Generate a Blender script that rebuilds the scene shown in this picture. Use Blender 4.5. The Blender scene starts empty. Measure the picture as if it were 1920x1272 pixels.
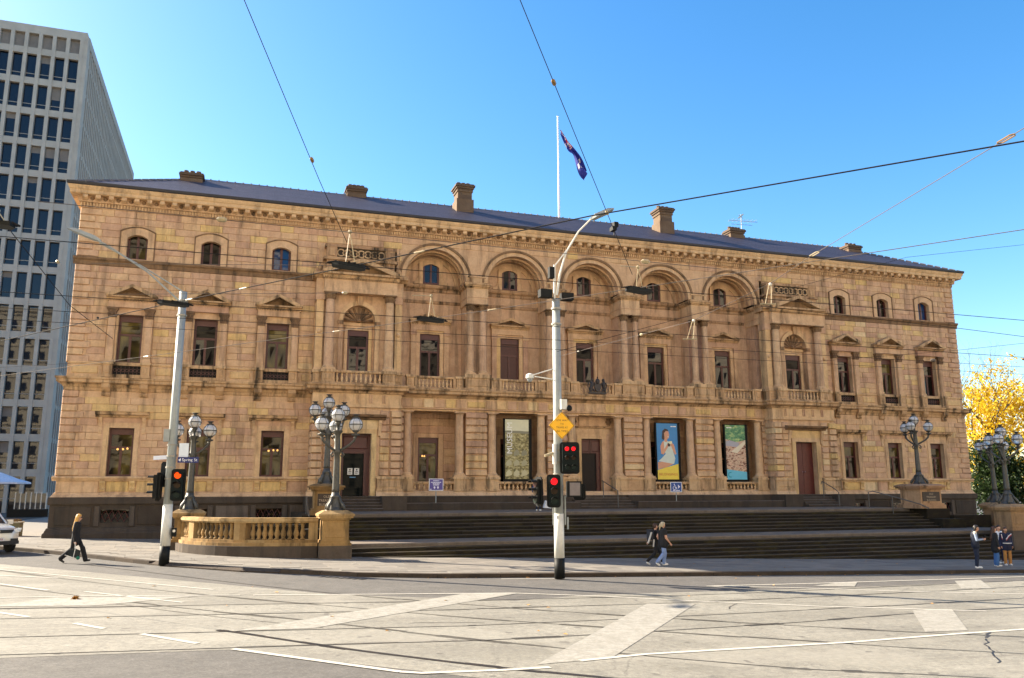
import bpy, bmesh, math, random
from mathutils import Vector, Matrix
random.seed(7)
sc = bpy.context.scene
COL = sc.collection
R = math.radians
PI = math.pi
# ------------------------------------------------------------------ camera, sky, sun, exposure
cd = bpy.data.cameras.new('camera')
cam = bpy.data.objects.new('camera', cd)
COL.objects.link(cam)
cd.sensor_fit = 'HORIZONTAL'
cd.sensor_width = 36.0
cd.lens = 36.0 * 1538.83 / 1920.0
cd.clip_start = 0.1
cd.clip_end = 4000
CAMP = Vector((-21.5328, -48.4562, 3.0))
PITCH, YAW, ROLL = 0.1854, 0.3185, -0.0033
_f = Vector((math.sin(YAW) * math.cos(PITCH), math.cos(YAW) * math.cos(PITCH), math.sin(PITCH)))
_r = Vector((math.cos(YAW), -math.sin(YAW), 0))
_u = _r.cross(_f)
_r2 = math.cos(ROLL) * _r + math.sin(ROLL) * _u
_u2 = -math.sin(ROLL) * _r + math.cos(ROLL) * _u
M = Matrix((( _r2.x, _u2.x, -_f.x, CAMP.x), (_r2.y, _u2.y, -_f.y, CAMP.y), (_r2.z, _u2.z, -_f.z, CAMP.z), (0, 0, 0, 1)))
cam.matrix_world = M
sc.camera = cam

SUN_EL, SUN_AZ = R(30), R(-52.0)        # azimuth measured from +Y towards +X: the sun stands behind the building, to the left
wd = bpy.data.worlds.new('World')
sc.world = wd
wd.use_nodes = True
wn = wd.node_tree
for n in list(wn.nodes): wn.nodes.remove(n)
sky = wn.nodes.new('ShaderNodeTexSky')
sky.sky_type = 'NISHITA'
sky.sun_disc = False
sky.sun_elevation = SUN_EL
sky.sun_rotation = SUN_AZ
sky.air_density = 1.0
sky.dust_density = 0.75
sky.ozone_density = 1.0
hs = wn.nodes.new('ShaderNodeHueSaturation')
hs.inputs['Saturation'].default_value = 1.42
hs.inputs['Value'].default_value = 1.0
bg = wn.nodes.new('ShaderNodeBackground')
bg.inputs['Strength'].default_value = 0.082
wo = wn.nodes.new('ShaderNodeOutputWorld')
wn.links.new(sky.outputs[0], hs.inputs['Color'])
wn.links.new(hs.outputs[0], bg.inputs['Color'])
wn.links.new(bg.outputs[0], wo.inputs['Surface'])
sl = bpy.data.lights.new('sun', 'SUN')
sl.energy = 5.0
sl.angle = R(0.53)
sl.color = (1.0, 0.87, 0.68)
so = bpy.data.objects.new('sun', sl)
COL.objects.link(so)
sd = Vector((math.sin(SUN_AZ) * math.cos(SUN_EL), math.cos(SUN_AZ) * math.cos(SUN_EL), math.sin(SUN_EL)))
so.rotation_euler = sd.to_track_quat('Z', 'Y').to_euler()
so.location = (-60, 60, 80)
sc.view_settings.view_transform = 'Standard'
sc.view_settings.look = 'None'
sc.view_settings.exposure = 1.95
sc.view_settings.gamma = 1.0
sc.view_settings.use_curve_mapping = False
sc.render.engine = 'CYCLES'
sc.cycles.max_bounces = 8
sc.cycles.diffuse_bounces = 4

# ------------------------------------------------------------------ helpers
def gp(x):
    "height of the footpath plane, falling to the right"
    return 0.023 - 0.026 * max(-60.0, min(34.0, x))
def gr(x):
    return gp(x) - 0.13

class MB:
    def __init__(s):
        s.v = []; s.f = []; s.m = []; s.t = []; s.ti = 0.5; s.mi = 0
    def face(s, *ids):
        s.f.append(ids); s.m.append(s.mi); s.t.append(s.ti)
    def poly(s, pts):
        b = len(s.v); s.v += [tuple(p) for p in pts]
        s.face(*range(b, b + len(pts)))
    def box(s, x0, x1, y0, y1, z0, z1, skip=''):
        b = len(s.v)
        s.v += [(x0, y0, z0), (x1, y0, z0), (x1, y1, z0), (x0, y1, z0), (x0, y0, z1), (x1, y0, z1), (x1, y1, z1), (x0, y1, z1)]
        for k, q in (('b', (0, 3, 2, 1)), ('t', (4, 5, 6, 7)), ('f', (0, 1, 5, 4)), ('r', (1, 2, 6, 5)), ('k', (2, 3, 7, 6)), ('l', (3, 0, 4, 7))):
            if k not in skip: s.face(*[b + i for i in q])
        return s
    def slope_box(s, x0, x1, y0, y1, zb0, zt0, zb1, zt1):
        "box whose bottom/top heights differ between x0 and x1"
        b = len(s.v)
        s.v += [(x0, y0, zb0), (x1, y0, zb1), (x1, y1, zb1), (x0, y1, zb0), (x0, y0, zt0), (x1, y0, zt1), (x1, y1, zt1), (x0, y1, zt0)]
        for q in ((0, 3, 2, 1), (4, 5, 6, 7), (0, 1, 5, 4), (1, 2, 6, 5), (2, 3, 7, 6), (3, 0, 4, 7)): s.face(*[b + i for i in q])
    def frust(s, x0, x1, z0, z1, yb, yf, c, cz=None):
        "chamfered block face towards -Y, no back"
        if cz is None: cz = c
        b = len(s.v)
        s.v += [(x0, yb, z0), (x1, yb, z0), (x1, yb, z1), (x0, yb, z1), (x0 + c, yf, z0 + cz), (x1 - c, yf, z0 + cz), (x1 - c, yf, z1 - cz), (x0 + c, yf, z1 - cz)]
        for q in ((4, 5, 6, 7), (0, 1, 5, 4), (1, 2, 6, 5), (2, 3, 7, 6), (3, 0, 4, 7)): s.face(*[b + i for i in q])
    def prism(s, pts, y0, y1, axis='y', caps=True):
        "extrude polygon; axis y: pts=(x,z); axis x: pts=(y,z); axis z: pts=(x,y)"
        def P(p, t):
            return (p[0], t, p[1]) if axis == 'y' else ((t, p[0], p[1]) if axis == 'x' else (p[0], p[1], t))
        n = len(pts); b = len(s.v)
        s.v += [P(p, y0) for p in pts] + [P(p, y1) for p in pts]
        for i in range(n):
            j = (i + 1) % n
            s.face(b + i, b + j, b + n + j, b + n + i)
        if caps:
            s.face(*[b + i for i in range(n)][::-1]); s.face(*[b + n + i for i in range(n)])
    def lathe(s, prof, c=(0, 0, 0), n=12, a0=0.0, a1=2 * PI, sx=1, sy=1):
        full = abs(a1 - a0 - 2 * PI) < 1e-6
        m = n if full else n + 1
        b = len(s.v)
        for r, z in prof:
            for i in range(m):
                a = a0 + (a1 - a0) * i / n
                s.v.append((c[0] + sx * r * math.cos(a), c[1] + sy * r * math.sin(a), c[2] + z))
        for k in range(len(prof) - 1):
            for i in range(n):
                j = (i + 1) % m
                s.face(b + k * m + i, b + k * m + j, b + (k + 1) * m + j, b + (k + 1) * m + i)
        if full and prof[0][0] > 1e-4: s.face(*[b + i for i in range(n)][::-1])
        if full and prof[-1][0] > 1e-4: s.face(*[b + (len(prof) - 1) * m + i for i in range(n)])
    def tube(s, pts, r, n=8, caps=True):
        pts = [Vector(p) for p in pts]
        if not isinstance(r, (list, tuple)): r = [r] * len(pts)
        b = len(s.v); up = None
        for k, p in enumerate(pts):
            d = (pts[min(k + 1, len(pts) - 1)] - pts[max(k - 1, 0)]).normalized()
            if up is None:
                up = Vector((0, 0, 1)) if abs(d.z) < 0.9 else Vector((1, 0, 0))
            sx = d.cross(up).normalized(); up2 = sx.cross(d).normalized(); up = up2
            for i in range(n):
                a = 2 * PI * i / n
                q = p + (sx * math.cos(a) + up2 * math.sin(a)) * r[k]
                s.v.append(tuple(q))
        for k in range(len(pts) - 1):
            for i in range(n):
                j = (i + 1) % n
                s.face(b + k * n + i, b + k * n + j, b + (k + 1) * n + j, b + (k + 1) * n + i)
        if caps:
            s.face(*[b + i for i in range(n)][::-1]); e = b + (len(pts) - 1) * n
            s.face(*[e + i for i in range(n)])
    def sphere(s, c, r, n=12, m=8, sx=1, sy=1, sz=1):
        s.lathe([(r * math.sin(PI * k / m) * 1.0 if 0 < k < m else 0.0001, -r * sz * math.cos(PI * k / m)) for k in range(m + 1)], c, n, sx=sx, sy=sy)
    def ring(s, cx, cz, r0, r1, y0, y1, a0=0.0, a1=PI, n=24):
        "annular sector solid in the XZ plane between y0 (front) and y1"
        b = len(s.v)
        for i in range(n + 1):
            a = a0 + (a1 - a0) * i / n
            c, sn = math.cos(a), math.sin(a)
            s.v += [(cx + r0 * c, y0, cz + r0 * sn), (cx + r1 * c, y0, cz + r1 * sn), (cx + r1 * c, y1, cz + r1 * sn), (cx + r0 * c, y1, cz + r0 * sn)]
        for i in range(n):
            p, q = b + 4 * i, b + 4 * i + 4
            s.face(p, q, q + 1, p + 1); s.face(p + 1, q + 1, q + 2, p + 2); s.face(p + 3, p, q, q + 3) if False else s.face(p, p + 3, q + 3, q)
        if abs(a1 - a0) < 6.2:
            s.face(b, b + 1, b + 2, b + 3); e = b + 4 * n; s.face(e + 3, e + 2, e + 1, e)
    def sweep(s, prof, x0, x1, y0, y1, closed_ends=False):
        "profile [(out, z)] mitred round the front and both sides of the rectangle x0..x1, y0 (front)..y1"
        n = len(prof); b = len(s.v)
        for st in range(4):
            for o, z in prof:
                if st == 0: s.v.append((x0 - o, y1, z))
                elif st == 1: s.v.append((x0 - o, y0 - o, z))
                elif st == 2: s.v.append((x1 + o, y0 - o, z))
                else: s.v.append((x1 + o, y1, z))
        for st in range(3):
            for k in range(n - 1):
                p = b + st * n + k; q = p + n
                s.face(p, q, q + 1, p + 1)
    def build(s, name, mats, parent=None, smooth=False, loc=None):
        me = bpy.data.meshes.new(name)
        me.from_pydata(s.v, [], s.f)
        if not isinstance(mats, (list, tuple)): mats = [mats]
        for m in mats: me.materials.append(m)
        if len(mats) > 1: me.polygons.foreach_set('material_index', s.m)
        at = me.attributes.new('tint', 'FLOAT', 'FACE')
        at.data.foreach_set('value', s.t)
        if smooth: me.polygons.foreach_set('use_smooth', [True] * len(me.polygons))
        me.update()
        return link(name, me, parent, loc)

def wloc(o):
    v = Vector((0, 0, 0))
    while o is not None:
        v += o.location; o = o.parent
    return v
def link(name, me, parent=None, loc=None):
    o = bpy.data.objects.new(name, me)
    COL.objects.link(o)
    if parent is not None:
        o.parent = parent
    if loc is not None: o.location = loc
    elif parent is not None and parent.get('wb'): o.location = -wloc(parent)
    return o
def thing(name, label, cat, loc=(0, 0, 0), rz=0.0, group=None, world=False):
    "Empty at the thing's base; world=True when its parts are given in world coordinates"
    o = bpy.data.objects.new(name, None); COL.objects.link(o)
    o.empty_display_size = 0.3
    o.location = loc; o.rotation_euler = (0, 0, rz)
    o['label'] = label; o['category'] = cat
    if group: o['group'] = group
    if world: o['wb'] = 1
    return o
def tag(o, label, cat, group=None):
    o['label'] = label; o['category'] = cat
    if group: o['group'] = group
    return o
def struct(o):
    o['kind'] = 'structure'; return o
def stuff(o):
    o['kind'] = 'stuff'; return o
def dup(root, loc, rz=None, label=None, group=None):
    r = root.copy(); COL.objects.link(r); r.location = loc
    if rz is not None: r.rotation_euler = (0, 0, rz)
    if label: r['label'] = label
    if group: r['group'] = group
    for ch in list(root.children):
        c = ch.copy(); COL.objects.link(c); c.parent = r
        for g in list(ch.children):
            d = g.copy(); COL.objects.link(d); d.parent = c
    return r
def inst(src, name, loc, parent, rz=0.0, scale=None):
    "another part sharing the mesh of src"
    o = bpy.data.objects.new(name, src.data if hasattr(src, 'data') else src)
    COL.objects.link(o); o.parent = parent
    o.location = Vector(loc) - (wloc(parent) if parent is not None else Vector((0, 0, 0)))
    o.rotation_euler = (0, 0, rz)
    if scale: o.scale = scale
    return o

# ------------------------------------------------------------------ materials
def newmat(name):
    m = bpy.data.materials.new(name); m.use_nodes = True
    nt = m.node_tree
    return m, nt, nt.nodes['Principled BSDF']
def N(nt, t, **kw):
    n = nt.nodes.new(t)
    for k, v in kw.items():
        if k in n.inputs: n.inputs[k].default_value = v
        else: setattr(n, k, v)
    return n
def pos(nt, sx=1, sy=1, sz=1, obj=False):
    if obj:
        tc = N(nt, 'ShaderNodeTexCoord'); out = tc.outputs['Object']
    else:
        g = N(nt, 'ShaderNodeNewGeometry'); out = g.outputs['Position']
    mp = N(nt, 'ShaderNodeMapping'); mp.inputs['Scale'].default_value = (sx, sy, sz)
    nt.links.new(out, mp.inputs['Vector'])
    return mp.outputs['Vector']
def noise(nt, vec, scale, detail=4, rough=0.55):
    n = N(nt, 'ShaderNodeTexNoise'); n.inputs['Scale'].default_value = scale; n.inputs['Detail'].default_value = detail
    n.inputs['Roughness'].default_value = rough
    nt.links.new(vec, n.inputs['Vector'])
    return n.outputs['Fac']
def ramp(nt, fac, stops):
    r = N(nt, 'ShaderNodeValToRGB')
    while len(r.color_ramp.elements) > 1: r.color_ramp.elements.remove(r.color_ramp.elements[-1])
    for i, (p, c) in enumerate(stops):
        e = r.color_ramp.elements[0] if i == 0 else r.color_ramp.elements.new(p)
        e.position = p; e.color = (c[0], c[1], c[2], 1) if not isinstance(c, (int, float)) else (c, c, c, 1)
    nt.links.new(fac, r.inputs['Fac'])
    return r.outputs['Color']
def mix(nt, fac, a, b, mode='MIX'):
    m = N(nt, 'ShaderNodeMix', data_type='RGBA', blend_type=mode)
    for i, v in ((0, fac), (6, a), (7, b)):
        if isinstance(v, (int, float)): m.inputs[i].default_value = v
        elif isinstance(v, tuple): m.inputs[i].default_value = (v[0], v[1], v[2], 1)
        else: nt.links.new(v, m.inputs[i])
    return m.outputs[2]
def bump(nt, b, h, strength=0.3, dist=0.02):
    n = N(nt, 'ShaderNodeBump'); n.inputs['Strength'].default_value = strength; n.inputs['Distance'].default_value = dist
    nt.links.new(h, n.inputs['Height']); nt.links.new(n.outputs[0], b.inputs['Normal'])
def stone(name, stops, dirt=(0.12, 0.075, 0.045), dirtamt=0.6, rough=0.88, grain=9, bs=0.35, lichen=None):
    m, nt, b = newmat(name)
    at = N(nt, 'ShaderNodeAttribute'); at.attribute_name = 'tint'
    base = ramp(nt, at.outputs['Fac'], stops)
    p = pos(nt)
    n1 = noise(nt, p, 1.7, 5, 0.6)
    base = mix(nt, ramp(nt, n1, [(0.35, 0.0), (0.7, 0.75)]), base, (0.72, 0.66, 0.62), 'MULTIPLY')
    ng = noise(nt, p, grain, 6, 0.7)
    base = mix(nt, 0.35, base, ramp(nt, ng, [(0.25, 0.55), (0.75, 1.35)]), 'MULTIPLY')
    ps = pos(nt, 1.3, 1.3, 0.16)
    st = noise(nt, ps, 1.6, 5, 0.65)
    f = ramp(nt, st, [(0.47 if dirtamt > .8 else 0.50, 0.0), (0.68, dirtamt)])
    base = mix(nt, f, base, dirt)
    if lichen:
        pl = noise(nt, pos(nt, 1, 1, 2.2), 1.1, 4, 0.6)
        base = mix(nt, ramp(nt, pl, [(0.5, 0.0), (0.7, 0.75)]), base, lichen)
    nt.links.new(base, b.inputs['Base Color'])
    b.inputs['Roughness'].default_value = rough
    b.inputs['Specular IOR Level'].default_value = 0.25
    bump(nt, b, noise(nt, p, 22, 5, 0.7), bs, 0.015)
    return m
def plain(name, c, rough=0.6, metal=0.0, var=0.12, scale=6.0, bs=0.0, spec=0.4, coat=0.0):
    m, nt, b = newmat(name)
    n1 = noise(nt, pos(nt, obj=True), scale, 5, 0.6)
    lo = tuple(x * (1 - var) for x in c); hi = tuple(min(1, x * (1 + var)) for x in c)
    nt.links.new(ramp(nt, n1, [(0.3, lo), (0.7, hi)]), b.inputs['Base Color'])
    b.inputs['Roughness'].default_value = rough; b.inputs['Metallic'].default_value = metal
    b.inputs['Specular IOR Level'].default_value = spec
    b.inputs['Coat Weight'].default_value = coat
    if bs: bump(nt, b, noise(nt, pos(nt, obj=True), scale * 4, 5, 0.7), bs, 0.01)
    return m
def glow(name, c, s):
    m, nt, b = newmat(name)
    b.inputs['Base Color'].default_value = (c[0] * .1, c[1] * .1, c[2] * .1, 1); b.inputs['Specular IOR Level'].default_value = .1; b.inputs['Emission Color'].default_value = (*c, 1)
    b.inputs['Emission Strength'].default_value = s
    return m
SS_STOPS = [(0.0, (0.50, 0.30, 0.205)), (0.25, (0.60, 0.39, 0.245)), (0.6, (0.67, 0.455, 0.255)), (0.85, (0.69, 0.48, 0.20)), (1.0, (0.73, 0.58, 0.41))]
SS = stone('sandstone', SS_STOPS)
SSD = stone('weathered_shade_sandstone', [(0, (0.36, 0.21, 0.125)), (0.5, (0.54, 0.345, 0.185)), (1, (0.66, 0.46, 0.26))], dirt=(0.045, 0.032, 0.02), dirtamt=1.0)  # weathered stone; its strong dark staining also stands in for shade on ledges
SOOT_SHADE = stone('sooty_shade_sandstone', [(0, (0.20, 0.12, 0.07)), (0.5, (0.30, 0.19, 0.10)), (1, (0.42, 0.28, 0.15))], dirt=(0.045, 0.032, 0.022), dirtamt=0.85)  # soot-stained stone, also painting in shade on mouldings, carvings and right piers
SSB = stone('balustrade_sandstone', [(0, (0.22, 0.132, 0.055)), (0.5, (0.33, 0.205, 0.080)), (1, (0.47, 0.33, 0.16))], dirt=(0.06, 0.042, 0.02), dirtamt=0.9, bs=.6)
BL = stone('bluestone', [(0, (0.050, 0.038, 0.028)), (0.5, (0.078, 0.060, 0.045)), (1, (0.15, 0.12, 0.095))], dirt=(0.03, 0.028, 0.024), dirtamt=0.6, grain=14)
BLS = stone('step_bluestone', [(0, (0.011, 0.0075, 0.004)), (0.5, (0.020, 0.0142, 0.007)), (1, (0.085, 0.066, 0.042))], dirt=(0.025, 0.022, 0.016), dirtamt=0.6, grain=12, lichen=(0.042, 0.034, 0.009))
SLATE = plain('slate', (0.07, 0.06, 0.09), 0.6, var=0.25, scale=14)
LEAD = plain('dark_gutter', (0.030, 0.027, 0.028), 0.5, 0.2)
MAROON = plain('maroon_paint', (0.070, 0.014, 0.011), 0.45, spec=0.5)
BROWN = plain('brown_paint', (0.10, 0.030, 0.018), 0.45)
def glassmat(name, c, ior=1.85, rough=0.02, wav=0.02, var=None):
    m, nt, b = newmat(name)
    b.inputs['Base Color'].default_value = (*c, 1)
    if var:
        at = N(nt, 'ShaderNodeAttribute'); at.attribute_name = 'tint'
        n1 = noise(nt, pos(nt, 1, 1, 0.7), 0.8, 2)
        nt.links.new(mix(nt, ramp(nt, n1, [(0.40, 0.0), (0.52, 0.5), (0.60, 1.0)]), c, var), b.inputs['Base Color'])
    b.inputs['Roughness'].default_value = rough
    b.inputs['IOR'].default_value = ior
    bump(nt, b, noise(nt, pos(nt), 0.9, 2), wav, 0.3)
    return m
GLASS = glassmat('old_window_glass', (0.010, 0.008, 0.006), 1.48, 0.015, 0.005)
GLASSD = glassmat('dim_window_glass', (0.008, 0.006, 0.005), 1.22, 0.03, 0.01)
SKYREFL = glassmat('painted_sky_reflection', (0.008, 0.035, 0.12), 1.45, 0.02, 0.003)  # blue base colour stands in for sky reflected in attic panes
GLASSC = glassmat('curtained_glass', (0.014, 0.010, 0.006), 1.35, 0.02, 0.004, var=(0.12, 0.09, 0.024))
TGLASS = glassmat('tower_glass', (0.010, 0.013, 0.022), 1.5, 0.02, 0.004)
INTERIOR = plain('dark_interior', (0.02, 0.015, 0.012), 0.8)
WARM = glow('warm_lamp', (1.0, 0.50, 0.14), 0.45)
CONC = plain('tower_concrete', (0.40, 0.365, 0.315), 0.85, var=0.10, scale=0.7, bs=0.15)
CREAM = plain('cream_render', (0.78, 0.69, 0.52), 0.85, var=0.08, scale=0.5)
BRICK = plain('pale_stone', (0.74, 0.65, 0.52), 0.85, var=0.1, scale=0.5)
IRON = plain('lamp_iron', (0.075, 0.072, 0.062), 0.5, 0.3, var=0.25, scale=9, bs=0.15)
GALV = plain('galvanised_steel', (0.30, 0.32, 0.31), 0.55, 0.2, var=0.10, scale=4)
WHITEP = plain('white_pole_paint', (0.62, 0.61, 0.56), 0.5, var=0.10, scale=5, bs=0.05)
BLACK = plain('black_paint', (0.006, 0.007, 0.007), 0.6, var=0.2, spec=.2)
DKGREEN = plain('dark_green_paint', (0.004, 0.009, 0.009), 0.6, spec=.15)
RUBBER = plain('black_rubber', (0.012, 0.012, 0.012), 0.8)
WIRE = plain('wire_dark', (0.018, 0.017, 0.018), 0.85, 0.0, spec=.1)
WIREL = plain('wire_pale', (0.11, 0.095, 0.085), 0.8, 0.0, spec=.1)
INSUL = plain('insulator_cream', (0.34, 0.28, 0.17), 0.4)
INSULB = plain('insulator_brown', (0.20, 0.115, 0.03), 0.35)
CHROME = plain('chrome', (0.7, 0.7, 0.72), 0.15, 1.0, var=0.02)

# ================================================================== GROUND
def roadmat():
    m, nt, b = newmat('asphalt')
    p = pos(nt)
    fine = noise(nt, p, 24, 5, 0.8)
    mid = noise(nt, p, 1.6, 6, 0.65)
    c = ramp(nt, fine, [(0.25, (0.045, 0.042, 0.038)), (0.5, (0.075, 0.070, 0.064)), (0.8, (0.14, 0.132, 0.12))])
    c = mix(nt, 0.6, c, ramp(nt, mid, [(0.3, 0.6), (0.7, 1.35)]), 'MULTIPLY')
    c = mix(nt, 0.9, c, ramp(nt, noise(nt, p, 8, 8, 0.85), [(0.3, 0.55), (0.5, 1.0), (0.7, 1.5)]), 'MULTIPLY')
    nt.links.new(c, b.inputs['Base Color']); b.inputs['Roughness'].default_value = 0.9
    bump(nt, b, fine, 0.5, 0.01)
    return m
def concmat():
    m, nt, b = newmat('road_concrete')
    p = pos(nt)
    big = noise(nt, pos(nt, 0.25, 0.5, 1), 1.0, 5, 0.6)
    c = ramp(nt, big, [(0.3, (0.140, 0.132, 0.108)), (0.55, (0.185, 0.175, 0.146)), (0.75, (0.225, 0.214, 0.180))])
    g1 = noise(nt, p, 9, 8, 0.82); g2 = noise(nt, p, 40, 4, 0.75)
    c = mix(nt, 0.85, c, ramp(nt, g1, [(0.3, 0.45), (0.5, 1.0), (0.7, 1.5)]), 'MULTIPLY')
    c = mix(nt, 0.6, c, ramp(nt, g2, [(0.3, 0.6), (0.7, 1.35)]), 'MULTIPLY')
    mid = noise(nt, p, 2.6, 8, 0.72)
    c = mix(nt, ramp(nt, mid, [(0.53, 0.0), (0.68, 0.55)]), c, (0.105, 0.097, 0.082))
    ty = noise(nt, pos(nt, 0.10, 2.6, 1), 1.3, 5, 0.6)
    c = mix(nt, ramp(nt, ty, [(0.50, 0.0), (0.68, 0.5)]), c, (0.11, 0.102, 0.088))
    tz = noise(nt, pos(nt, 1, 1, 1), 0.35, 3, 0.5)
    c = mix(nt, ramp(nt, tz, [(0.55, 0.0), (0.60, 0.30)]), c, (0.27, 0.255, 0.215))
    sp = noise(nt, p, 3.1, 2, 0.4)
    c = mix(nt, ramp(nt, sp, [(0.70, 0.0), (0.73, 0.65)]), c, (0.06, 0.054, 0.046))
    v = N(nt, 'ShaderNodeTexVoronoi', feature='DISTANCE_TO_EDGE'); v.inputs['Scale'].default_value = 0.42
    w = noise(nt, p, 2.5, 6, 0.75)
    ad = N(nt, 'ShaderNodeVectorMath', operation='ADD'); cmb = N(nt, 'ShaderNodeCombineXYZ')
    nt.links.new(w, cmb.inputs[0]); nt.links.new(w, cmb.inputs[1])
    nt.links.new(p, ad.inputs[0]); nt.links.new(cmb.outputs[0], ad.inputs[1]); nt.links.new(ad.outputs[0], v.inputs['Vector'])
    ck = mix(nt, ramp(nt, noise(nt, p, 0.5, 3), [(0.48, 0.0), (0.56, 1.0)]), (0, 0, 0), ramp(nt, v.outputs['Distance'], [(0.0, 0.6), (0.006, 0.0)]))
    c = mix(nt, ck, c, (0.05, 0.045, 0.04))
    nt.links.new(c, b.inputs['Base Color']); b.inputs['Roughness'].default_value = 0.85
    bump(nt, b, g1, 0.4, 0.01)
    return m
def pavemat():
    m, nt, b = newmat('paving_bluestone')
    at = N(nt, 'ShaderNodeAttribute'); at.attribute_name = 'tint'
    c = ramp(nt, at.outputs['Fac'], [(0, (0.125, 0.112, 0.096)), (0.5, (0.16, 0.145, 0.123)), (1, (0.195, 0.174, 0.146))])
    p = pos(nt)
    c = mix(nt, 0.6, c, ramp(nt, noise(nt, p, 3, 6, 0.7), [(0.25, 0.7), (0.75, 1.25)]), 'MULTIPLY')
    nt.links.new(c, b.inputs['Base Color']); b.inputs['Roughness'].default_value = 0.8
    bump(nt, b, noise(nt, p, 30, 4, 0.7), 0.3, 0.006)
    return m
def linemat():
    m, nt, b = newmat('road_paint')
    p = pos(nt)
    wear = noise(nt, p, 14, 6, 0.75)
    c = mix(nt, ramp(nt, wear, [(0.42, 0.0), (0.72, 0.75)]), (0.47, 0.45, 0.395), (0.25, 0.23, 0.19))
    nt.links.new(c, b.inputs['Base Color']); b.inputs['Roughness'].default_value = 0.7
    return m
ASPH = roadmat(); RCON = concmat(); PAVE = pavemat(); LINE = linemat()
def bandmat():
    m, nt, b = newmat('worn_band_paint'); p = pos(nt)
    c = mix(nt, ramp(nt, noise(nt, p, 5, 7, 0.8), [(0.38, 0.0), (0.62, 1.0)]), (0.295, 0.282, 0.249), (0.195, 0.184, 0.154))
    c = mix(nt, 0.7, c, ramp(nt, noise(nt, p, 18, 5, 0.75), [(0.3, 0.7), (0.7, 1.2)]), 'MULTIPLY')
    nt.links.new(c, b.inputs['Base Color']); b.inputs['Roughness'].default_value = .8; return m
BAND = bandmat()
RAIL = plain('tram_rail_steel', (0.05, 0.045, 0.04), 0.45, 0.6, var=0.3)

# base sheet to the horizon
mb = MB()
xs = [-1500, -300, -60, -45, -30, -15, 0, 15, 34, 120, 1500]
ys = [-1500, -300, -60, -40, -20, 0, 20, 60, 300, 1500]
for y in ys:
    for x in xs: mb.v.append((x, y, gr(x)))
for j in range(len(ys) - 1):
    for i in range(len(xs) - 1):
        a = j * len(xs) + i
        mb.face(a, a + 1, a + len(xs) + 1, a + len(xs))
road = struct(mb.build('road', ASPH))

def sheet(name, pts, mat, dz, parent=None, seg=6.0):
    "flat polygon (x,y) laid on the road plane: straight in y, so the plane is exact while x stays within the clamp"
    mb = MB(); mb.poly([(x, y, gr(x) + dz) for x, y in pts])
    return mb.build(name, mat, parent)
# concrete tram junction
struct(sheet('tram_roadbed', [(-60, -34.2), (-21.4, -33.35), (-19.6, -35.0), (-17.4, -36.9), (-12.5, -40.5), (-2, -47), (33, -47), (33, -23.6), (6.3, -24.4), (-4.6, -25.9), (-12.1, -26.6), (-14.6, -27.6), (-19.05, -25.6), (-23.6, -20.9), (-29.1, -15.3), (-40, -6.5), (-60, 8)], RCON, 0.004))
# tram tracks: rail heads with flangeway grooves
def offs(pts, d):
    out = []
    for i, p in enumerate(pts):
        a = Vector(pts[max(i - 1, 0)]); b = Vector(pts[min(i + 1, len(pts) - 1)])
        t = (b - a).normalized(); out.append((p[0] - t.y * d, p[1] + t.x * d))
    return out
def ribbon(mb, pts, w, dz):
    l = offs(pts, w / 2); r = offs(pts, -w / 2)
    b = len(mb.v)
    for p, q in zip(l, r):
        mb.v += [(p[0], p[1], gr(p[0]) + dz), (q[0], q[1], gr(q[0]) + dz)]
    for i in range(len(pts) - 1): mb.face(b + 2 * i, b + 2 * i + 1, b + 2 * i + 3, b + 2 * i + 2)
def smooth_path(pts, n=6):
    out = []
    for i in range(len(pts) - 1):
        p0 = Vector(pts[max(i - 1, 0)]); p1 = Vector(pts[i]); p2 = Vector(pts[i + 1]); p3 = Vector(pts[min(i + 2, len(pts) - 1)])
        for k in range(n):
            t = k / n
            q = 0.5 * ((2 * p1) + (p2 - p0) * t + (2 * p0 - 5 * p1 + 4 * p2 - p3) * t * t + (3 * p1 - p0 - 3 * p2 + p3) * t ** 3)
            out.append((q.x, q.y))
    out.append(pts[-1]); return out
tr = [[(-60, -27.2), (-23, -27.44), (-14.6, -27.37), (-8, -26.9), (0, -25.5), (8, -24.2), (33, -22.6)],
      [(-60, -28.9), (-21.5, -29.08), (-15.1, -28.95), (-9.5, -28.5), (-0.8, -27.14), (8, -25.8), (33, -24.1)],
      [(-60, -31.2), (-21.6, -31.45), (-15.9, -31.42), (-6.2, -30.2), (0.9, -29.05), (10, -27.6), (33, -25.9)],
      [(-60, -32.9), (-21.4, -33.2), (-16.5, -33.2), (-10.0, -32.35), (-5.5, -31.43), (2, -30.5), (33, -27.4)],
      [(-30, -16), (-23.5, -24.0), (-19.5, -27.76), (-15.8, -31.0), (-10.3, -34.97), (-7.8, -36.46), (2, -42)],
      [(-30, -19.5), (-24, -26.4), (-20.0, -30.3), (-16.7, -33.65), (-13.1, -36.58), (-10.6, -37.87), (0, -43.5)],
      [(-26.5, -15.5), (-20, -24.2), (-15.1, -29.0), (-10.4, -32.37), (-6.0, -34.96), (4, -40)],
      [(-21.75, -31.2), (-21.2, -31.81), (-19.2, -34.1), (-16.3, -36.68), (-10, -41)]]
for i, t in enumerate(tr):
    path = smooth_path(t)
    mb = MB(); ribbon(mb, path, (0.052 if i < 4 else 0.042) if i != 7 else 0.12, 0.0085)
    mb.build('tram_rail', RAIL, road)
    # broken mortar joint beside the rail
    mb = MB()
    rnd = random.Random(i)
    for side in (0.08, -0.08):
        q = offs(path, side); k = 0
        while k < len(q) - 2:
            if rnd.random() < 0.28: ribbon(mb, q[k:k + 2], rnd.uniform(0.012, 0.04), 0.0065)
            k += 1
    stuff(mb.build('rail_joint', RAIL, road))
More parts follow.
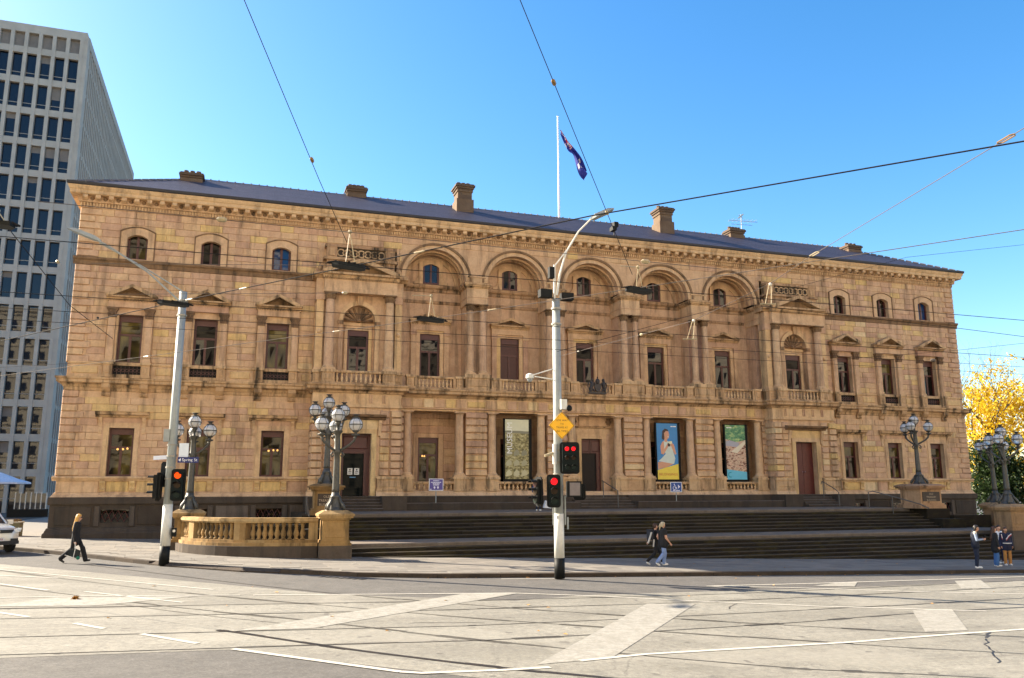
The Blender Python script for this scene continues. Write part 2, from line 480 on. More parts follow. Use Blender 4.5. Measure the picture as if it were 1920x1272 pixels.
def line(name, pts, w, mat=LINE, dz=0.0125):
    mb = MB(); ribbon(mb, pts, w, dz); return mb.build(name, mat, road)
for pts, w in (([(-21.46, -33.32), (-19.09, -35.7)], 0.13), ([(-19.09, -35.7), (-18.8, -35.86), (-17.57, -35.9), (-16.77, -35.85)], 0.13), ([(-16.1, -35.45), (-14.76, -35.14), (-10.14, -34.77), (-7.22, -34.34), (-5.02, -34.08), (6, -33)], 0.13),
               ([(-21.0, -25.6), (-17.39, -25.82), (-14.14, -25.96), (-11.87, -27.01), (-9.85, -28.36), (-6.99, -29.88), (-3.13, -31.4)], 0.12),
               ([(-7.32, -24.86), (-4.43, -25.65), (-1.56, -27.05), (1.89, -28.2), (6, -29.5)], 0.13), ([(-7.32, -24.86), (-3.11, -24.46), (8.11, -22.95), (16, -22.4)], 0.13),
               ([(-30.5, -18.3), (-28.11, -19.63), (-26.4, -20.6)], 0.12), ([(-27.9, -21.7), (-26.01, -23.91)], 0.12), ([(-26.6, -27.6), (-25.4, -28.89)], 0.12), ([(-24.4, -29.93), (-23.77, -30.72)], 0.12), ([(-23.05, -31.47), (-22.04, -32.69)], 0.12),
               ([(-27.4, -25.45), (-25.04, -25.33), (-21.32, -25.57)], 0.10), ([(-25.1, -24.3), (-22.6, -26.9)], 0.10), ([(-30, -16.2), (-24.8, -21.4), (-22, -24.2)], 0.10), ([(-13.2, -22.0), (-11.2, -22.05)], 0.10), ([(1.0, -21.75), (3.2, -21.72)], 0.09), ([(6.2, -21.7), (9.5, -21.66)], 0.09)):
    line('painted_line', pts, w)
for pts in ([(-16.9, -35.6), (-15.5, -35.35), (-10.1, -28.9), (-11.4, -28.7)], [(-5.04, -30.91), (-3.74, -30.9), (-6.47, -33.97), (-7.63, -33.98)], [(-21.44, -31.39), (-20.0, -31.33), (-13.9, -25.95), (-15.6, -26.0)],
            [(-3.6, -25.2), (-1.9, -24.3), (-0.79, -24.0), (-2.2, -25.5)], [(3.34, -24.16), (4.83, -23.9), (2.41, -26.57), (1.2, -26.5)], [(-25.6, -25.5), (-22.3, -25.6), (-24.4, -27.2), (-26.5, -27.1)]):
    mb = MB(); mb.poly([(x, y, gr(x) + 0.0105) for x, y in pts]); mb.build('painted_band', BAND, road)
# patches and cracks
def crack(pts, w):
    rnd = random.Random(int(abs(pts[0][0]) * 100)); p = []
    for i in range(len(pts) - 1):
        for k in range(6):
            t = k / 6; p.append((pts[i][0] + (pts[i + 1][0] - pts[i][0]) * t + rnd.uniform(-.06, .06), pts[i][1] + (pts[i + 1][1] - pts[i][1]) * t + rnd.uniform(-.06, .06)))
    mb = MB(); ribbon(mb, p, w, 0.0072); return stuff(mb.build('crack', RAIL, road))
crack([(-7.0, -34.9), (-8.2, -36.1), (-9.3, -37.3)], 0.035)
crack([(-6.2, -34.3), (-7.0, -34.9)], 0.06)
crack([(-9.0, -29.0), (-10.0, -30.2)], 0.025)
crack([(-18.0, -30.9), (-16.2, -31.2)], 0.03)
crack([(-25.5, -25.4), (-21.6, -29.6), (-19.4, -31.6)], 0.03)
mb = MB()
for k in range(7):
    x, y = -18.95 + k * 0.19, -20.85 - k * 0.155; z = gr(x) + .0045
    mb.poly([(x, y, z), (x + .10, y - .085, z), (x + .30, y + .16, z), (x + .20, y + .245, z)])
mb.build('drain_grate', BLACK, road)

# footpath round the corner
kerb = [(60, -21.3), (33, -21.35), (10, -21.4), (-5, -21.5), (-12, -21.5), (-15.2, -21.45), (-17.7, -20.85), (-18.81, -20.1), (-21.3, -18.85), (-23.79, -16.5), (-24.98, -14.95), (-27.2, -11.95), (-29.43, -9.16), (-33, -5.2), (-36.2, -1.0), (-37.6, 4), (-38, 12), (-38, 48)]
mb = MB()
inner = offs(kerb, -0.30)
xcl = lambda x: x
poly = inner + [(60, 48)]
bmp = bmesh.new()
# paved base: triangulated fan against the building line, cut in x strips so that it follows the fall
def pave_base():
    mb = MB()
    for i in range(len(inner) - 1):
        a, b = inner[i], inner[i + 1]
        n = max(1, int(abs(a[0] - b[0]) // 8))
        for k in range(n):
            t0, t1 = k / n, (k + 1) / n
            p = (a[0] + (b[0] - a[0]) * t0, a[1] + (b[1] - a[1]) * t0); q = (a[0] + (b[0] - a[0]) * t1, a[1] + (b[1] - a[1]) * t1)
            if abs(p[0] - q[0]) > 1e-6: mb.poly([(p[0], p[1], gp(p[0]) - 0.012), (p[0], 48, gp(p[0]) - 0.012), (q[0], 48, gp(q[0]) - 0.012), (q[0], q[1], gp(q[0]) - 0.012)])
    return mb
mb = pave_base(); mb.ti = 0.35
pav = struct(mb.build('pavement', PAVE))
bmp.free()
# kerb stones
for i in range(len(kerb) - 1):
    a, b = Vector(kerb[i]), Vector(kerb[i + 1]); L = (b - a).length
    n = max(1, round(L / 1.25))
    if kerb[i][0] > 34 or kerb[i + 1][1] > 20: n = 1
    for k in range(n):
        p = a.lerp(b, (k + 0.006) / n); q = a.lerp(b, (k + 0.994) / n)
        t = (q - p).normalized(); nn = Vector((t.y, -t.x)) * 0.30
        ramped = (-24.3 < p.x < -18.9)
        h = -0.085 if ramped else 0.0
        mb = MB(); mb.ti = random.random() * 0.5
        P = [(p.x, p.y), (q.x, q.y), (q.x + nn.x, q.y + nn.y), (p.x + nn.x, p.y + nn.y)]
        zt = [gp(c[0]) + (h if j < 2 else 0) for j, c in enumerate(P)]
        bi = len(mb.v)
        mb.v += [(c[0], c[1], gr(c[0]) - 0.05) for c in P] + [(c[0], c[1], zt[j]) for j, c in enumerate(P)]
        for f in ((4, 5, 6, 7), (0, 1, 5, 4), (1, 2, 6, 5), (2, 3, 7, 6), (3, 0, 4, 7)): mb.face(*[bi + j for j in f])
        mb.build('kerb_stone', BL, pav)
# flagstones
def inside_pave(x, y):
    for i in range(len(inner) - 1):
        a, b = inner[i], inner[i + 1]
        lo, hi = min(a[0], b[0]), max(a[0], b[0])
        if lo <= x <= hi and hi > lo:
            t = (x - a[0]) / (b[0] - a[0]); return y > a[1] + (b[1] - a[1]) * t
    return False
slabs = []
yy = -21.1; row = 0
while yy < -1.2:
    d = 0.62
    x = -37 + (row % 2) * 0.45 + random.uniform(-.1, .1)
    while x < 33:
        w = random.uniform(0.75, 1.15)
        if x + w < 33 and all(inside_pave(px, py) for px in (x + .01, x + w - .01) for py in (yy, yy + d)):
            slabs.append((x, x + w, yy, yy + d))
        x += w
    yy += d; row += 1
def slab_mb(mb, s):
    x0, x1, y0, y1 = s; g = 0.006
    dz = random.uniform(-0.003, 0.003); mb.ti = random.random()
    b = len(mb.v)
    mb.v += [(x0 + g, y0 + g, gp(x0) - .012), (x1 - g, y0 + g, gp(x1) - .012), (x1 - g, y1 - g, gp(x1) - .012), (x0 + g, y1 - g, gp(x0) - .012)]
    mb.v += [(x0 + g, y0 + g, gp(x0) + dz), (x1 - g, y0 + g, gp(x1) + dz), (x1 - g, y1 - g, gp(x1) + dz), (x0 + g, y1 - g, gp(x0) + dz)]
    for q in ((4, 5, 6, 7), (0, 1, 5, 4), (1, 2, 6, 5), (2, 3, 7, 6), (3, 0, 4, 7)): mb.face(*[b + i for i in q])
slabs.sort(key=lambda s: (s[0] + 19) ** 2 * 0.6 + (s[2] + 24) ** 2)
for s in slabs[:300]:
    mb = MB(); slab_mb(mb, s); mb.build('paving_slab', PAVE, pav)
mb = MB()
for s in slabs[300:]: slab_mb(mb, s)
stuff(mb.build('paving_slab', PAVE, pav))

# ================================================================== THE BUILDING
B = thing('sandstone_building', 'long three storey golden sandstone public building with five upper arches and bluestone steps', 'building', (0, 0, gp(0)), world=True)
HW = 30.5
WIN = [-27.585, -23.71, -19.81, 19.81, 23.71, 27.585]
PORT = [-15.24, 15.24]
BAYX = [-10.55, -5.275, 0.0, 5.275, 10.55]
PIER = [-7.9125, -2.6375, 2.6375, 7.9125]
RB = 1.4                                     # depth of the loggia recesses

def wallgrid(mb, x0, x1, z0, z1, y, holes, rev):
    xs = sorted({x0, x1, *[h[0] for h in holes], *[h[1] for h in holes]}); zs = sorted({z0, z1, *[h[2] for h in holes], *[h[3] for h in holes]})
    xs = [x for x in xs if x0 <= x <= x1]; zs = [z for z in zs if z0 <= z <= z1]
    for i in range(len(xs) - 1):
        for k in range(len(zs) - 1):
            cx, cz = (xs[i] + xs[i + 1]) / 2, (zs[k] + zs[k + 1]) / 2
            if any(h[0] < cx < h[1] and h[2] < cz < h[3] for h in holes): continue
            mb.poly([(xs[i], y, zs[k]), (xs[i + 1], y, zs[k]), (xs[i + 1], y, zs[k + 1]), (xs[i], y, zs[k + 1])])
    for a, b, c, d in holes:
        mb.poly([(a, y, c), (a, y + rev, c), (a, y + rev, d), (a, y, d)]); mb.poly([(b, y, c), (b, y, d), (b, y + rev, d), (b, y + rev, c)])
        mb.poly([(a, y, c), (b, y, c), (b, y + rev, c), (a, y + rev, c)]); mb.poly([(a, y, d), (a, y + rev, d), (b, y + rev, d), (b, y, d)])
stone_cells = []
def ashlar(x0, x1, z0, z1, holes, y, h=0.385, lo=0.75, hi=1.35, seed=0, offs0=0):
    rnd = random.Random(seed)
    n = max(1, round((z1 - z0) / h)); h = (z1 - z0) / n
    for k in range(n):
        a, b = z0 + k * h, z0 + (k + 1) * h
        iv = [(x0, x1)]
        for hx0, hx1, hz0, hz1 in holes:
            if hz1 <= a + 0.02 or hz0 >= b - 0.02: continue
            new = []
            for p, q in iv:
                if hx1 <= p or hx0 >= q: new.append((p, q)); continue
                if hx0 > p: new.append((p, hx0))
                if hx1 < q: new.append((hx1, q))
            iv = new
        for p, q in iv:
            if q - p < 0.06: continue
            x = p + (rnd.uniform(0.2, 0.6) if (k % 2 and q - p > 1.0) else 0)
            if x > p: stone_cells.append((p, x, a, b, y, rnd.random()))
            while x < q - 1e-6:
                w = rnd.uniform(lo, hi)
                e = q if q - x - w < 0.45 else x + w
                stone_cells.append((x, e, a, b, y, rnd.random())); x = e

def tintpick(r):
    return 0.12 + 0.5 * r if r < 0.86 else (0.66 + (r - 0.86) * 2.0)

# ---- wall backing (wings)
wall = MB(); wall.ti = 0.4
gfo = [(c - .62, c + .62, 3.93, 6.49) for c in WIN]
ffo = [(c - .62, c + .62, 10.02, 12.68) for c in WIN]
ato = [(c - .53, c + .53, 15.86, 17.30) for c in WIN]
for x0, x1 in ((-HW, -13.0), (13.0, HW)):
    wallgrid(wall, x0, x1, 2.85, 18.72, 0.0, [h for h in gfo + ffo + ato if x0 < h[0] < x1], 0.34)
wall.box(-HW, -HW + 0.4, 0.0, 11, -0.6, 18.72, skip='f')
wall.box(HW - 0.4, HW, 0.0, 11, -1.5, 18.72, skip='f')
wall.box(-HW, HW, 10.7, 11, -1.5, 18.72)
wall.box(-HW + .4, HW - .4, 0.9, 1.0, 2.5, 18.6) if False else None
WALL = wall.build('wall', SS, B)
# dark rooms behind the windows so that no daylight leaks through
mb = MB(); mb.box(-HW + .45, -13.1, 0.9, 10.6, 2.9, 18.5); mb.box(13.1, HW - .45, 0.9, 10.6, 2.9, 18.5); mb.box(-13.05, 13.05, 2.2, 10.6, 2.9, 18.5)
mb.build('inner_room', INTERIOR, B)

# ---- ashlar stones of the wings
for sgn in (-1, 1):
    x0, x1 = (-HW + .02, -17.8) if sgn < 0 else (17.8, HW - .02)
    ws = [c for c in WIN if c * sgn > 0]
    q0, q1 = (x0 + 0.82, x1) if sgn < 0 else (x0, x1 - 0.82)      # quoins take the corner
    hg = [(c - .9, c + .9, 3.9, 6.8) for c in ws] + [(c - 1.22, c + 1.22, 6.8, 7.36) for c in ws]
    ashlar(q0, q1, 3.95, 8.12, hg, 0.0, seed=11 + sgn)
    ashlar(x0, x1, 3.08, 3.70, [(c - .9, c + .9, 3.0, 3.75) for c in ws], 0.0, h=0.62, lo=1.2, hi=1.8, seed=21 + sgn)
    hf = [(c - 1.16, c + 1.16, 9.1, 13.6) for c in ws] + [(c - 0.9, c + 0.9, 13.6, 14.0) for c in ws]
    ashlar(q0, q1, 10.06, 15.36, hf, 0.0, seed=31 + sgn)
    ha = [(c - .86, c + .86, 15.8, 17.55) for c in ws]
    ashlar(q0, q1, 15.80, 18.60, ha, 0.0, seed=41 + sgn)
    xa, xb = (-17.8, -12.7) if sgn < 0 else (12.7, 17.8)
    ashlar(xa, xb, 15.80, 18.60, [(sgn * 15.24 - 2.4, sgn * 15.24 + 2.4, 15.7, 17.68)], 0.0, seed=51 + sgn)
ashlar(-12.68, 12.68, 18.16, 18.60, [(c - 0.95, c + 0.95, 18.0, 18.42) for c in BAYX], 0.0, h=0.44, lo=1.1, hi=1.8, seed=77)
stone_cells.sort(key=lambda c: (c[0] + 22) ** 2 + (c[2] - 3) ** 2 * 0.2)
def put_stone(mb, c):
    mb.ti = tintpick(c[5]); mb.frust(c[0] + .003, c[1] - .003, c[2] + .005, c[3] - .005, 0.0 + c[4], c[4] - 0.028 - 0.012 * ((c[5] * 7) % 1), 0.014)
for c in stone_cells[:300]:
    mb = MB(); put_stone(mb, c); mb.build('stone', SS, WALL)
mb = MB()
for c in stone_cells[300:]: put_stone(mb, c)
stuff(mb.build('stone', SS, WALL))

# ---- quoins on the four visible corner stacks
def quoins(z0, z1, h=0.385):
    n = round((z1 - z0) / h); h = (z1 - z0) / n
    for sgn in (-1, 1):
        for k in range(n):
            w = 1.02 if k % 2 == 0 else 0.70
            d = 0.70 if k % 2 == 0 else 1.02
            mb = MB(); mb.ti = tintpick(random.random() * 0.8)
            a, b = z0 + k * h + .008, z0 + (k + 1) * h - .008
            c = 0.035; o = 0.085
            xo = sgn * (HW + o); xi = sgn * (HW - w)
            xa, xb = min(xo, xi), max(xo, xi)
            mb.v += [(xa, 0.0, a), (xb, 0.0, a), (xb, 0.0, b), (xa, 0.0, b)]
            la = xa + (c if sgn > 0 else c); lb = xb - c
            mb.v += [(la, -o, a + c), (lb, -o, a + c), (lb, -o, b - c), (la, -o, b - c)]
            for q in ((4, 5, 6, 7), (0, 1, 5, 4), (1, 2, 6, 5), (2, 3, 7, 6), (3, 0, 4, 7)): mb.face(*q)
            # return face on the side wall
            xs_ = sgn * HW
            e = len(mb.v)
            mb.v += [(xo, 0.0, a), (xo, d - c, a + c), (xo, d - c, b - c), (xo, 0.0, b), (xs_, d, a), (xs_, d, b)]
            mb.face(e, e + 1, e + 2, e + 3); mb.face(e + 1, e + 4, e + 5, e + 2); mb.face(e, e + 4, e + 1); mb.face(e + 3, e + 2, e + 5)
            mb.build('quoin', SS, B)
quoins(3.95, 8.45); quoins(9.95, 15.36); quoins(15.82, 18.58)

# ---- continuous mouldings
def mould(name, prof, x0, x1, y0, mat=SS, tint=0.5, seg=None):
    mb = MB(); mb.ti = tint; mb.sweep(prof, x0, x1, y0, 10.6); return mb.build(name, mat, B)
mould('base_course', [(0.0, 3.10), (0.06, 3.08), (0.10, 3.02), (0.10, 2.99), (0.19, 2.88), (0.20, 2.853), (0.0, 2.853)], -HW, HW, 0.0, tint=0.45)
for sgn in (-1, 1):                       # sill band of the wings
    mb = MB(); mb.ti = 0.55
    xa, xb = (-HW, -17.72) if sgn < 0 else (17.72, HW)
    prof = [(0, 3.69), (.10, 3.70), (.12, 3.76), (.20, 3.82), (.20, 3.90), (.17, 3.93), (0, 3.94)]
    if sgn < 0: mb.prism([(-o, z) for o, z in prof], xa - .2, xb, 'x')
    else: mb.prism([(-o, z) for o, z in prof], xa, xb + .2, 'x')
    mb.build('sill_band', SS, B)
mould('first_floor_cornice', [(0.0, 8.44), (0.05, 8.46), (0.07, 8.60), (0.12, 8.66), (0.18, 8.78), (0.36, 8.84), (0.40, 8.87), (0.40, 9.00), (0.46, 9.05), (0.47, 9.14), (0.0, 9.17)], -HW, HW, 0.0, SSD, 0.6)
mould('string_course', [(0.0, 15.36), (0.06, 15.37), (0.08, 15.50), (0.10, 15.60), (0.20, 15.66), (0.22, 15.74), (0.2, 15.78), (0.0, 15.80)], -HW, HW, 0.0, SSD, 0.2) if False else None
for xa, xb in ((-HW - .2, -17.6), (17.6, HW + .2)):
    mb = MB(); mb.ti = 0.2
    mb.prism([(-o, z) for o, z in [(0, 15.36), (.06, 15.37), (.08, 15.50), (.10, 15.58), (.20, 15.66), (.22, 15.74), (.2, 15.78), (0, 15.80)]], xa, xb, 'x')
    mb.build('string_course', SOOT_SHADE, B)
# main cornice
mould('architrave_mould', [(0.0, 18.585), (0.07, 18.59), (0.09, 18.63), (0.05, 18.645), (0.05, 18.86), (0.20, 18.88), (0.24, 18.95), (0.24, 19.205), (0.0, 19.21)], -HW, HW, 0.0, tint=0.4)
mould('corona', [(0.20, 19.205), (0.56, 19.21), (0.56, 19.23), (0.60, 19.24), (0.60, 19.42), (0.64, 19.46), (0.69, 19.58), (0.71, 19.66), (0.0, 19.70)], -HW, HW, 0.0, tint=0.62)
mould('gutter', [(0.56, 19.665), (0.73, 19.67), (0.76, 19.71), (0.77, 19.84), (0.70, 19.86), (0.62, 19.78)], -HW, HW, 0.0, LEAD)
mb = MB()
nm = 94
base = None
for k in range(nm):
    x = -HW + 0.16 + (2 * HW - 0.32) * k / (nm - 1)
    if base is None:
        m0 = MB(); m0.ti = 0.55
        m0.prism([(0, 0.0), (-0.10, 0.0), (-0.14, .03), (-0.25, .05), (-0.30, .1), (-0.30, .245), (0, .245)], -0.125, 0.125, 'x')
        base = m0.build('modillion', SS, B); base.location = Vector((x, -0.245, 18.955)) - wloc(B)
    else: inst(base, 'modillion', (x, -0.245, 18.955), B)
mb = MB(); mb.ti = 0.25                         # carved roundels between the modillions
for k in range(nm - 1):
    x = -HW + 0.16 + (2 * HW - 0.32) * (k + .5) / (nm - 1)
    mb.v_ = None
    b0 = len(mb.v)
    for r, y in ((0.12, -0.242), (0.10, -0.29), (0.05, -0.31), (0.001, -0.31)):
        for i in range(8): mb.v.append((x + r * math.cos(i * PI / 4), y, 19.08 + r * math.sin(i * PI / 4)))
    for q in range(3):
        for i in range(8): mb.face(b0 + q * 8 + i, b0 + q * 8 + (i + 1) % 8, b0 + q * 8 + 8 + (i + 1) % 8, b0 + q * 8 + 8 + i)
stuff(mb.build('roundel', SOOT_SHADE, B))
mb = MB(); mb.ti = 0.6
k = -HW - .1
while k < HW + .1:
    mb.box(k, k + .085, -0.16, -0.052, 18.66, 18.855, skip='k'); k += 0.155
for sgn in (-1, 1):
    yy_ = 0.0
    for q in range(12):
        x = sgn * HW; mb.box(min(x + sgn * .052, x + sgn * .16), max(x + sgn * .052, x + sgn * .16), yy_, yy_ + .085, 18.66, 18.855); yy_ += .155
stuff(mb.build('dentil', SS, B))

# ---- bluestone plinth of the wings
for sgn in (-1, 1):
    mb = MB(); mb.ti = 0.4
    xa, xb = (-HW, -17.6) if sgn < 0 else (17.6, HW)
    ws = [c for c in WIN if c * sgn > 0]
    z0 = -1.6 if sgn > 0 else -.6
    holes = [(c - .68, c + .68, 1.55, 2.2) for c in ws]
    wallgrid(mb, xa - .16 if sgn < 0 else xa, xb if sgn < 0 else xb + .16, z0, 2.45, -0.16, holes, 0.25)
    xe = sgn * (HW + .16)
    mb.poly([(xe, -.16, z0), (xe, 11, z0), (xe, 11, 2.45), (xe, -.16, 2.45)])
    mb.build('plinth', BL, B)
mb = MB()
mb.sweep([(0.10, 2.44), (0.22, 2.46), (0.26, 2.52), (0.26, 2.80), (0.24, 2.85), (0.0, 2.853)], -HW, HW, 0.0, 10.6); mb.build('plinth_capping', BL, B)
mb = MB()
mb.sweep([(0.36, -1.5), (0.36, 0.98), (0.33, 1.04), (0.30, 1.06), (0.27, 1.16), (0.24, 1.20), (0.22, 1.28), (0.16, 1.31)], -HW, HW, 0.0, 10.6); mb.build('plinth_base', BL, B)
for sgn in (-1, 1):                            # recessed rusticated bluestone blocks
    xa, xb = (-HW, -17.8) if sgn < 0 else (17.8, HW)
    ws = [c for c in WIN if c * sgn > 0]
    edges = [xa] + [v for c in ws for v in (c - 1.0, c + 1.0)] + [xb]
    for i in range(0, len(edges), 2):
        a, b = edges[i] + .1, edges[i + 1] - .1
        n = max(1, round((b - a) / 1.3))
        for k in range(n):
            mb = MB(); mb.ti = random.random(); mb.frust(a + (b - a) * k / n + .01, a + (b - a) * (k + 1) / n - .01, 1.42, 2.36, -.16, -.20, .02); mb.build('plinth_block', BL, B)
    for c in ws:
        for s2 in (-1, 1):
            mb = MB(); mb.ti = 0.7; mb.frust(c + s2 * .84 - .14, c + s2 * .84 + .14, 1.34, 2.40, -.16, -.24, .03); mb.build('plinth_block', BL, B)
        f = MB(); f.box(c - .68, c + .68, 0.04, 0.08, 1.55, 2.2)
        bw = f.build('basement_window', GLASS, B)
        g = MB()
        for q in range(5):
            x = c - .6 + q * .3
            g.tube([(x - .15, -.02, 1.58), (x + .15, -.02, 2.17)], .018, 5); g.tube([(x + .15, -.02, 1.58), (x - .15, -.02, 2.17)], .018, 5)
        g.build('window_grille', MAROON, bw)

# ---- windows
def sash(name, x0, x1, z0, z1, y, blind=0.2, glass=GLASS, arched=0.0, curtain=None, transom=0.27, parent=None):
    "casement window: frame with blind box, transom and meeting stile; glass panes as sub-parts"
    fr = MB(); d = 0.07; w = x1 - x0; H = z1 - z0
    fr.box(x0, x0 + .12, y, y + d, z0, z1); fr.box(x1 - .12, x1, y, y + d, z0, z1)
    fr.box(x0 + .12, x1 - .12, y, y + d, z0, z0 + .10)
    fr.box(x0 + .12, x1 - .12, y - .03, y + d, z1 - blind, z1)
    cx = (x0 + x1) / 2; zt = z1 - blind - H * transom if transom else z1 - blind
    if transom: fr.box(x0 + .12, x1 - .12, y + .005, y + d, zt - .06, zt + .06)
    fr.box(cx - .065, cx + .065, y + .002, y + d, z0 + .10, zt - (.06 if transom else 0))
    o = fr.build('window', MAROON, parent or B)
    def pane(a, b, c, e):
        p = MB(); p.ti = random.random(); t = random.uniform(-.012, .012)
        p.poly([(a, y + .045, c), (b, y + .045 + t, c), (b, y + .045 + t * .3, e), (a, y + .045, e)])
        p.build('window_pane', GLASSD if (glass is GLASS and random.random() < .5) else glass, o)
    zt2 = zt - .05 if transom else zt
    pane(x0 + .09, cx - .05, z0 + .10, zt2); pane(cx + .05, x1 - .09, z0 + .10, zt2)
    if transom: pane(x0 + .09, x1 - .09, zt + .05, z1 - blind)
    return o
def boxes(name, lst, mat=SS, tint=0.5, parent=None):
    mb = MB()
    for t in lst:
        mb.ti = min(1, max(0, tint + random.uniform(-.2, .2))); mb.box(*t)
    return mb.build(name, mat, parent or B)
def pediment(c, hw, z0, zs, za, y0, depth, dent=True):
    "triangular pediment: shelf z0..zs, apex za"
    mb = MB(); mb.ti = 0.6
    mb.prism([(y0, z0), (y0 - depth * .6, z0), (y0 - depth * .72, z0 + (zs - z0) * .5), (y0 - depth, z0 + (zs - z0) * .6), (y0 - depth, zs), (y0, zs)], c - hw + .05, c + hw - .05, 'x')
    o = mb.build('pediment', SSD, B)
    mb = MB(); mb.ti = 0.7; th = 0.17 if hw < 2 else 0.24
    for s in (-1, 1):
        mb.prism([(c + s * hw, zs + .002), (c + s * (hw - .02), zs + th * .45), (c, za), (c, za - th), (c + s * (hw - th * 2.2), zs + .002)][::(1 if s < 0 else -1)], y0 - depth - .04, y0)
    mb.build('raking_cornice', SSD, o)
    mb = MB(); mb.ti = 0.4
    mb.poly([(c - hw * .86, y0 - .06, zs), (c + hw * .86, y0 - .06, zs), (c, y0 - .06, za - .1)]); mb.build('tympanum', SOOT_SHADE, o)
    if dent:
        mb = MB(); mb.ti = 0.6; n = int(hw * 2 / .14)
        for k in range(n):
            x = c - hw + .12 + (2 * hw - .24) * k / (n - 1); mb.box(x - .035, x + .035, y0 - depth * .58, y0 - depth * .2, z0 - .07, z0 - .002, skip='k')
        stuff(mb.build('dentil', SSD, o))
    return o

bal_src = None
def baluster(parent, x, y, z, h, mat=SSB):
    global bal_src
    if bal_src is None:
        m = MB(); m.ti = 0.6
        pr = [(.075, 0), (.075, .09), (.055, .10), (.05, .16), (.085, .30), (.088, .38), (.055, .60), (.045, .74), (.062, .78), (.05, .82), (.07, .90), (.07, 1.0)]
        m.lathe(pr, n=8)
        bal_src = bpy.data.meshes.new('baluster')
        bal_src.from_pydata(m.v, [], m.f); bal_src.materials.append(SS)
        at = bal_src.attributes.new('tint', 'FLOAT', 'FACE'); at.data.foreach_set('value', m.t)
        bal_src.polygons.foreach_set('use_smooth', [True] * len(bal_src.polygons))
    return inst(bal_src, 'baluster', (x, y, z), parent, scale=(1, 1, h))
def balustrade(x0, x1, y, z0, z1, n, d=0.24):
    "stone balustrade part: rail and kerb with its balusters as sub-parts"
    mb = MB(); mb.ti = 0.6
    mb.prism([(y - d / 2 - .03, z1 - .14), (y - d / 2 - .05, z1 - .06), (y - d / 2 - .03, z1), (y + d / 2 + .03, z1), (y + d / 2 + .05, z1 - .06), (y + d / 2 + .03, z1 - .14)], x0, x1, 'x')
    mb.ti = 0.45; mb.box(x0, x1, y - d / 2, y + d / 2, z0, z0 + .10)
    o = mb.build('balustrade', SSD, B)
    for k in range(n): baluster(o, x0 + (x1 - x0) * (k + .5) / n, y, z0 + .10, z1 - z0 - .24)
    return o
def pedestal(x0, x1, y0, y1, z0, z1, cap=0.14, tint=0.55, panel=True):
    mb = MB(); mb.ti = tint
    mb.box(x0, x1, y0, y1, z0 + .12, z1 - cap); mb.box(x0 - .05, x1 + .05, y0 - .05, y1, z0, z0 + .12); mb.ti = min(1, tint + .25); mb.box(x0 - .06, x1 + .06, y0 - .06, y1, z1 - cap, z1)
    if panel and x1 - x0 > .3:
        mb.ti = tint; mb.frust(x0 + .10, x1 - .10, z0 + .22, z1 - cap - .10, y0, y0 - .025, .03)
    return mb.build('pedestal', SSD, B)
def column(x, y, z0, z1, r, cap='plain', mat=SS):
    mb = MB(); mb.ti = random.uniform(.25, .55); H = z1 - z0
    ch = 0.42 if cap == 'leaf' else 0.20
    mb.lathe([(r, .26), (r, .3), (r * .99, H * .35), (r * .86, H - ch - .06), (r * .84, H - ch)], (x, y, z0), 14)
    o = mb.build('column', mat, B, smooth=True)
    mb = MB(); mb.ti = .5
    mb.box(x - r * 1.4, x + r * 1.4, y - r * 1.4, y + r * 1.4, z0, z0 + .1); mb.lathe([(r * 1.36, .1), (r * 1.4, .15), (r * 1.2, .2), (r * 1.22, .24), (r * 1.02, .28)], (x, y, z0), 14)
    mb.build('column_base', mat, o)
    mb = MB(); mb.ti = .35
    if cap == 'leaf':
        mb.lathe([(r * .92, H - .42), (r * .95, H - .3), (r * 1.18, H - .22), (r * 1.0, H - .21), (r * 1.1, H - .12), (r * 1.42, H - .07)], (x, y, z0), 12)
        for i in range(8):
            a = i * PI / 4; mb.lathe([(.02, H - .40), (.05, H - .24), (.07, H - .2), (.02, H - .17)], (x + r * 1.05 * math.cos(a), y + r * 1.05 * math.sin(a), z0), 5)
        mb.box(x - r * 1.32, x + r * 1.32, y - r * 1.32, y + r * 1.32, z1 - .07, z1)
    else:
        mb.lathe([(r * .86, H - .22), (r * .92, H - .2), (r * .88, H - .17), (r * 1.0, H - .13), (r * 1.22, H - .07)], (x, y, z0), 14); mb.box(x - r * 1.3, x + r * 1.3, y - r * 1.3, y + r * 1.3, z1 - .07, z1)
    mb.build('capital', mat if cap != 'leaf' else SOOT_SHADE, o)
    return o

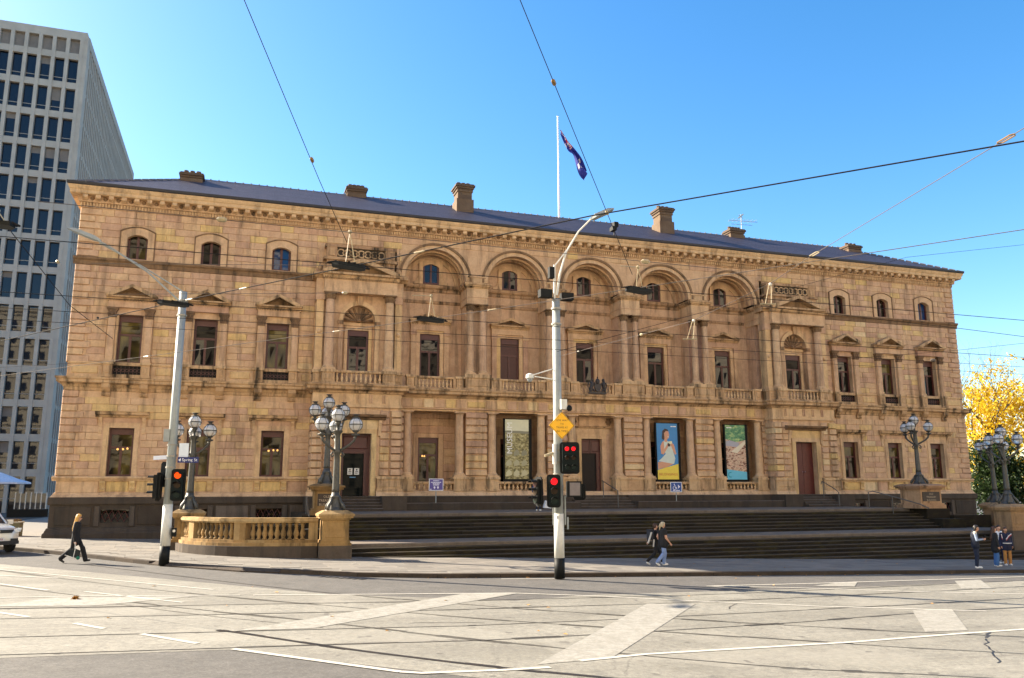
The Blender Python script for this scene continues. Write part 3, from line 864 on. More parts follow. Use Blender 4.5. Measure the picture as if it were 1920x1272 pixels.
for i, c in enumerate(WIN):
    # ground floor
    g = sash('w', c - .62, c + .62, 3.94, 6.49, 0.26, 0.34, GLASSC, parent=B)
    if i in (0, 2):
        lm = MB()
        for dx in (-.22, .04, .26): lm.sphere((c + dx + .05, .275, 5.40 + random.uniform(-.03, .03)), .06, 8, 6, sy=.4)
        lm.build('hanging_lamp', WARM, g)
    boxes('architrave', [(c - .88, c - .62, -.09, 0.02, 3.93, 6.49), (c + .62, c + .88, -.09, 0.02, 3.93, 6.49), (c - .88, c + .88, -.09, .02, 6.49, 6.76)], SS, .45)
    boxes('architrave_fillet', [(c - .98, c - .88, -.05, 0.02, 3.93, 6.76), (c + .88, c + .98, -.05, .02, 3.93, 6.76), (c - .98, c + .98, -.05, .02, 6.76, 7.05)], SS, .35)
    mb = MB(); mb.ti = .6
    mb.prism([(0, 7.04), (-.16, 7.05), (-.20, 7.14), (-.36, 7.18), (-.38, 7.28), (-.42, 7.34), (0, 7.38)], c - 1.32, c + 1.32, 'x'); mb.build('window_hood', SSD, B)
    for s in (-1, 1):
        mb = MB(); mb.ti = .5
        mb.prism([(0.0, 6.15), (-.07, 6.2), (-.09, 6.35), (-.06, 6.5), (-.10, 6.75), (-.22, 6.95), (-.24, 7.038), (0, 7.038)], c + s * 1.06 - .085, c + s * 1.06 + .085, 'x'); mb.build('console', SS, B)
        mb = MB(); mb.ti = .75
        mb.prism([(0.0, 3.16), (-.09, 3.17), (-.11, 3.27), (-.06, 3.32), (-.08, 3.45), (-.16, 3.6), (-.16, 3.69), (0, 3.69)], c + s * .72 - .13, c + s * .72 + .13, 'x'); mb.build('sill_bracket', SS, B)
    mb = MB(); mb.ti = .85; mb.frust(c - .56, c + .56, 3.14, 3.66, 0, -.03, .04); mb.build('apron_panel', SS, B)
    # first floor
    sash('w', c - .62, c + .62, 10.03, 12.68, 0.26, 0.36, GLASS if i % 2 else GLASSC, parent=B)
    boxes('architrave', [(c - .74, c - .62, -.08, .02, 10.02, 12.68), (c + .62, c + .74, -.08, .02, 10.02, 12.68), (c - .74, c + .74, -.08, .02, 12.68, 13.04)], SS, .4)
    for s in (-1, 1):
        x = c + s * .93
        mb = MB(); mb.ti = .42; mb.box(x - .185, x + .185, -.25, .02, 10.16, 12.46); mb.box(x - .22, x + .22, -.29, .02, 10.02, 10.16)
        mb.ti = .3; mb.box(x - .12, x + .12, -.275, -.25, 10.3, 12.35)
        o = mb.build('pilaster', SS, B)
        mb = MB(); mb.ti = .1
        mb.prism([(x - .19, 12.46), (x + .19, 12.46), (x + .22, 12.62), (x + .17, 12.66), (x + .21, 12.80), (x + .28, 12.92), (x - .28, 12.92), (x - .21, 12.80), (x - .17, 12.66), (x - .22, 12.62)], -.31, .0)
        for q in range(5): mb.lathe([(.02, 0), (.05, .16), (.07, .2), (.02, .23)], (x - .18 + q * .09, -.31, 12.48 + (q % 2) * .16), 5)
        mb.box(x - .29, x + .29, -.36, 0, 12.92, 13.0); mb.build('capital', SOOT_SHADE, o)
        pedestal(x - .22, x + .22, -.33, .0, 9.172, 10.02)
        mb = MB(); mb.ti = .5; mb.prism([(0, 8.17), (-.12, 8.19), (-.16, 8.30), (-.12, 8.38), (-.2, 8.45), (-.34, 8.62), (-.36, 8.83), (0, 8.83)], x - .21, x + .21, 'x'); mb.build('balcony_bracket', SSD, B)
    boxes('entablature', [(c - 1.16, c + 1.16, -.28, .0, 13.04, 13.44)], SS, .2)
    pediment(c, 1.32, 13.46, 13.64, 14.30, 0.0, .58)
    mb = MB(); mb.ti = .7; mb.box(c - .71, c + .71, -.17, .3, 9.84, 10.02); mb.box(c - .71, c + .71, -.17, .0, 9.172, 9.36); mb.build('window_sill', SSD, B)
    gr_ = MB(); gr_.box(c - .71, c + .71, -.02, .0, 9.36, 9.84)
    gg = gr_.build('sill_grille', BLACK, B)
    gm = MB()
    for q in range(7):
        x = c - .6 + q * .2
        gm.ring(x, 9.60, .065, .09, -.06, -.03, 0, 2 * PI, 10)
        gm.box(x - .112, x - .092, -.06, -.03, 9.37, 9.83)
    gm.build('grille_scroll', MAROON, gg)
    # attic
    sash('w', c - .53, c + .53, 15.87, 17.30, 0.24, 0.03, GLASSC if i == 0 else SKYREFL if i in (2, 5) else GLASS, transom=0, parent=B)
    mb = MB(); mb.ti = .45                       # segment headed surround
    zs_, rise, n = 17.05, .2, 12
    def arc(hw, zs0, rs, k): 
        t = -1 + 2 * k / n; return (c + hw * t, zs0 + rs * (1 - t * t))
    for k in range(n):
        a, b = arc(.53, zs_, rise, k), arc(.53, zs_, rise, k + 1); d, e = arc(.86, zs_ + .33, .28, k), arc(.86, zs_ + .33, .28, k + 1)
        mb.poly([(a[0], -.08, a[1]), (b[0], -.08, b[1]), (e[0], -.08, e[1]), (d[0], -.08, d[1])])
        mb.poly([(d[0], -.08, d[1]), (e[0], -.08, e[1]), (e[0], .0, e[1]), (d[0], .0, d[1])]); mb.poly([(a[0], -.08, a[1]), (a[0], .24, a[1]), (b[0], .24, b[1]), (b[0], -.08, b[1])])
    for s in (-1, 1):
        xa, xb = sorted((c + s * .53, c + s * .86)); mb.box(xa, xb, -.08, .001, 15.802, 17.05, skip='t')
        mb.poly([(c + s * .53, -.08, 17.05), (c + s * .86, -.08, 17.05), (c + s * .86, -.08, 17.38)]); mb.poly([(c + s * .86, -.08, 17.05), (c + s * .86, .0, 17.05), (c + s * .86, .0, 17.38), (c + s * .86, -.08, 17.38)])
    o = mb.build('window_surround', SS, B)
    mb = MB(); mb.ti = .2
    for k in range(n):
        d, e = arc(.86, zs_ + .335, .28, k), arc(.86, zs_ + .335, .28, k + 1); f, g2 = arc(.92, zs_ + .39, .28, k), arc(.92, zs_ + .39, .28, k + 1)
        mb.poly([(d[0], -.12, d[1]), (e[0], -.12, e[1]), (g2[0], -.12, g2[1]), (f[0], -.12, f[1])]); mb.poly([(d[0], -.12, d[1]), (d[0], -.08, d[1]), (e[0], -.08, e[1]), (e[0], -.12, e[1])]); mb.poly([(f[0], -.12, f[1]), (g2[0], -.12, g2[1]), (g2[0], .0, g2[1]), (f[0], .0, f[1])])
    for s in (-1, 1):
        xa, xb = sorted((c + s * .862, c + s * .92)); mb.box(xa, xb, -.12, .0, 15.802, 17.44)
    mb.build('hood_mould', SOOT_SHADE, o)
# dado course between first floor windows
for sgn in (-1, 1):
    ws = sorted([c for c in WIN if c * sgn > 0])
    ed = [(-HW + .02 if sgn < 0 else 17.75)] + [v for c in ws for v in (c - 1.22, c + 1.22)] + [(-17.75 if sgn < 0 else HW - .02)]
    for k in range(0, len(ed), 2):
        a, b = ed[k], ed[k + 1]
        if b - a < .25: continue
        mb = MB(); mb.ti = .6; mb.box(a, b, -.1, 0, 9.172, 9.30); mb.prism([(0, 9.86), (-.06, 9.88), (-.10, 9.95), (-.10, 10.0), (0, 10.04)], a, b, 'x'); mb.ti = .45; mb.box(a, b, -.04, 0, 9.30, 9.86)
        if b - a > .8: mb.ti = .7; mb.frust(a + .2, b - .2, 9.38, 9.78, -.04, -.08, .03)
        mb.build('dado', SS, B)

# ---- central block: ground floor arcade
mb = MB(); mb.ti = .35
for c in BAYX:                                  # back walls of the loggias
    half = 2.6375
    yb = RB
    if c == 0.0:
        wallgrid(mb, -half, half, 2.85, 8.0, 0.62, [(-.72, .72, 2.85, 6.42)], .3)
    else:
        wallgrid(mb, c - half, c + half, 2.85, 8.0, yb, [(c - .64, c + .64, 2.85 if False else 3.6, 6.36)], .2)
mb.poly([(-13.1, -.1, 2.85), (13.1, -.1, 2.85), (13.1, RB, 2.85), (-13.1, RB, 2.85)])
mb.build('loggia_wall', SS, B)
boxes('loggia_ceiling', [(-13.1, 13.1, -.28, RB + .2, 7.98, 8.02)], SS, .3)
rest = []
for c in BAYX:
    if c == 0: continue
    sash('w', c - .64, c + .64, 3.6, 6.36, RB + .1, .32, GLASSC if c < -6 else GLASS, parent=B)
    boxes('architrave', [(c - .92, c - .64, RB - .07, RB + .01, 2.86, 6.36), (c + .64, c + .92, RB - .07, RB + .01, 2.86, 6.36), (c - .92, c + .92, RB - .07, RB + .01, 6.36, 6.62)], SS, .4)
    # rusticated courses on the back wall
    z = 2.9
    while z < 7.9:
        for xa, xb in (((c - 1.95, c - .95), (c + .95, c + 1.95)) if z < 6.5 else ((c - 1.95, c + 1.95),)):
            mb = MB(); mb.ti = tintpick(random.random() * .7); mb.frust(xa, xb, z, min(z + .46, 7.96), RB, RB - .04, .03); mb.build('rusticated_block', SS, B)
        z += .465
lamp_ = MB(); lamp_.sphere((-10.88, RB + .115, 5.25), .06, 8, 6, sy=.4); lamp_.sphere((-10.75, RB + .115, 5.24), .06, 8, 6, sy=.4); lamp_.build('hanging_lamp', WARM, B)
# central doorway
boxes('door_architrave', [(-1.02, -.72, .50, .64, 2.85, 6.42), (.72, 1.02, .50, .64, 2.85, 6.42), (-1.02, 1.02, .50, .64, 6.42, 6.74)], SS, .55)
boxes('door_panel_surround', [(-1.25, -1.02, .53, .63, 2.85, 6.74), (1.02, 1.25, .53, .63, 2.85, 6.74), (-1.25, 1.25, .53, .63, 6.74, 7.1), (-.85, .85, .54, .63, 7.25, 7.8)], SS, .35)
mb = MB(); mb.prism([(.62, 7.08), (.45, 7.1), (.40, 7.2), (.62, 7.24)], -1.35, 1.35, 'x'); mb.build('door_hood', SSD, B)
for s in (-1, 1):
    mb = MB(); mb.ti = .1
    for a in range(6): mb.sphere((s * 1.22 + .13 * math.cos(a * PI / 3), .52, 7.52 + .16 * math.sin(a * PI / 3)), .085, 6, 5)
    mb.sphere((s * 1.22, .5, 7.52), .1, 6, 5); mb.build('carved_wreath', SOOT_SHADE, B)
mb = MB(); mb.box(-.72, .72, .9, .95, 2.85, 6.42); mb.build('door_recess', INTERIOR, B)
for s in (-1, 1):
    mb = MB(); xa, xb = sorted((s * .02, s * .70)); mb.box(xa if s > 0 else xa, xb, .80, .86, 5.5, 6.40)
    mb.frust(xa + .08, xb - .08, 5.6, 6.3, .80, .775, .04); mb.build('door_transom', MAROON, B)
mb = MB(); mb.box(.42, .70, .78, .86, 2.86, 5.5)
for q in range(3): mb.frust(.46, .66, 3.0 + q * .83, 3.7 + q * .83, .78, .76, .03)
mb.build('door', MAROON, B)
# piers
for x in [-12.72] + PIER + [12.72]:
    w = .66 if abs(x) < 12 else .32
    sh = MB(); sh.ti = .35; sh.box(x - w + .03, x + w - .03, -.12, RB, 3.9, 7.86); o = sh.build('pier', SS, B)
    z = 3.95
    while z < 7.75:
        mb = MB(); mb.ti = tintpick(random.random())
        b0 = len(mb.v); c = .045; h = .4265; xa, xb = x - w, x + w
        mb.v += [(xa, .5, z), (xa, -.18, z), (xb, -.18, z), (xb, .5, z), (xa, .5, z + h), (xa, -.18, z + h), (xb, -.18, z + h), (xb, .5, z + h)]
        mb.v = []
        mb.prism([(.5, z + .06), (-.14, z + .06), (-.24, z + .11), (-.24, z + h - .05), (-.14, z + h), (.5, z + h)], xa, xb, 'x')
        mb.build('rusticated_block', SS, o); z += h + .006
    pedestal(x - w - .06, x + w + .06, -.30, .5, 3.12, 3.94, .12, panel=False) if abs(x) < 12 else None
    mb = MB(); mb.ti = .85; mb.frust(x - w + .1, x + w - .1, 8.14, 8.48, -.16, -.21, .03) if abs(x) < 12 else None
    if abs(x) < 12: mb.build('frieze_panel', SS, B)
for c in BAYX:
    for s in (-1, 1):
        x = c + s * 1.61
        column(x, -.02, 3.94, 7.84, .265, 'plain')
        pedestal(x - .38, x + .38, -.34, .5, 3.12, 3.94, .12, tint=.8, panel=False)
    if c != 0: balustrade(c - 1.23, c + 1.23, -.12, 3.10, 3.68, 9)
mb = MB(); mb.ti = .5; mb.prism([(.3, 2.853), (-.48, 2.853), (-.46, 2.88), (-.38, 3.0), (-.36, 3.08), (-.30, 3.12), (.3, 3.12)], -12.9, -1.3, 'x'); mb.build('base_course', SS, B)
mb = MB(); mb.ti = .5; mb.prism([(.3, 2.853), (-.48, 2.853), (-.46, 2.88), (-.38, 3.0), (-.36, 3.08), (-.30, 3.12), (.3, 3.12)], 1.3, 12.9, 'x'); mb.build('base_course', SS, B)
# entablature over the arcade
mb = MB(); mb.ti = .55
mb.prism([(RB, 7.86), (-.16, 7.86), (-.16, 7.94), (-.22, 7.98), (-.22, 8.03), (RB, 8.03)], -13.0, 13.0, 'x'); mb.build('arcade_architrave', SS, B)
mb = MB(); mb.ti = .55; mb.box(-13.0, 13.0, -.16, .3, 8.032, 8.64); mb.build('frieze', SS, B)
for c in BAYX:
    for q in range(6):
        x = c - 1.7 + q * .68
        mb = MB(); mb.ti = tintpick(random.random()); mb.frust(x - .30, x + .30, 8.06, 8.58, -.16, -.195, .02); mb.build('frieze_block', SS, B)
        if q < 5:
            mb = MB(); mb.ti = .6
            for t in (-.03, .03): mb.box(x + .34 + t - .018, x + .34 + t + .018, -.21, -.16, 8.08, 8.56)
            mb.build('triglyph', SS, B)
mb = MB(); mb.ti = .6
mb.prism([(RB + .1, 8.642), (-.2, 8.642), (-.24, 8.70), (-.30, 8.78), (-.50, 8.84), (-.54, 8.87), (-.54, 9.0), (-.60, 9.05), (-.62, 9.14), (-.56, 9.168), (RB + .1, 9.168)], -12.75, 12.75, 'x'); mb.build('arcade_cornice', SSD, B)

# ---- central block: first floor loggia
for c in BAYX:
    mb = MB(); mb.ti = .3
    wallgrid(mb, c - 2.6375, c + 2.6375, 9.168, 16.06, RB, [(c - .64, c + .64, 10.05, 12.84)], .2)
    n = 20
    for k in range(n):                          # lunette wall under the vault
        a0, a1 = PI * k / n, PI * (k + 1) / n
        for (ha, hb) in ((0, 1),):
            xa, xb = c + 1.92 * math.cos(a0), c + 1.92 * math.cos(a1)
            za, zb = 16.06 + 1.92 * math.sin(a0), 16.06 + 1.92 * math.sin(a1)
            mb.poly([(xb, RB, 16.06), (xa, RB, 16.06), (xa, RB, za), (xb, RB, zb)])
    mb.build('loggia_wall', SS, B)
    # coffered barrel vault
    mb = MB(); mb.ti = .25
    for k in range(n):
        a0, a1 = PI * k / n, PI * (k + 1) / n
        mb.poly([(c + 1.92 * math.cos(a0), 0.0, 16.06 + 1.92 * math.sin(a0)), (c + 1.92 * math.cos(a1), 0.0, 16.06 + 1.92 * math.sin(a1)), (c + 1.92 * math.cos(a1), RB, 16.06 + 1.92 * math.sin(a1)), (c + 1.92 * math.cos(a0), RB, 16.06 + 1.92 * math.sin(a0))])
    v = mb.build('vault', SS, B)
    for q, y in enumerate((.35, .85)):
        mb = MB(); mb.ti = .5; mb.ring(c, 16.06, 1.82, 1.921, y, y + .14, 0, PI, 24); mb.build('vault_rib', SS, v)
    mb = MB(); mb.ti = .45; mb.ring(c, 16.06, 1.55, 1.80, RB - .08, RB, 0, PI, 24); mb.build('lunette_arch', SS, v)
    # archivolt
    mb = MB(); mb.ti = .5; mb.ring(c, 16.06, 1.925, 2.16, -.07, .3, 0, PI, 32); o = mb.build('archivolt', SS, B)
    mb = MB(); mb.ti = .25; mb.ring(c, 16.06, 2.165, 2.30, -.14, .2, 0, PI, 32); mb.build('archivolt_mould', SOOT_SHADE, o)
    # spandrel wall above the arch
    mb = MB(); mb.ti = .42
    xs = [c - 2.6375, c - 2.3] + [c + 1.95 * math.cos(PI - PI * k / 32) for k in range(33)] + [c + 2.3, c + 2.6375]
    def low(x):
        d = abs(x - c); return 16.06 + math.sqrt(max(0, 1.95 ** 2 - d * d)) if d < 1.95 else 15.9
    for k in range(len(xs) - 1):
        if abs((xs[k] + xs[k + 1]) / 2 - c) > 1.95: za = zb = 15.9
        else: za, zb = low(xs[k]), low(xs[k + 1])
        mb.poly([(xs[k], 0.0, za), (xs[k + 1], 0.0, zb), (xs[k + 1], 0.0, 18.72), (xs[k], 0.0, 18.72)])
    mb.build('spandrel_wall', SS, B)
    # first floor window
    sash('w', c - .64, c + .64, 10.06, 12.84, RB + .08, .36, GLASS if c != -5.275 else plain('window_shutter', (.07, .022, .016), .5), parent=B)
    boxes('architrave', [(c - .88, c - .64, RB - .09, RB + .01, 10.05, 12.84), (c + .64, c + .88, RB - .09, RB + .01, 10.05, 12.84), (c - .88, c + .88, RB - .09, RB + .01, 12.84, 13.06)], SS, .6)
    for s in (-1, 1):
        boxes('pilaster', [(min(c + s * .90, c + s * 1.22), max(c + s * .90, c + s * 1.22), RB - .15, RB + .01, 9.2, 12.75), (min(c + s * .87, c + s * 1.26), max(c + s * .87, c + s * 1.26), RB - .20, RB + .01, 12.75, 13.06)], SS, .25)
    boxes('entablature', [(c - 1.24, c + 1.24, RB - .17, RB, 13.06, 13.46)], SS, .25)
    pediment(c, 1.36, 13.48, 13.66, 14.16, RB, .36)
    # upper string under the lunette, attic window
    mb = MB(); mb.ti = .3
    mb.prism([(RB, 15.55), (RB - .06, 15.56), (RB - .08, 15.72), (RB - .2, 15.82), (RB - .24, 15.92), (RB - .24, 16.0), (RB, 16.04)], c - 1.96, c + 1.96, 'x'); mb.prism([(RB, 14.8), (RB - .06, 14.82), (RB - .08, 14.98), (RB, 15.02)], c - 1.96, c + 1.96, 'x'); mb.build('string_course', SSD, B)
    wf = sash('w', c - .53, c + .53, 16.08, 17.40, RB - .06, .03, GLASS, transom=0, parent=B)
    mb = MB(); mb.ti = .45; n = 10
    for k in range(n):
        t0, t1 = -1 + 2 * k / n, -1 + 2 * (k + 1) / n
        A = lambda t: (c + .53 * t, 17.18 + .2 * (1 - t * t)); Bq = lambda t: (c + .78 * t, 17.42 + .25 * (1 - t * t))
        a, b, d, e = A(t0), A(t1), Bq(t0), Bq(t1)
        mb.poly([(a[0], RB - .12, a[1]), (b[0], RB - .12, b[1]), (e[0], RB - .12, e[1]), (d[0], RB - .12, d[1])]); mb.poly([(d[0], RB - .12, d[1]), (e[0], RB - .12, e[1]), (e[0], RB, e[1]), (d[0], RB, d[1])]); mb.poly([(a[0], RB - .12, a[1]), (a[0], RB, a[1]), (b[0], RB, b[1]), (b[0], RB - .12, b[1])])
    for s in (-1, 1):
        xa, xb = sorted((c + s * .53, c + s * .78)); mb.box(xa, xb, RB - .12, RB - .001, 16.05, 17.18); mb.poly([(c + s * .53, RB - .12, 17.18), (c + s * .78, RB - .12, 17.18), (c + s * .78, RB - .12, 17.42)])
        mb.poly([(c + s * .78, RB - .12, 17.18), (c + s * .78, RB, 17.18), (c + s * .78, RB, 17.42), (c + s * .78, RB - .12, 17.42)])
        mb.prism([(c + s * .80, 16.06), (c + s * 1.16, 16.06), (c + s * 1.12, 16.2), (c + s * .95, 16.25), (c + s * .86, 16.45), (c + s * .80, 16.5)][::s], RB - .12, RB - .003)
    mb.build('window_surround', SS, B)
    # balcony
    balustrade(c - 1.10, c + 1.10, -.30, 9.17, 9.93, 9)
    for s in (-1, 1):
        xa, xb = sorted((c + s * 1.10, c + s * 1.26)); boxes('pedestal', [(xa, xb, -.43, -.16, 9.172, 9.94)], SSD, .6)
        xa, xb = sorted((c + s * 1.30, c + s * 1.76)); pedestal(xa, xb, -.46, -.1, 9.172, 9.96, .13)
for x in PIER + [-12.95, 12.95]:
    end = abs(x) > 12
    w = .60
    x0, x1 = (x - w, x + w)
    if end: x0, x1 = (x - .2, x + .28) if x < 0 else (x - .28, x + .2)
    boxes('loggia_pier', [(x0, x1, .42, RB, 9.168, 14.6)], SS, .3)
    boxes('pilaster', [(x0 + .03, x1 - .03, .36, .42, 10.1, 14.55)], SS, .2)
    if not end:
        pedestal(x - .78, x + .78, -.48, .4, 9.172, 10.14, .22, tint=.6)
        for s in (-1, 1): column(x + s * .405, -.08, 10.14, 14.60, .225, 'leaf')
    xa, xb = (x0 - .06, x1 + .06)
    if not end: xa, xb = x - .68, x + .68
    mb = MB(); mb.ti = .45; mb.box(xa, xb, -.34, RB, 14.60, 15.0); mb.ti = .3; mb.box(xa - .03, xb + .03, -.37, RB, 15.0, 15.06); mb.ti = .5; mb.box(xa, xb, -.33, RB, 15.06, 15.62); mb.build('entablature', SS, B)
    mb = MB(); mb.ti = .6
    for k, (o, za, zb) in enumerate(((.05, 15.62, 15.70), (.14, 15.70, 15.80), (.20, 15.80, 15.90))): mb.box(xa - o, xb + o, -.34 - o, RB, za, zb)
    mb.build('impost_cornice', SSD, B)
    if not end:
        mb = MB(); mb.ti = .7; mb.box(x - .52, x + .52, -.12, -.001, 15.902, 16.34); mb.box(x - .30, x + .30, -.17, -.12, 16.0, 16.3); mb.box(x - .58, x + .58, -.17, 0, 16.34, 16.42); mb.build('impost_block', SSD, B)
# coat of arms on the balcony
mb = MB()
y0 = -.52
mb.prism([(-.62, 9.2), (.62, 9.2), (.60, 9.32), (-.60, 9.32)], y0 - .12, y0)
mb.prism([(-.20, 9.85), (.20, 9.85), (.22, 9.58), (.12, 9.40), (0, 9.32), (-.12, 9.40), (-.22, 9.58)], y0 - .16, y0 - .04)
for s in (-1, 1):                                # rearing supporters beside the shield
    mb.tube([(s * .50, y0 - .08, 9.32), (s * .48, y0 - .1, 9.55), (s * .38, y0 - .12, 9.8), (s * .42, y0 - .1, 10.0), (s * .34, y0 - .14, 10.1)], [.09, .11, .13, .09, .05], 7)
    mb.tube([(s * .38, y0 - .12, 9.82), (s * .24, y0 - .18, 9.9), (s * .2, y0 - .18, 9.75)], [.06, .045, .035], 6); mb.tube([(s * .46, y0 - .1, 9.5), (s * .3, y0 - .16, 9.45), (s * .28, y0 - .16, 9.33)], [.08, .06, .04], 6)
    mb.sphere((s * .38, y0 - .12, 10.08), .10, 8, 6); mb.tube([(s * .55, y0 - .06, 9.4), (s * .66, y0 - .06, 9.7), (s * .58, y0 - .06, 9.95)], [.03, .03, .05], 5)
mb.lathe([(.14, 0), (.16, .12), (.10, .22), (.02, .3)], (0, y0 - .1, 9.92), 8); mb.sphere((0, y0 - .1, 10.27), .055, 6, 5)
mb.sphere((0, y0 - .1, 9.9), .13, 8, 6, sz=.8)
mb.build('coat_of_arms', plain('dark_bronze', (.05, .042, .04), .55, .2, var=.3, scale=12), B)

# ---- porticoes
for p in PORT:
    sg = -1 if p < 0 else 1
    mb = MB(); mb.ti = .4                        # ground floor block
    wallgrid(mb, p - 2.5, p + 2.5, 2.85, 8.66, -1.0, [(p - .84, p + .84, 2.85, 6.36)], .5)
    for s in (-1, 1): mb.poly([(p + s * 2.5, -1.0, 2.85), (p + s * 2.5, .02, 2.85), (p + s * 2.5, .02, 8.66), (p + s * 2.5, -1.0, 8.66)])
    mb.build('portico_wall', SS, B)
    z = 3.98
    while z < 7.7:
        for s in (-1, 1):
            for (u0, u1, dy) in ((1.30, 1.88, 0.0), (1.92, 2.54, .0)):
                xa, xb = sorted((p + s * u0, p + s * u1)); mb = MB(); mb.ti = tintpick(random.random()); mb.frust(xa, xb, z, z + .40, -1.0, -1.09 - (.1 if u0 > 1.9 else 0), .045)
                if u0 > 1.9: mb.box(xb if s > 0 else xa - .04, xb + .04 if s > 0 else xa, -1.0, .0, z + .04, z + .36)
                mb.build('rusticated_block', SS, B)
        z += .415
    for s in (-1, 1):
        xa, xb = sorted((p + s * 1.22, p + s * 2.62)); pedestal(xa, xb, -1.2, -.99, 3.12, 3.94, .14, tint=.7, panel=True)
    for s in (-1, 1):
        mb = MB(); mb.ti = .5; xa, xb = sorted((p + s * 1.16, p + s * 2.7)); mb.prism([(-.98, 2.853), (-1.32, 2.853), (-1.3, 2.9), (-1.24, 3.05), (-1.2, 3.12), (-.98, 3.12)], xa, xb, 'x')
        xs_ = p + s * 2.5; xa, xb = sorted((xs_ + s * .0, xs_ + s * .12)); mb.box(xa, xb, -1.0, 0, 2.855, 3.10); mb.build('base_course', SS, B)
    boxes('door_architrave', [(p - 1.12, p - .84, -1.1, -.99, 2.853, 6.36), (p + .84, p + 1.12, -1.1, -.99, 2.853, 6.36), (p - 1.12, p + 1.12, -1.1, -.99, 6.36, 6.62), (p - 1.2, p + 1.2, -1.07, -.99, 6.62, 7.14)], SS, .75)
    mb = MB(); mb.ti = .1; mb.prism([(-1.0, 7.14), (-1.2, 7.16), (-1.24, 7.26), (-1.44, 7.30), (-1.5, 7.42), (-1.0, 7.48)], p - 1.62, p + 1.62, 'x'); mb.build('door_hood', SOOT_SHADE, B)
    for s in (-1, 1):
        mb = MB(); mb.ti = .5; mb.prism([(-1.0, 6.2), (-1.1, 6.25), (-1.12, 6.5), (-1.2, 6.8), (-1.28, 7.0), (-1.28, 7.13), (-1.0, 7.13)], p + s * 1.3 - .09, p + s * 1.3 + .09, 'x'); mb.build('console', SS, B)
    if sg < 0:                                  # open glazed entrance, maroon transom panel
        mb = MB(); mb.box(p - .84, p + .84, -.60, -.54, 5.35, 6.36); mb.frust(p - .7, p + .7, 5.5, 6.22, -.60, -.63, .05); mb.build('door_transom', MAROON, B)
        mb = MB(); mb.box(p - .84, p - .66, -.60, -.53, 2.86, 5.35); mb.box(p + .50, p + .84, -.60, -.53, 2.86, 5.35); mb.box(p - .66, p + .5, -.6, -.53, 5.25, 5.35); df = mb.build('door_frame', MAROON, B)
        mb = MB(); mb.poly([(p - .66, -.55, 2.87), (p + .5, -.55, 2.87), (p + .5, -.55, 5.25), (p - .66, -.55, 5.25)]); mb.build('door_glass', glassmat('entrance_glass', (.006, .008, .008), 1.15, .03, .002), df)
        for q in range(2):
            mb = MB(); x = p - .40 + q * .38; mb.box(x, x + .28, -.562, -.552, 4.05, 4.42); o = mb.build('notice', plain('white_notice', (.62, .62, .60), .6), df)
            mb = MB(); mb.box(x + .06, x + .22, -.566, -.563, 4.2, 4.24); mb.box(x + .06, x + .2, -.566, -.563, 4.12, 4.15); mb.box(x + .1, x + .18, -.566, -.563, 4.29, 4.37)
            mb.build('notice_print', BLACK, df)
        mb = MB(); mb.box(p - .26, p + .08, -.562, -.552, 3.88, 3.93); mb.build('notice', plain('blue_notice', (.10, .25, .45), .6), df)
        mat_ = MB()
        for q in range(9):
            x = p - .78 + q * .175; mat_.poly([(x, -1.45, 2.858), (x + .09, -1.45, 2.858), (x + .17, -1.12, 2.858), (x + .08, -1.12, 2.858)])
        mat_.build('hazard_stripe', plain('hazard_yellow', (.55, .33, .06), .7), B)
    else:                                       # closed maroon double door
        for s in (-1, 1):
            xa, xb = sorted((p + s * .01, p + s * .84)); mb = MB(); mb.box(xa, xb, -.60, -.53, 2.86, 6.34)
            for (za, zb) in ((3.0, 3.6), (3.75, 4.6), (4.75, 5.55), (5.7, 6.2)): mb.frust(xa + .12, xb - .12, za, zb, -.60, -.575, .04); mb.box(xa + .08, xb - .08, -.612, -.60, za - .06, za - .03)
            d = mb.build('door', plain('door_red', (.10, .020, .016), .45), B)
            mb = MB(); mb.sphere((p + s * .1, -.66, 4.35), .04, 8, 6); mb.build('door_handle', CHROME, d)
    # entablature and balcony
    mb = MB(); mb.ti = .6; mb.box(p - 2.57, p + 2.57, -1.12, .0, 7.86, 8.02); mb.box(p - 2.525, p + 2.525, -1.06, .0, 8.02, 8.652); mb.build('frieze', SS, B)
    for q in range(5):
        x = p - 1.5 + q * .75; mb = MB(); mb.ti = tintpick(random.random())
        for t in (-.06, .06): mb.box(x + t - .035, x + t + .035, -1.12, -1.06, 8.12, 8.60)
        mb.build('triglyph', SS, B)
    mb = MB(); mb.ti = .55
    mb.sweep([(0, 8.655), (.08, 8.66), (.12, 8.76), (.30, 8.84), (.34, 8.87), (.34, 9.0), (.40, 9.05), (.42, 9.14), (.36, 9.17), (0, 9.172)], p - 2.55, p + 2.55, -1.06, 0.0)
    mb.poly([(p - 2.8, -1.3, 9.171), (p + 2.8, -1.3, 9.171), (p + 2.8, 0, 9.171), (p - 2.8, 0, 9.171)]); mb.build('portico_cornice', SSD, B)
    # first floor
    yw = -.52
    mb = MB(); mb.ti = .35
    n = 16
    wallgrid(mb, p - 2.45, p + 2.45, 9.17, 13.0, yw, [(p - .94, p + .94, 9.17, 13.0)], .32)
    xs = [p - 2.45] + [p + .94 * math.cos(PI - PI * k / n) for k in range(n + 1)] + [p + 2.45]
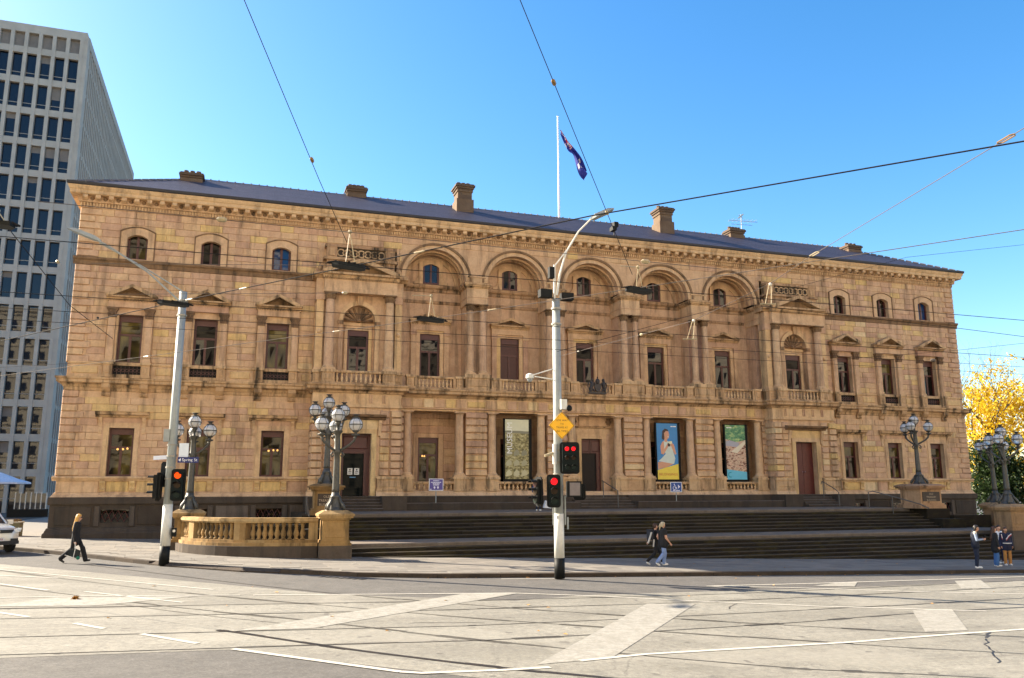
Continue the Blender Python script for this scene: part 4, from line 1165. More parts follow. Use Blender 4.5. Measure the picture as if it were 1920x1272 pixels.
    for k in range(len(xs) - 1):
        f = lambda x: 13.0 + math.sqrt(max(0, .94 ** 2 - (x - p) ** 2))
        za, zb = (13.0, 13.0) if k in (0, len(xs) - 2) else (f(xs[k]), f(xs[k + 1]))
        mb.poly([(xs[k], yw, za), (xs[k + 1], yw, zb), (xs[k + 1], yw, 14.55), (xs[k], yw, 14.55)])
        if k not in (0, len(xs) - 2): mb.poly([(xs[k], yw, za), (xs[k], yw + .32, za), (xs[k + 1], yw + .32, zb), (xs[k + 1], yw, zb)])
    for s in (-1, 1): mb.poly([(p + s * 2.45, yw, 9.17), (p + s * 2.45, 0.02, 9.17), (p + s * 2.45, .02, 15.3), (p + s * 2.45, yw, 15.3)])
    mb.build('portico_wall', SS, B)
    mb = MB(); mb.ti = .3; wallgrid(mb, p - .95, p + .95, 9.17, 14.0, yw + .32, [(p - .62, p + .62, 9.96, 12.50)], .12); mb.build('niche_wall', SS, B)
    boxes('architrave', [(p - .80, p - .62, yw + .24, yw + .33, 9.96, 12.5), (p + .62, p + .80, yw + .24, yw + .33, 9.96, 12.5), (p - .80, p + .80, yw + .24, yw + .33, 12.5, 12.72)], SS, .6)
    boxes('impost', [(p - .94, p + .94, yw + .22, yw + .34, 12.76, 12.95)], SS, .6)
    sash('w', p - .62, p + .62, 9.97, 12.50, yw + .36, .34, GLASS, parent=B)
    mb = MB(); mb.ti = .15                       # carved fan in the arch head
    for k in range(9):
        a = PI * (k + .5) / 9
        mb.tube([(p + .2 * math.cos(a), yw + .30, 13.0 + .2 * math.sin(a)), (p + .5 * math.cos(a), yw + .24, 13.0 + .5 * math.sin(a)), (p + .8 * math.cos(a), yw + .28, 13.0 + .8 * math.sin(a))], [.04, .07, .09], 6)
        mb.sphere((p + .82 * math.cos(a), yw + .28, 13.0 + .82 * math.sin(a)), .08, 6, 4)
    mb.sphere((p, yw + .26, 13.08), .16, 8, 6); mb.build('carved_fan', SOOT_SHADE, B)
    mb = MB(); mb.ti = .6; mb.ring(p, 13.0, .945, 1.20, yw - .10, yw + .02, 0, PI, 24); o = mb.build('archivolt', SS, B)
    mb = MB(); mb.ti = .4; mb.prism([(p - .13, 13.92), (p + .13, 13.92), (p + .18, 14.5), (p - .18, 14.5)], yw - .24, yw); mb.build('keystone', SSD, o)
    for s in (-1, 1):
        boxes('impost_capital', [(min(p + s * .92, p + s * 1.24), max(p + s * .92, p + s * 1.24), yw - .14, yw + .3, 12.76, 13.0)], SSD, .3)
        boxes('impost_pier', [(min(p + s * .945, p + s * 1.2), max(p + s * .945, p + s * 1.2), yw - .08, yw + .02, 9.18, 12.76)], SS, .4)
        column(p + s * 1.74, -.86, 9.98, 14.55, .27, 'leaf')
        pedestal(p + s * 1.74 - .36, p + s * 1.74 + .36, -1.24, yw + .02, 9.176, 9.98, .16, tint=.6)
        xa, xb = sorted((p + s * 2.10, p + s * 2.50))
        mb = MB(); mb.ti = .65; mb.box(xa, xb, -.74, 0.0, 9.98, 14.12); mb.ti = .2; mb.box(xa - .05, xb + .05, -.80, 0.0, 14.12, 14.55); mb.ti = .5; mb.box(xa - .04, xb + .04, -.8, 0, 9.98, 10.14); mb.sphere(((xa + xb) / 2, -.74, 12.25), .14, 8, 6); mb.build('pilaster', SS, B)
        pedestal(xa - .06, xb + .06, -.92, 0.0, 9.176, 9.98, .16, tint=.55)
    balustrade(p - 1.36, p + 1.36, -1.06, 9.176, 9.95, 10)
    mb = MB(); mb.ti = .45
    mb.box(p - 2.15, p + 2.15, -1.14, 0.0, 14.552, 14.80); mb.box(p - 2.12, p + 2.12, -1.10, 0.0, 14.80, 15.40)
    mb.ti = .4; mb.box(p - 2.55, p - 2.12, -.82, 0, 14.55, 15.40); mb.box(p + 2.12, p + 2.55, -.82, 0, 14.55, 15.40); mb.build('entablature', SS, B)
    for s in (-1, 1):
        xa, xb = sorted((p + s * 2.2, p + s * 2.78)); mb = MB(); mb.ti = .5; mb.prism([(0, 15.405), (-.85, 15.405), (-.95, 15.52), (-1.1, 15.58), (-1.1, 15.70), (0, 15.72)], xa, xb, 'x'); mb.build('impost_cornice', SSD, B)
    boxes('pediment_block', [(p - 1.9, p + 1.9, -.9, 0.0, 15.70, 15.9)], SS, .5)
    pediment(p, 2.28, 15.41, 15.70, 16.62, -.92, .50)
    # parapet panel with linked rings
    boxes('parapet', [(p - 2.02, p + 2.02, -.62, 0, 15.905, 16.62), (p - 2.2, p + 2.2, -.72, 0.0, 16.62, 16.78), (p - 2.0, p + 2.0, -.50, 0, 16.78, 17.42), (p - 2.12, p + 2.12, -.62, 0, 17.42, 17.60)], SSD, .4)
    for s in (-1, 1): boxes('parapet_pier', [(min(p + s * 1.42, p + s * 2.04), max(p + s * 1.42, p + s * 2.04), -.6, -.49, 16.784, 17.418), (min(p + s * 1.55, p + s * 1.9), max(p + s * 1.55, p + s * 1.9), -.64, -.6, 16.88, 17.32)], SSD, .45)
    mb = MB(); mb.ti = .75
    for q in range(7): mb.ring(p - 1.2 + q * .4, 17.10, .17, .24, -.57, -.50, 0, 2 * PI, 14)
    for q in range(6): mb.ring(p - 1.0 + q * .4, 17.10, .07, .12, -.56, -.50, 0, 2 * PI, 8)
    mb.build('ring_frieze', SSD, B)
    mb = MB(); mb.ti = 0; mb.box(p - 1.41, p + 1.41, -.505, -.50, 16.80, 17.41); mb.build('ring_panel', BL, B)
    for s in (-1, 1):
        if p < 0 or True:
            mb = MB(); mb.lathe([(.05, 0), (.12, .1), (.14, .25), (.05, .38), (.02, .45)], (p + s * 2.35, -.4, 15.95), 8); mb.build('urn', SSD, B)

# ---- roof
EA, RY, RZ, EZ = 0.72, 5.5, 22.95, 19.74
mb = MB(); mb.ti = .5
x0, x1, yb = -HW - EA, HW + EA, 12.0
A, Bp, Cp, D = (x0, -EA, EZ), (x1, -EA, EZ), (x1, yb, EZ), (x0, yb, EZ)
r0, r1 = (x0 + 6.5, RY, RZ), (x1 - 6.5, RY, RZ)
mb.poly([A, Bp, r1, r0]); mb.poly([Bp, Cp, r1]); mb.poly([Cp, D, r0, r1]); mb.poly([D, A, r0])
def slatemat():
    m, nt, b = newmat('roof_slate')
    tc = pos(nt, 1, 1, 1)
    br = N(nt, 'ShaderNodeTexBrick'); br.inputs['Scale'].default_value = 1.0; br.inputs['Brick Width'].default_value = .32; br.inputs['Row Height'].default_value = .22
    br.inputs['Mortar Size'].default_value = .012; br.inputs['Color1'].default_value = (.028, .026, .050, 1); br.inputs['Color2'].default_value = (.048, .040, .068, 1); br.inputs['Mortar'].default_value = (.012, .011, .020, 1)
    nt.links.new(tc, br.inputs['Vector']); nt.links.new(br.outputs[0], b.inputs['Base Color'])
    b.inputs['Roughness'].default_value = .55
    bump(nt, b, br.outputs['Fac'], -.5, .02); return m
RSL = slatemat()
roof = mb.build('roof', RSL, B)
mb = MB(); mb.box(-HW - .2, HW + .2, -.2, 10.9, 19.3, 19.5); mb.build('roof_deck', SLATE, B)
# slate course ends: thin proud courses down the front slope
mb = MB(); n = 16
for k in range(1, n):
    t = k / n; y = -EA + (RY + EA) * t; z = EZ + (RZ - EZ) * t; xa, xb = x0 + 6.5 * t + .1, x1 - 6.5 * t - .1
    mb.v += [(xa, y - .03, z + .012), (xb, y - .03, z + .012), (xb, y + .38, z + .205), (xa, y + .38, z + .205), (xa, y - .03, z - .02), (xb, y - .03, z - .02)]
    b0 = len(mb.v) - 6; mb.face(b0, b0 + 1, b0 + 2, b0 + 3); mb.face(b0 + 4, b0 + 5, b0 + 1, b0)
stuff(mb.build('slate_course', RSL, roof))
mb = MB(); mb.ti = .9; x = r0[0]
RIDGE = plain('ridge_tile', (.16, .145, .15), .7)
while x < r1[0] - .3:
    mb.prism([(RY - .16, RZ - .07), (RY - .05, RZ + .05), (RY + .05, RZ + .05), (RY + .16, RZ - .07)], x, x + .42, 'x'); mb.box(x + .42, x + .50, RY - .1, RY + .1, RZ - .04, RZ + .085); x += .5
for a, b in ((A, r0), (Bp, r1)):
    a, b = Vector(a), Vector(b); n = 18
    for k in range(n):
        p = a.lerp(b, (k + .1) / n); q = a.lerp(b, (k + .9) / n); mb.tube([p + Vector((0, 0, .03)), q + Vector((0, 0, .03))], .085, 6)
stuff(mb.build('ridge_tile', RIDGE, roof))
SSC = stone('chimney_stone', [(0, (.12, .085, .06)), (1, (.27, .19, .115))], dirtamt=.8)
def chimney(x, y, z0, z1, w, d, pots):
    mb = MB(); mb.ti = .3
    mb.box(x - w / 2, x + w / 2, y - d / 2, y + d / 2, z0, z1 - .55); mb.box(x - w / 2 - .10, x + w / 2 + .10, y - d / 2 - .12, y + d / 2 + .1, z0, z0 + (z1 - z0) * .55); mb.ti = .0; mb.box(x - w / 2 + .12, x + w / 2 - .12, y - d / 2 - .05, y - d / 2, z0 + .3, z1 - .8)
    mb.ti = .35; mb.box(x - w / 2 - .06, x + w / 2 + .06, y - d / 2 - .06, y + d / 2 + .06, z1 - .55, z1 - .47)
    o = mb.build('chimney', SSC, roof)
    mb = MB(); mb.ti = .0
    hw, hd = w / 2, d / 2
    for (za, zb, e) in ((z1 - .47, z1 - .34, .05), (z1 - .34, z1 - .20, .12), (z1 - .20, z1 - .08, .19), (z1 - .08, z1, .13)): mb.box(x - hw - e, x + hw + e, y - hd - e, y + hd + e, za, zb)
    for k in range(pots):
        px = x - w / 2 + w * (k + .5) / pots; mb.ti = .1
        mb.lathe([(.13, 0), (.12, .06), (.14, .20), (.15, .26), (.10, .26)], (px, y, z1), 8)
    return mb.build('chimney_cap', SSC, roof)
for s in (-1, 1):
    chimney(s * 7.76, 4.08, 21.5, 23.95, 1.0, 1.05, 3)
    chimney(s * 14.93, 5.57, 22.4, 23.50, 1.1, .8, 4)
    chimney(s * 25.33, 4.6, 22.0, 22.85, 1.1, .8, 3)
# flag on its pole
fp = thing('flagpole', 'white flagpole on the ridge of the sandstone building', 'flagpole', (0, 5.6, 22.9), world=True)
mb = MB(); mb.tube([(0, 5.6, 22.7), (0, 5.6, 31.0)], [.085, .05], 8); mb.build('pole', plain('white_gloss', (.8, .8, .82), .35, var=.02), fp)
mb = MB(); mb.sphere((0, 5.6, 31.05), .09, 8, 6); mb.tube([(0, 5.6, 29.2), (.07, 5.5, 29.2)], .03, 5); mb.build('finial', CHROME, fp)
def flag():
    NU, NV = 44, 22; mb = MB()
    P = []
    for i in range(NU + 1):
        u = i / NU
        for j in range(NV + 1):
            v = j / NV
            # hanging, folded cloth: the hoist is at the pole, the fly droops to the right
            top = Vector((.22 + 2.15 * u ** 0.95, 5.55, 30.0 - 2.95 * u ** 1.02))
            wdt = 1.62 * (1 - .78 * math.exp(-((u - .52) / .22) ** 2)) * (1 - .42 * u) * (.25 + .75 * min(1, u * 2.2 + .0))
            if u < .02: wdt = max(wdt, .3)
            fold = .16 * math.sin(v * 9 + u * 7) * (.4 + u)
            P.append(top + Vector((-.02 - .30 * v * (u * .9), fold, -wdt * v - .55 * v * u * (1 - u))))
    mb.v = [tuple(p) for p in P]
    for i in range(NU):
        for j in range(NV):
            u, v = (i + .5) / NU, (j + .5) / NV
            k = 0
            if u < .40 and v < .5:               # canton: crosses
                a, b = u / .40, v / .5
                if abs(a - .5) < .09 or abs(b - .5) < .13: k = 2
                elif abs(a - .5) < .16 or abs(b - .5) < .24: k = 1
                elif abs(a - b) < .10 or abs(a + b - 1) < .10: k = 2 if abs(a - b) < .04 or abs(a + b - 1) < .04 else 1
            else:                                # white stars in the fly
                for (su, sv, r) in ((.72, .22, .035), (.72, .78, .035), (.62, .48, .035), (.83, .42, .035), (.77, .58, .022), (.2, .75, .05)):
                    if abs(u - su) < r and abs(v - sv) < r * 2: k = 1
            mb.mi = k
            a = i * (NV + 1) + j; mb.face(a, a + NV + 1, a + NV + 2, a + 1)
    return mb
f = flag().build('flag', [plain('flag_blue', (.022, .030, .26), .7), plain('flag_white', (.65, .63, .66), .7), plain('flag_red', (.45, .02, .04), .7)], None, smooth=True)
tag(f, 'dark blue flag with red and white corner crosses hanging limp from the roof flagpole', 'flag')
mb = MB(); mb.tube([(15.95, 6, 23.7), (15.98, 6, 25.1)], .03, 5); mb.tube([(14.8, 6, 24.5), (17.5, 6, 24.6)], .02, 4); mb.tube([(15.0, 6, 24.2), (17.0, 6, 24.28)], .018, 4)
for k in range(7): mb.tube([(15.0 + k * .36, 5.6, 24.52 + .02 * k), (15.0 + k * .36, 6.4, 24.52 + .02 * k)], .014, 4)
mb.tube([(15.7, 6, 24.75), (16.2, 6, 25.15)], .05, 4); mb.tube([(15.75, 6, 25.05), (16.1, 6, 24.8)], .03, 4)
tag(mb.build('antenna', GALV), 'thin television aerial standing beside a roof chimney', 'antenna')
mb = MB(); mb.box(3.1, 3.5, 2.6, 3.1, 22.2, 22.5) if False else None
# small roof camera box seen near the street light head
mb = MB(); mb.tube([(1.65, -.2, 19.8), (1.65, -.2, 20.35)], .04, 5); mb.box(1.45, 1.75, -.45, .05, 20.35, 20.62); mb.box(1.6, 1.9, -.4, .0, 20.62, 20.95); tag(mb.build('roof_floodlight', BLACK), 'small black floodlight standing at the roof edge', 'floodlight')

# ================================================================== STEPS
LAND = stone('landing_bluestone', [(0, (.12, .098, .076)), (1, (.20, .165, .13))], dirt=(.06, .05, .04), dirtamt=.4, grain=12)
S = thing('stone_staircase', 'broad dark bluestone staircase rising in two flights to the building', 'staircase', (0, -12, gp(0)), world=True)
ZL, ZU, RISE = 0.93, 2.04, 0.1586
def slabbox(mb, x0, x1, y0, y1, z0, z1, worn=True):
    # weathered nosing: tiny chamfer on the front arris
    b = len(mb.f); t = mb.ti
    mb.prism([(y0, z0), (y0, z1 - .034), (y0 + .030, z1), (y1, z1), (y1, z0)], x0, x1, 'x')
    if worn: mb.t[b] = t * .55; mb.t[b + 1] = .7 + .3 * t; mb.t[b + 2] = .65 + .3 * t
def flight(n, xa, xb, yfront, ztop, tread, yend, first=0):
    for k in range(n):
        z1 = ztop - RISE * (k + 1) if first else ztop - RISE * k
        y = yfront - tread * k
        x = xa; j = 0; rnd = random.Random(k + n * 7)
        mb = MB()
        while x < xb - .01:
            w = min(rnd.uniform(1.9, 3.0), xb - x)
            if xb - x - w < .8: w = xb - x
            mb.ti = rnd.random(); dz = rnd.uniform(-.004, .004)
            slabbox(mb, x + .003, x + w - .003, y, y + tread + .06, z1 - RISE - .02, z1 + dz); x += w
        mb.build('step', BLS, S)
# upper landing, upper flight, lower landing, lower flight
mb = MB(); mb.ti = .8
x = -17.0
while x < 17.0:
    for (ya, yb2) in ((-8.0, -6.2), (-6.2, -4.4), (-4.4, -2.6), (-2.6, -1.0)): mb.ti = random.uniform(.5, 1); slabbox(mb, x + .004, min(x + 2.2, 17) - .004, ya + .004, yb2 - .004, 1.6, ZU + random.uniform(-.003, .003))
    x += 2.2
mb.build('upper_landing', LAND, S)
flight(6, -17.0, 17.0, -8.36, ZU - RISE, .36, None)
mb = MB(); x = -20.2
while x < 20.0:
    for (ya, yb2) in ((-13.0, -11.6), (-11.6, -10.3)): mb.ti = random.uniform(.5, 1); slabbox(mb, x + .004, min(x + 2.4, 20.2) - .004, ya + .004, yb2 - .004, .4, ZL + random.uniform(-.003, .003))
    x += 2.4
mb.build('lower_landing', LAND, S)
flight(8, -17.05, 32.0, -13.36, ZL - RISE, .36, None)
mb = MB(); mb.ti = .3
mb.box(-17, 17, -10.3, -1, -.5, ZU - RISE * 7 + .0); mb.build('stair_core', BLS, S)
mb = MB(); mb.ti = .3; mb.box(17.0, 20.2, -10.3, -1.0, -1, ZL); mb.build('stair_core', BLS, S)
# stylobate and small flights to the doors
mb = MB(); mb.ti = .35
for xa, xb in ((-12.6, -1.9), (1.9, 12.6)):
    x = xa
    mb = MB()
    while x < xb - .01:
        w = min(2.14, xb - x); mb.ti = random.uniform(.2, .7); slabbox(mb, x + .004, x + w - .004, -2.1, -.2, ZU + .001, 2.46); mb.ti = random.uniform(.3, .8); slabbox(mb, x + .004, x + w - .004, -.72, .2, 2.46, 2.852); x += w
    mb.build('stylobate', BL, S)
for c, yd in ((0, -.1), (PORT[0], -1.0), (PORT[1], -1.0)):
    hw = 1.9 if c == 0 else 1.35
    for k in range(5):
        mb = MB(); mb.ti = random.random(); slabbox(mb, c - hw, c + hw, yd - .34 * (5 - k) + .0, yd - .34 * (4 - k) + .05 if k < 4 else yd + .7, ZU + .002, ZU + .162 * (k + 1)); mb.build('door_step', BL, S)
    if c != 0:
        for s in (-1, 1):
            mb = MB(); mb.ti = .5; xa, xb = sorted((c + s * (hw + .01), c + s * 2.75)); mb.box(xa, xb, -2.2, -.2, ZU + .002, 2.850); mb.build('stair_cheek', BL, S)
for s in (-1, 1):                                # cheek blocks that carry the rear lamp pedestals
    xa, xb = sorted((s * 17.01, s * 18.7)); mb = MB(); mb.ti = .5
    mb.box(xa, xb, -9.3, -1.3, .2, ZU - .02); mb.box(xa, min(xa, xb) + 1.69, -10.4, -9.3, .2, 1.45); mb.build('stair_cheek', BLS, S)
    xa, xb = sorted((s * 18.71, s * 21.5)); mb = MB(); mb.ti = .5; mb.box(xa, xb, -9.6, -9.2, .2, 1.62); mb.build('stair_cheek', BLS, S)
def pedestal_thing(x, y, z0, z1, w, label, plaque=True, mat=SS):
    t = thing('lamp_pedestal', label, 'pedestal', (x, y, z0), group='stone pedestals that carry the lamp standards', world=True)
    mb = MB(); mb.ti = .25
    for (a, b, e) in ((z0, z0 + .22, .16), (z0 + .22, z0 + .30, .08)): mb.box(x - w - e, x + w + e, y - w - e, y + w + e, a, b)
    mb.build('plinth_block', mat, t)
    mb = MB(); mb.ti = .35; mb.box(x - w, x + w, y - w, y + w, z0 + .30, z1 - .34); sh = mb.build('shaft', mat, t)
    mb = MB(); mb.ti = .15
    for (a, b, e) in ((z1 - .34, z1 - .27, .06), (z1 - .27, z1 - .17, .18), (z1 - .17, z1 - .10, .24)): mb.box(x - w - e, x + w + e, y - w - e, y + w + e, a, b)
    b0 = len(mb.v); e1, e2 = w + .24, w - .02
    mb.v += [(x - e1, y - e1, z1 - .10), (x + e1, y - e1, z1 - .10), (x + e1, y + e1, z1 - .10), (x - e1, y + e1, z1 - .10), (x - e2, y - e2, z1), (x + e2, y - e2, z1), (x + e2, y + e2, z1), (x - e2, y + e2, z1)]
    for q in ((4, 5, 6, 7), (0, 1, 5, 4), (1, 2, 6, 5), (2, 3, 7, 6), (3, 0, 4, 7)): mb.face(*[b0 + i for i in q])
    mb.build('cap', mat, t)
    if plaque:
        mb = MB(); mb.box(x - w + .14, x + w - .14, y - w - .03, y - w, z0 + .42, z1 - .46); pq = mb.build('plaque', plain('bronze_plaque', (.045, .03, .022), .5, .2), t)
        text3d('plaque_lettering', ('OLD', 'TREASURY', 'BUILDING'), x, y - w - .032, (z0 + z1) / 2 + .12, .155, plain('plaque_letters', (.42, .33, .22), .6), pq)
    return t
def text3d(name, lines, x, y, z, size, mat, parent, rot=0.0, gap=1.15, align='CENTER'):
    "flat lettering facing -Y, first line at height z, one mesh"
    vs, fs = [], []
    for li, s in enumerate(lines):
        cu = bpy.data.curves.new('lettering', 'FONT'); cu.body = s; cu.size = size; cu.align_x = align; cu.align_y = 'CENTER'; cu.extrude = 0.0; cu.resolution_u = 2
        ob = bpy.data.objects.new('lettering', cu)
        me = ob.to_mesh() if False else None
        COL.objects.link(ob); bpy.context.view_layer.update()
        dg = bpy.context.evaluated_depsgraph_get()
        m = bpy.data.meshes.new_from_object(ob.evaluated_get(dg))
        b = len(vs)
        for v in m.vertices:
            px, pz = v.co.x, v.co.y - li * size * gap
            c, sn = math.cos(rot), math.sin(rot)
            vs.append((x + px * c - pz * sn, y, z + px * sn + pz * c))
        fs += [tuple(b + i for i in p.vertices) for p in m.polygons]
        bpy.data.objects.remove(ob); bpy.data.curves.remove(cu); bpy.data.meshes.remove(m)
    me = bpy.data.meshes.new(name); me.from_pydata(vs, [], fs); me.materials.append(mat)
    return link(name, me, parent)

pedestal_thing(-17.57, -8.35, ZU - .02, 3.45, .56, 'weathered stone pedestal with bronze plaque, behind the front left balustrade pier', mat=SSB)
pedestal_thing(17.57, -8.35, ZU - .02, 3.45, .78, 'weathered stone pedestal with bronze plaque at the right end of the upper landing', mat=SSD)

# ---- curved balustrades at the ends of the steps
def curved_balustrade(sg, label, zg, SSB):
    t = thing('curved_balustrade', label, 'balustrade', (sg * 20.5, -12, zg), group='curved stone balustrades beside the steps', world=True)
    cx, cy, ax, ay = -17.76, -9.17, 5.8, 5.03
    def pt(u, o=0.0):
        x = cx - (ax + o) * math.sin(u); y = cy - (ay + o) * math.cos(u)
        return (sg * -x, y)
    def band(name, o0, o1, z0, z1, u0, u1, mat, n, tint=.5):
        mb = MB()
        for k in range(n):
            a, b = u0 + (u1 - u0) * k / n, u0 + (u1 - u0) * (k + 1) / n
            mb.ti = min(1, max(0, tint + random.uniform(-.25, .25)))
            p, q, r, s = pt(a, o1), pt(b, o1), pt(b, o0), pt(a, o0)
            b0 = len(mb.v); mb.v += [(*p, z0), (*q, z0), (*r, z0), (*s, z0), (*p, z1), (*q, z1), (*r, z1), (*s, z1)]
            for f in ((0, 3, 2, 1), (4, 5, 6, 7), (0, 1, 5, 4), (1, 2, 6, 5), (2, 3, 7, 6), (3, 0, 4, 7)): mb.face(*[b0 + i for i in f])
        return mb.build(name, mat, t)
    U0, U1 = .11, 1.50
    band('base_kerb', -.30, .42, zg - .4, .97, U0, U1, BL, 14)
    band('plinth', -.22, .30, .97, 1.10, U0, U1, SSB, 12); band('plinth', -.18, .22, 1.10, 1.21, U0, U1, SSB, 12)
    band('rail', -.20, .22, 1.86, 1.92, U0, U1, SSB, 12, .8); r = band('rail', -.26, .28, 1.92, 2.02, U0, U1, SSB, 12, .95); band('rail', -.22, .24, 2.02, 2.06, U0, U1, SSB, 12, .8)
    for (a, b) in ((.11, .17), (.60, .69), (1.12, 1.21), (1.44, 1.50)): band('rail_pier', -.18, .20, 1.21, 1.86, a, b, SSB, 2, .6)
    for (a, b, n) in ((.19, .58, 9), (.71, 1.10, 8), (1.23, 1.42, 4)):
        for k in range(n):
            u = a + (b - a) * (k + .5) / n; x, y = pt(u, .02)
            o = baluster(t, x, y, 1.21, .65); o.scale = (1.25, 1.25, .65)
            o.data = BAL2
    return t
m_ = MB(); m_.ti = .55; m_.lathe([(.075, 0), (.075, .09), (.055, .10), (.05, .16), (.085, .30), (.088, .38), (.055, .60), (.045, .74), (.062, .78), (.05, .82), (.07, .90), (.07, 1.0)], n=10)
BAL2 = bpy.data.meshes.new('baluster'); BAL2.from_pydata(m_.v, [], m_.f); BAL2.materials.append(SSB)
BAL2.attributes.new('tint', 'FLOAT', 'FACE').data.foreach_set('value', m_.t); BAL2.polygons.foreach_set('use_smooth', [True] * len(BAL2.polygons))
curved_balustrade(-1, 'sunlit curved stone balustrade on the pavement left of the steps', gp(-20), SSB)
curved_balustrade(1, 'shaded curved stone balustrade beyond the right end of the steps', gp(20), SOOT_SHADE)  # darker stone than the left balustrade, painting in its shade
def big_pier(x, y, zg, label, SSB, w=.52):
    t = thing('balustrade_pier', label, 'pier', (x, y, zg), group='square stone piers ending the balustrades', world=True)
    mb = MB(); mb.ti = .7; mb.box(x - w - .12, x + w + .12, y - w - .12, y + w + .12, zg - .4, .98); mb.build('base', BL, t)
    mb = MB(); mb.ti = .5
    for (a, b, e) in ((.98, 1.08, .10), (1.08, 1.18, .05)): mb.box(x - w - e, x + w + e, y - w - e, y + w + e, a, b)
    mb.build('plinth', SSB, t)
    mb = MB(); mb.ti = .55; mb.box(x - w, x + w, y - w, y + w, 1.18, 1.98); mb.frust(x - w + .12, x + w - .12, 1.28, 1.9, y - w, y - w - .02, .03); mb.build('shaft', SSB, t)
    mb = MB(); mb.ti = .75
    for (a, b, e) in ((1.98, 2.04, .06), (2.04, 2.12, .14), (2.12, 2.20, .18)): mb.box(x - w - e, x + w + e, y - w - e, y + w + e, a, b)
    b0 = len(mb.v); e1, e2 = w + .18, w - .06
    mb.v += [(x - e1, y - e1, 2.20), (x + e1, y - e1, 2.20), (x + e1, y + e1, 2.20), (x - e1, y + e1, 2.20), (x - e2, y - e2, 2.34), (x + e2, y - e2, 2.34), (x + e2, y + e2, 2.34), (x - e2, y + e2, 2.34)]
    for q in ((4, 5, 6, 7), (0, 1, 5, 4), (1, 2, 6, 5), (2, 3, 7, 6), (3, 0, 4, 7)): mb.face(*[b0 + i for i in q])
    mb.build('cap', SSB, t)
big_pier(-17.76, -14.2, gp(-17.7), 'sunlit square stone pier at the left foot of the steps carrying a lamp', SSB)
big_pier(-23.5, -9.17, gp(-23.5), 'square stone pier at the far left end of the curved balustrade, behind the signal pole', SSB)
big_pier(17.72, -14.2, gp(17.7), 'shaded square stone pier behind the waiting people on the right', SOOT_SHADE)  # right piers take the same shade-darkened stone
big_pier(22.5, -9.17, gp(22.5), 'further square stone pier on the right near the trees', SOOT_SHADE)

# ---- cast iron lamp standards
def globemat(name, tint):
    m, nt, b = newmat(name)
    b.inputs['Base Color'].default_value = (*tint, 1); b.inputs['Roughness'].default_value = .06
    b.inputs['Transmission Weight'].default_value = .55; b.inputs['IOR'].default_value = 1.25
    b.inputs['Coat Weight'].default_value = .6
    return m
GLOBE = globemat('frosted_globe', (.86, .88, .90))
def make_lamp(label):
    t = thing('lamp_standard', label, 'street lamp', group='three globed cast iron lamp standards round the steps')
    mb = MB()
    mb.lathe([(.42, 0), (.42, .05), (.36, .07), (.30, .2), (.22, .40), (.185, .52), (.21, .55), (.21, .60), (.17, .63), (.155, .75)], n=12)
    for i in range(4):
        a = PI / 4 + i * PI / 2
        mb.tube([(.46 * math.cos(a), .46 * math.sin(a), .05), (.40 * math.cos(a), .40 * math.sin(a), .22), (.27 * math.cos(a), .27 * math.sin(a), .38), (.20 * math.cos(a), .20 * math.sin(a), .56)], [.07, .08, .06, .05], 6)
    mb.build('base', IRON, t, smooth=True)
    mb = MB(); mb.lathe([(.155, .75), (.145, .9), (.12, 2.0), (.115, 2.25), (.15, 2.3), (.17, 2.38), (.15, 2.46), (.13, 2.5), (.12, 2.75), (.105, 3.0), (.13, 3.1), (.20, 3.2), (.21, 3.23), (.06, 3.25), (.05, 3.42), (.11, 3.50), (.13, 3.56)], n=12)
    mb.build('column', IRON, t, smooth=True)
    gz = [(0, 0, 3.86)]
    for i in range(3):
        a = R(-30 + 120 * i)
        c, s = math.cos(a), math.sin(a)
        mb = MB(); mb.tube([(.1 * c, .1 * s, 2.40), (.32 * c, .32 * s, 2.52), (.55 * c, .55 * s, 2.66), (.72 * c, .72 * s, 2.82), (.78 * c, .78 * s, 3.0)], [.06, .05, .05, .055, .06], 8)
        mb.lathe([(.05, 2.98), (.16, 3.02), (.17, 3.06), (.08, 3.08), (.05, 3.14), (.12, 3.2)], (.78 * c, .78 * s, 0), 10)
        mb.tube([(.2 * c, .2 * s, 2.36), (.30 * c, .30 * s, 2.26), (.24 * c, .24 * s, 2.16), (.16 * c, .16 * s, 2.22)], .035, 6)
        mb.build('arm', IRON, t, smooth=True)
        gz.append((.78 * c, .78 * s, 3.46))
    for gx, gy, gzz in gz:
        mb = MB(); mb.sphere((gx, gy, gzz), .275, 18, 12); g = mb.build('globe', GLOBE, t, smooth=True)
        mb = MB()
        mb.lathe([(.281, -.022), (.288, -.01), (.288, .01), (.281, .022)], (gx, gy, gzz), 20)
        for q in range(3):
            a = q * PI / 3
            mb.tube([(gx + .281 * math.cos(w) * math.cos(a), gy + .281 * math.cos(w) * math.sin(a), gzz + .281 * math.sin(w)) for w in [2 * PI * k / 20 for k in range(21)]], .009, 4, caps=False)
        mb.lathe([(.14, .235), (.16, .27), (.15, .29), (.07, .31), (.09, .36), (.15, .39), (.13, .41), (.02, .42)], (gx, gy, gzz), 10); mb.lathe([(.06, -.33), (.12, -.29), (.15, -.235)], (gx, gy, gzz), 10)
        mb.build('globe_cage', IRON, g)
    return t
lamp0 = make_lamp('cast iron lamp with sunlit globes at the left foot of the steps')
lamp0.location = (-17.76, -14.2, 2.30)
dup(lamp0, (-23.5, -9.17, 2.30), 0, 'cast iron lamp behind the left signal pole, at the far end of the curved balustrade')
dup(lamp0, (-17.57, -8.35, 3.42), 0, 'shaded cast iron lamp on the plaque pedestal, behind the front left lamp')
dup(lamp0, (17.57, -8.35, 3.42), 0, 'dark cast iron lamp on the right plaque pedestal')
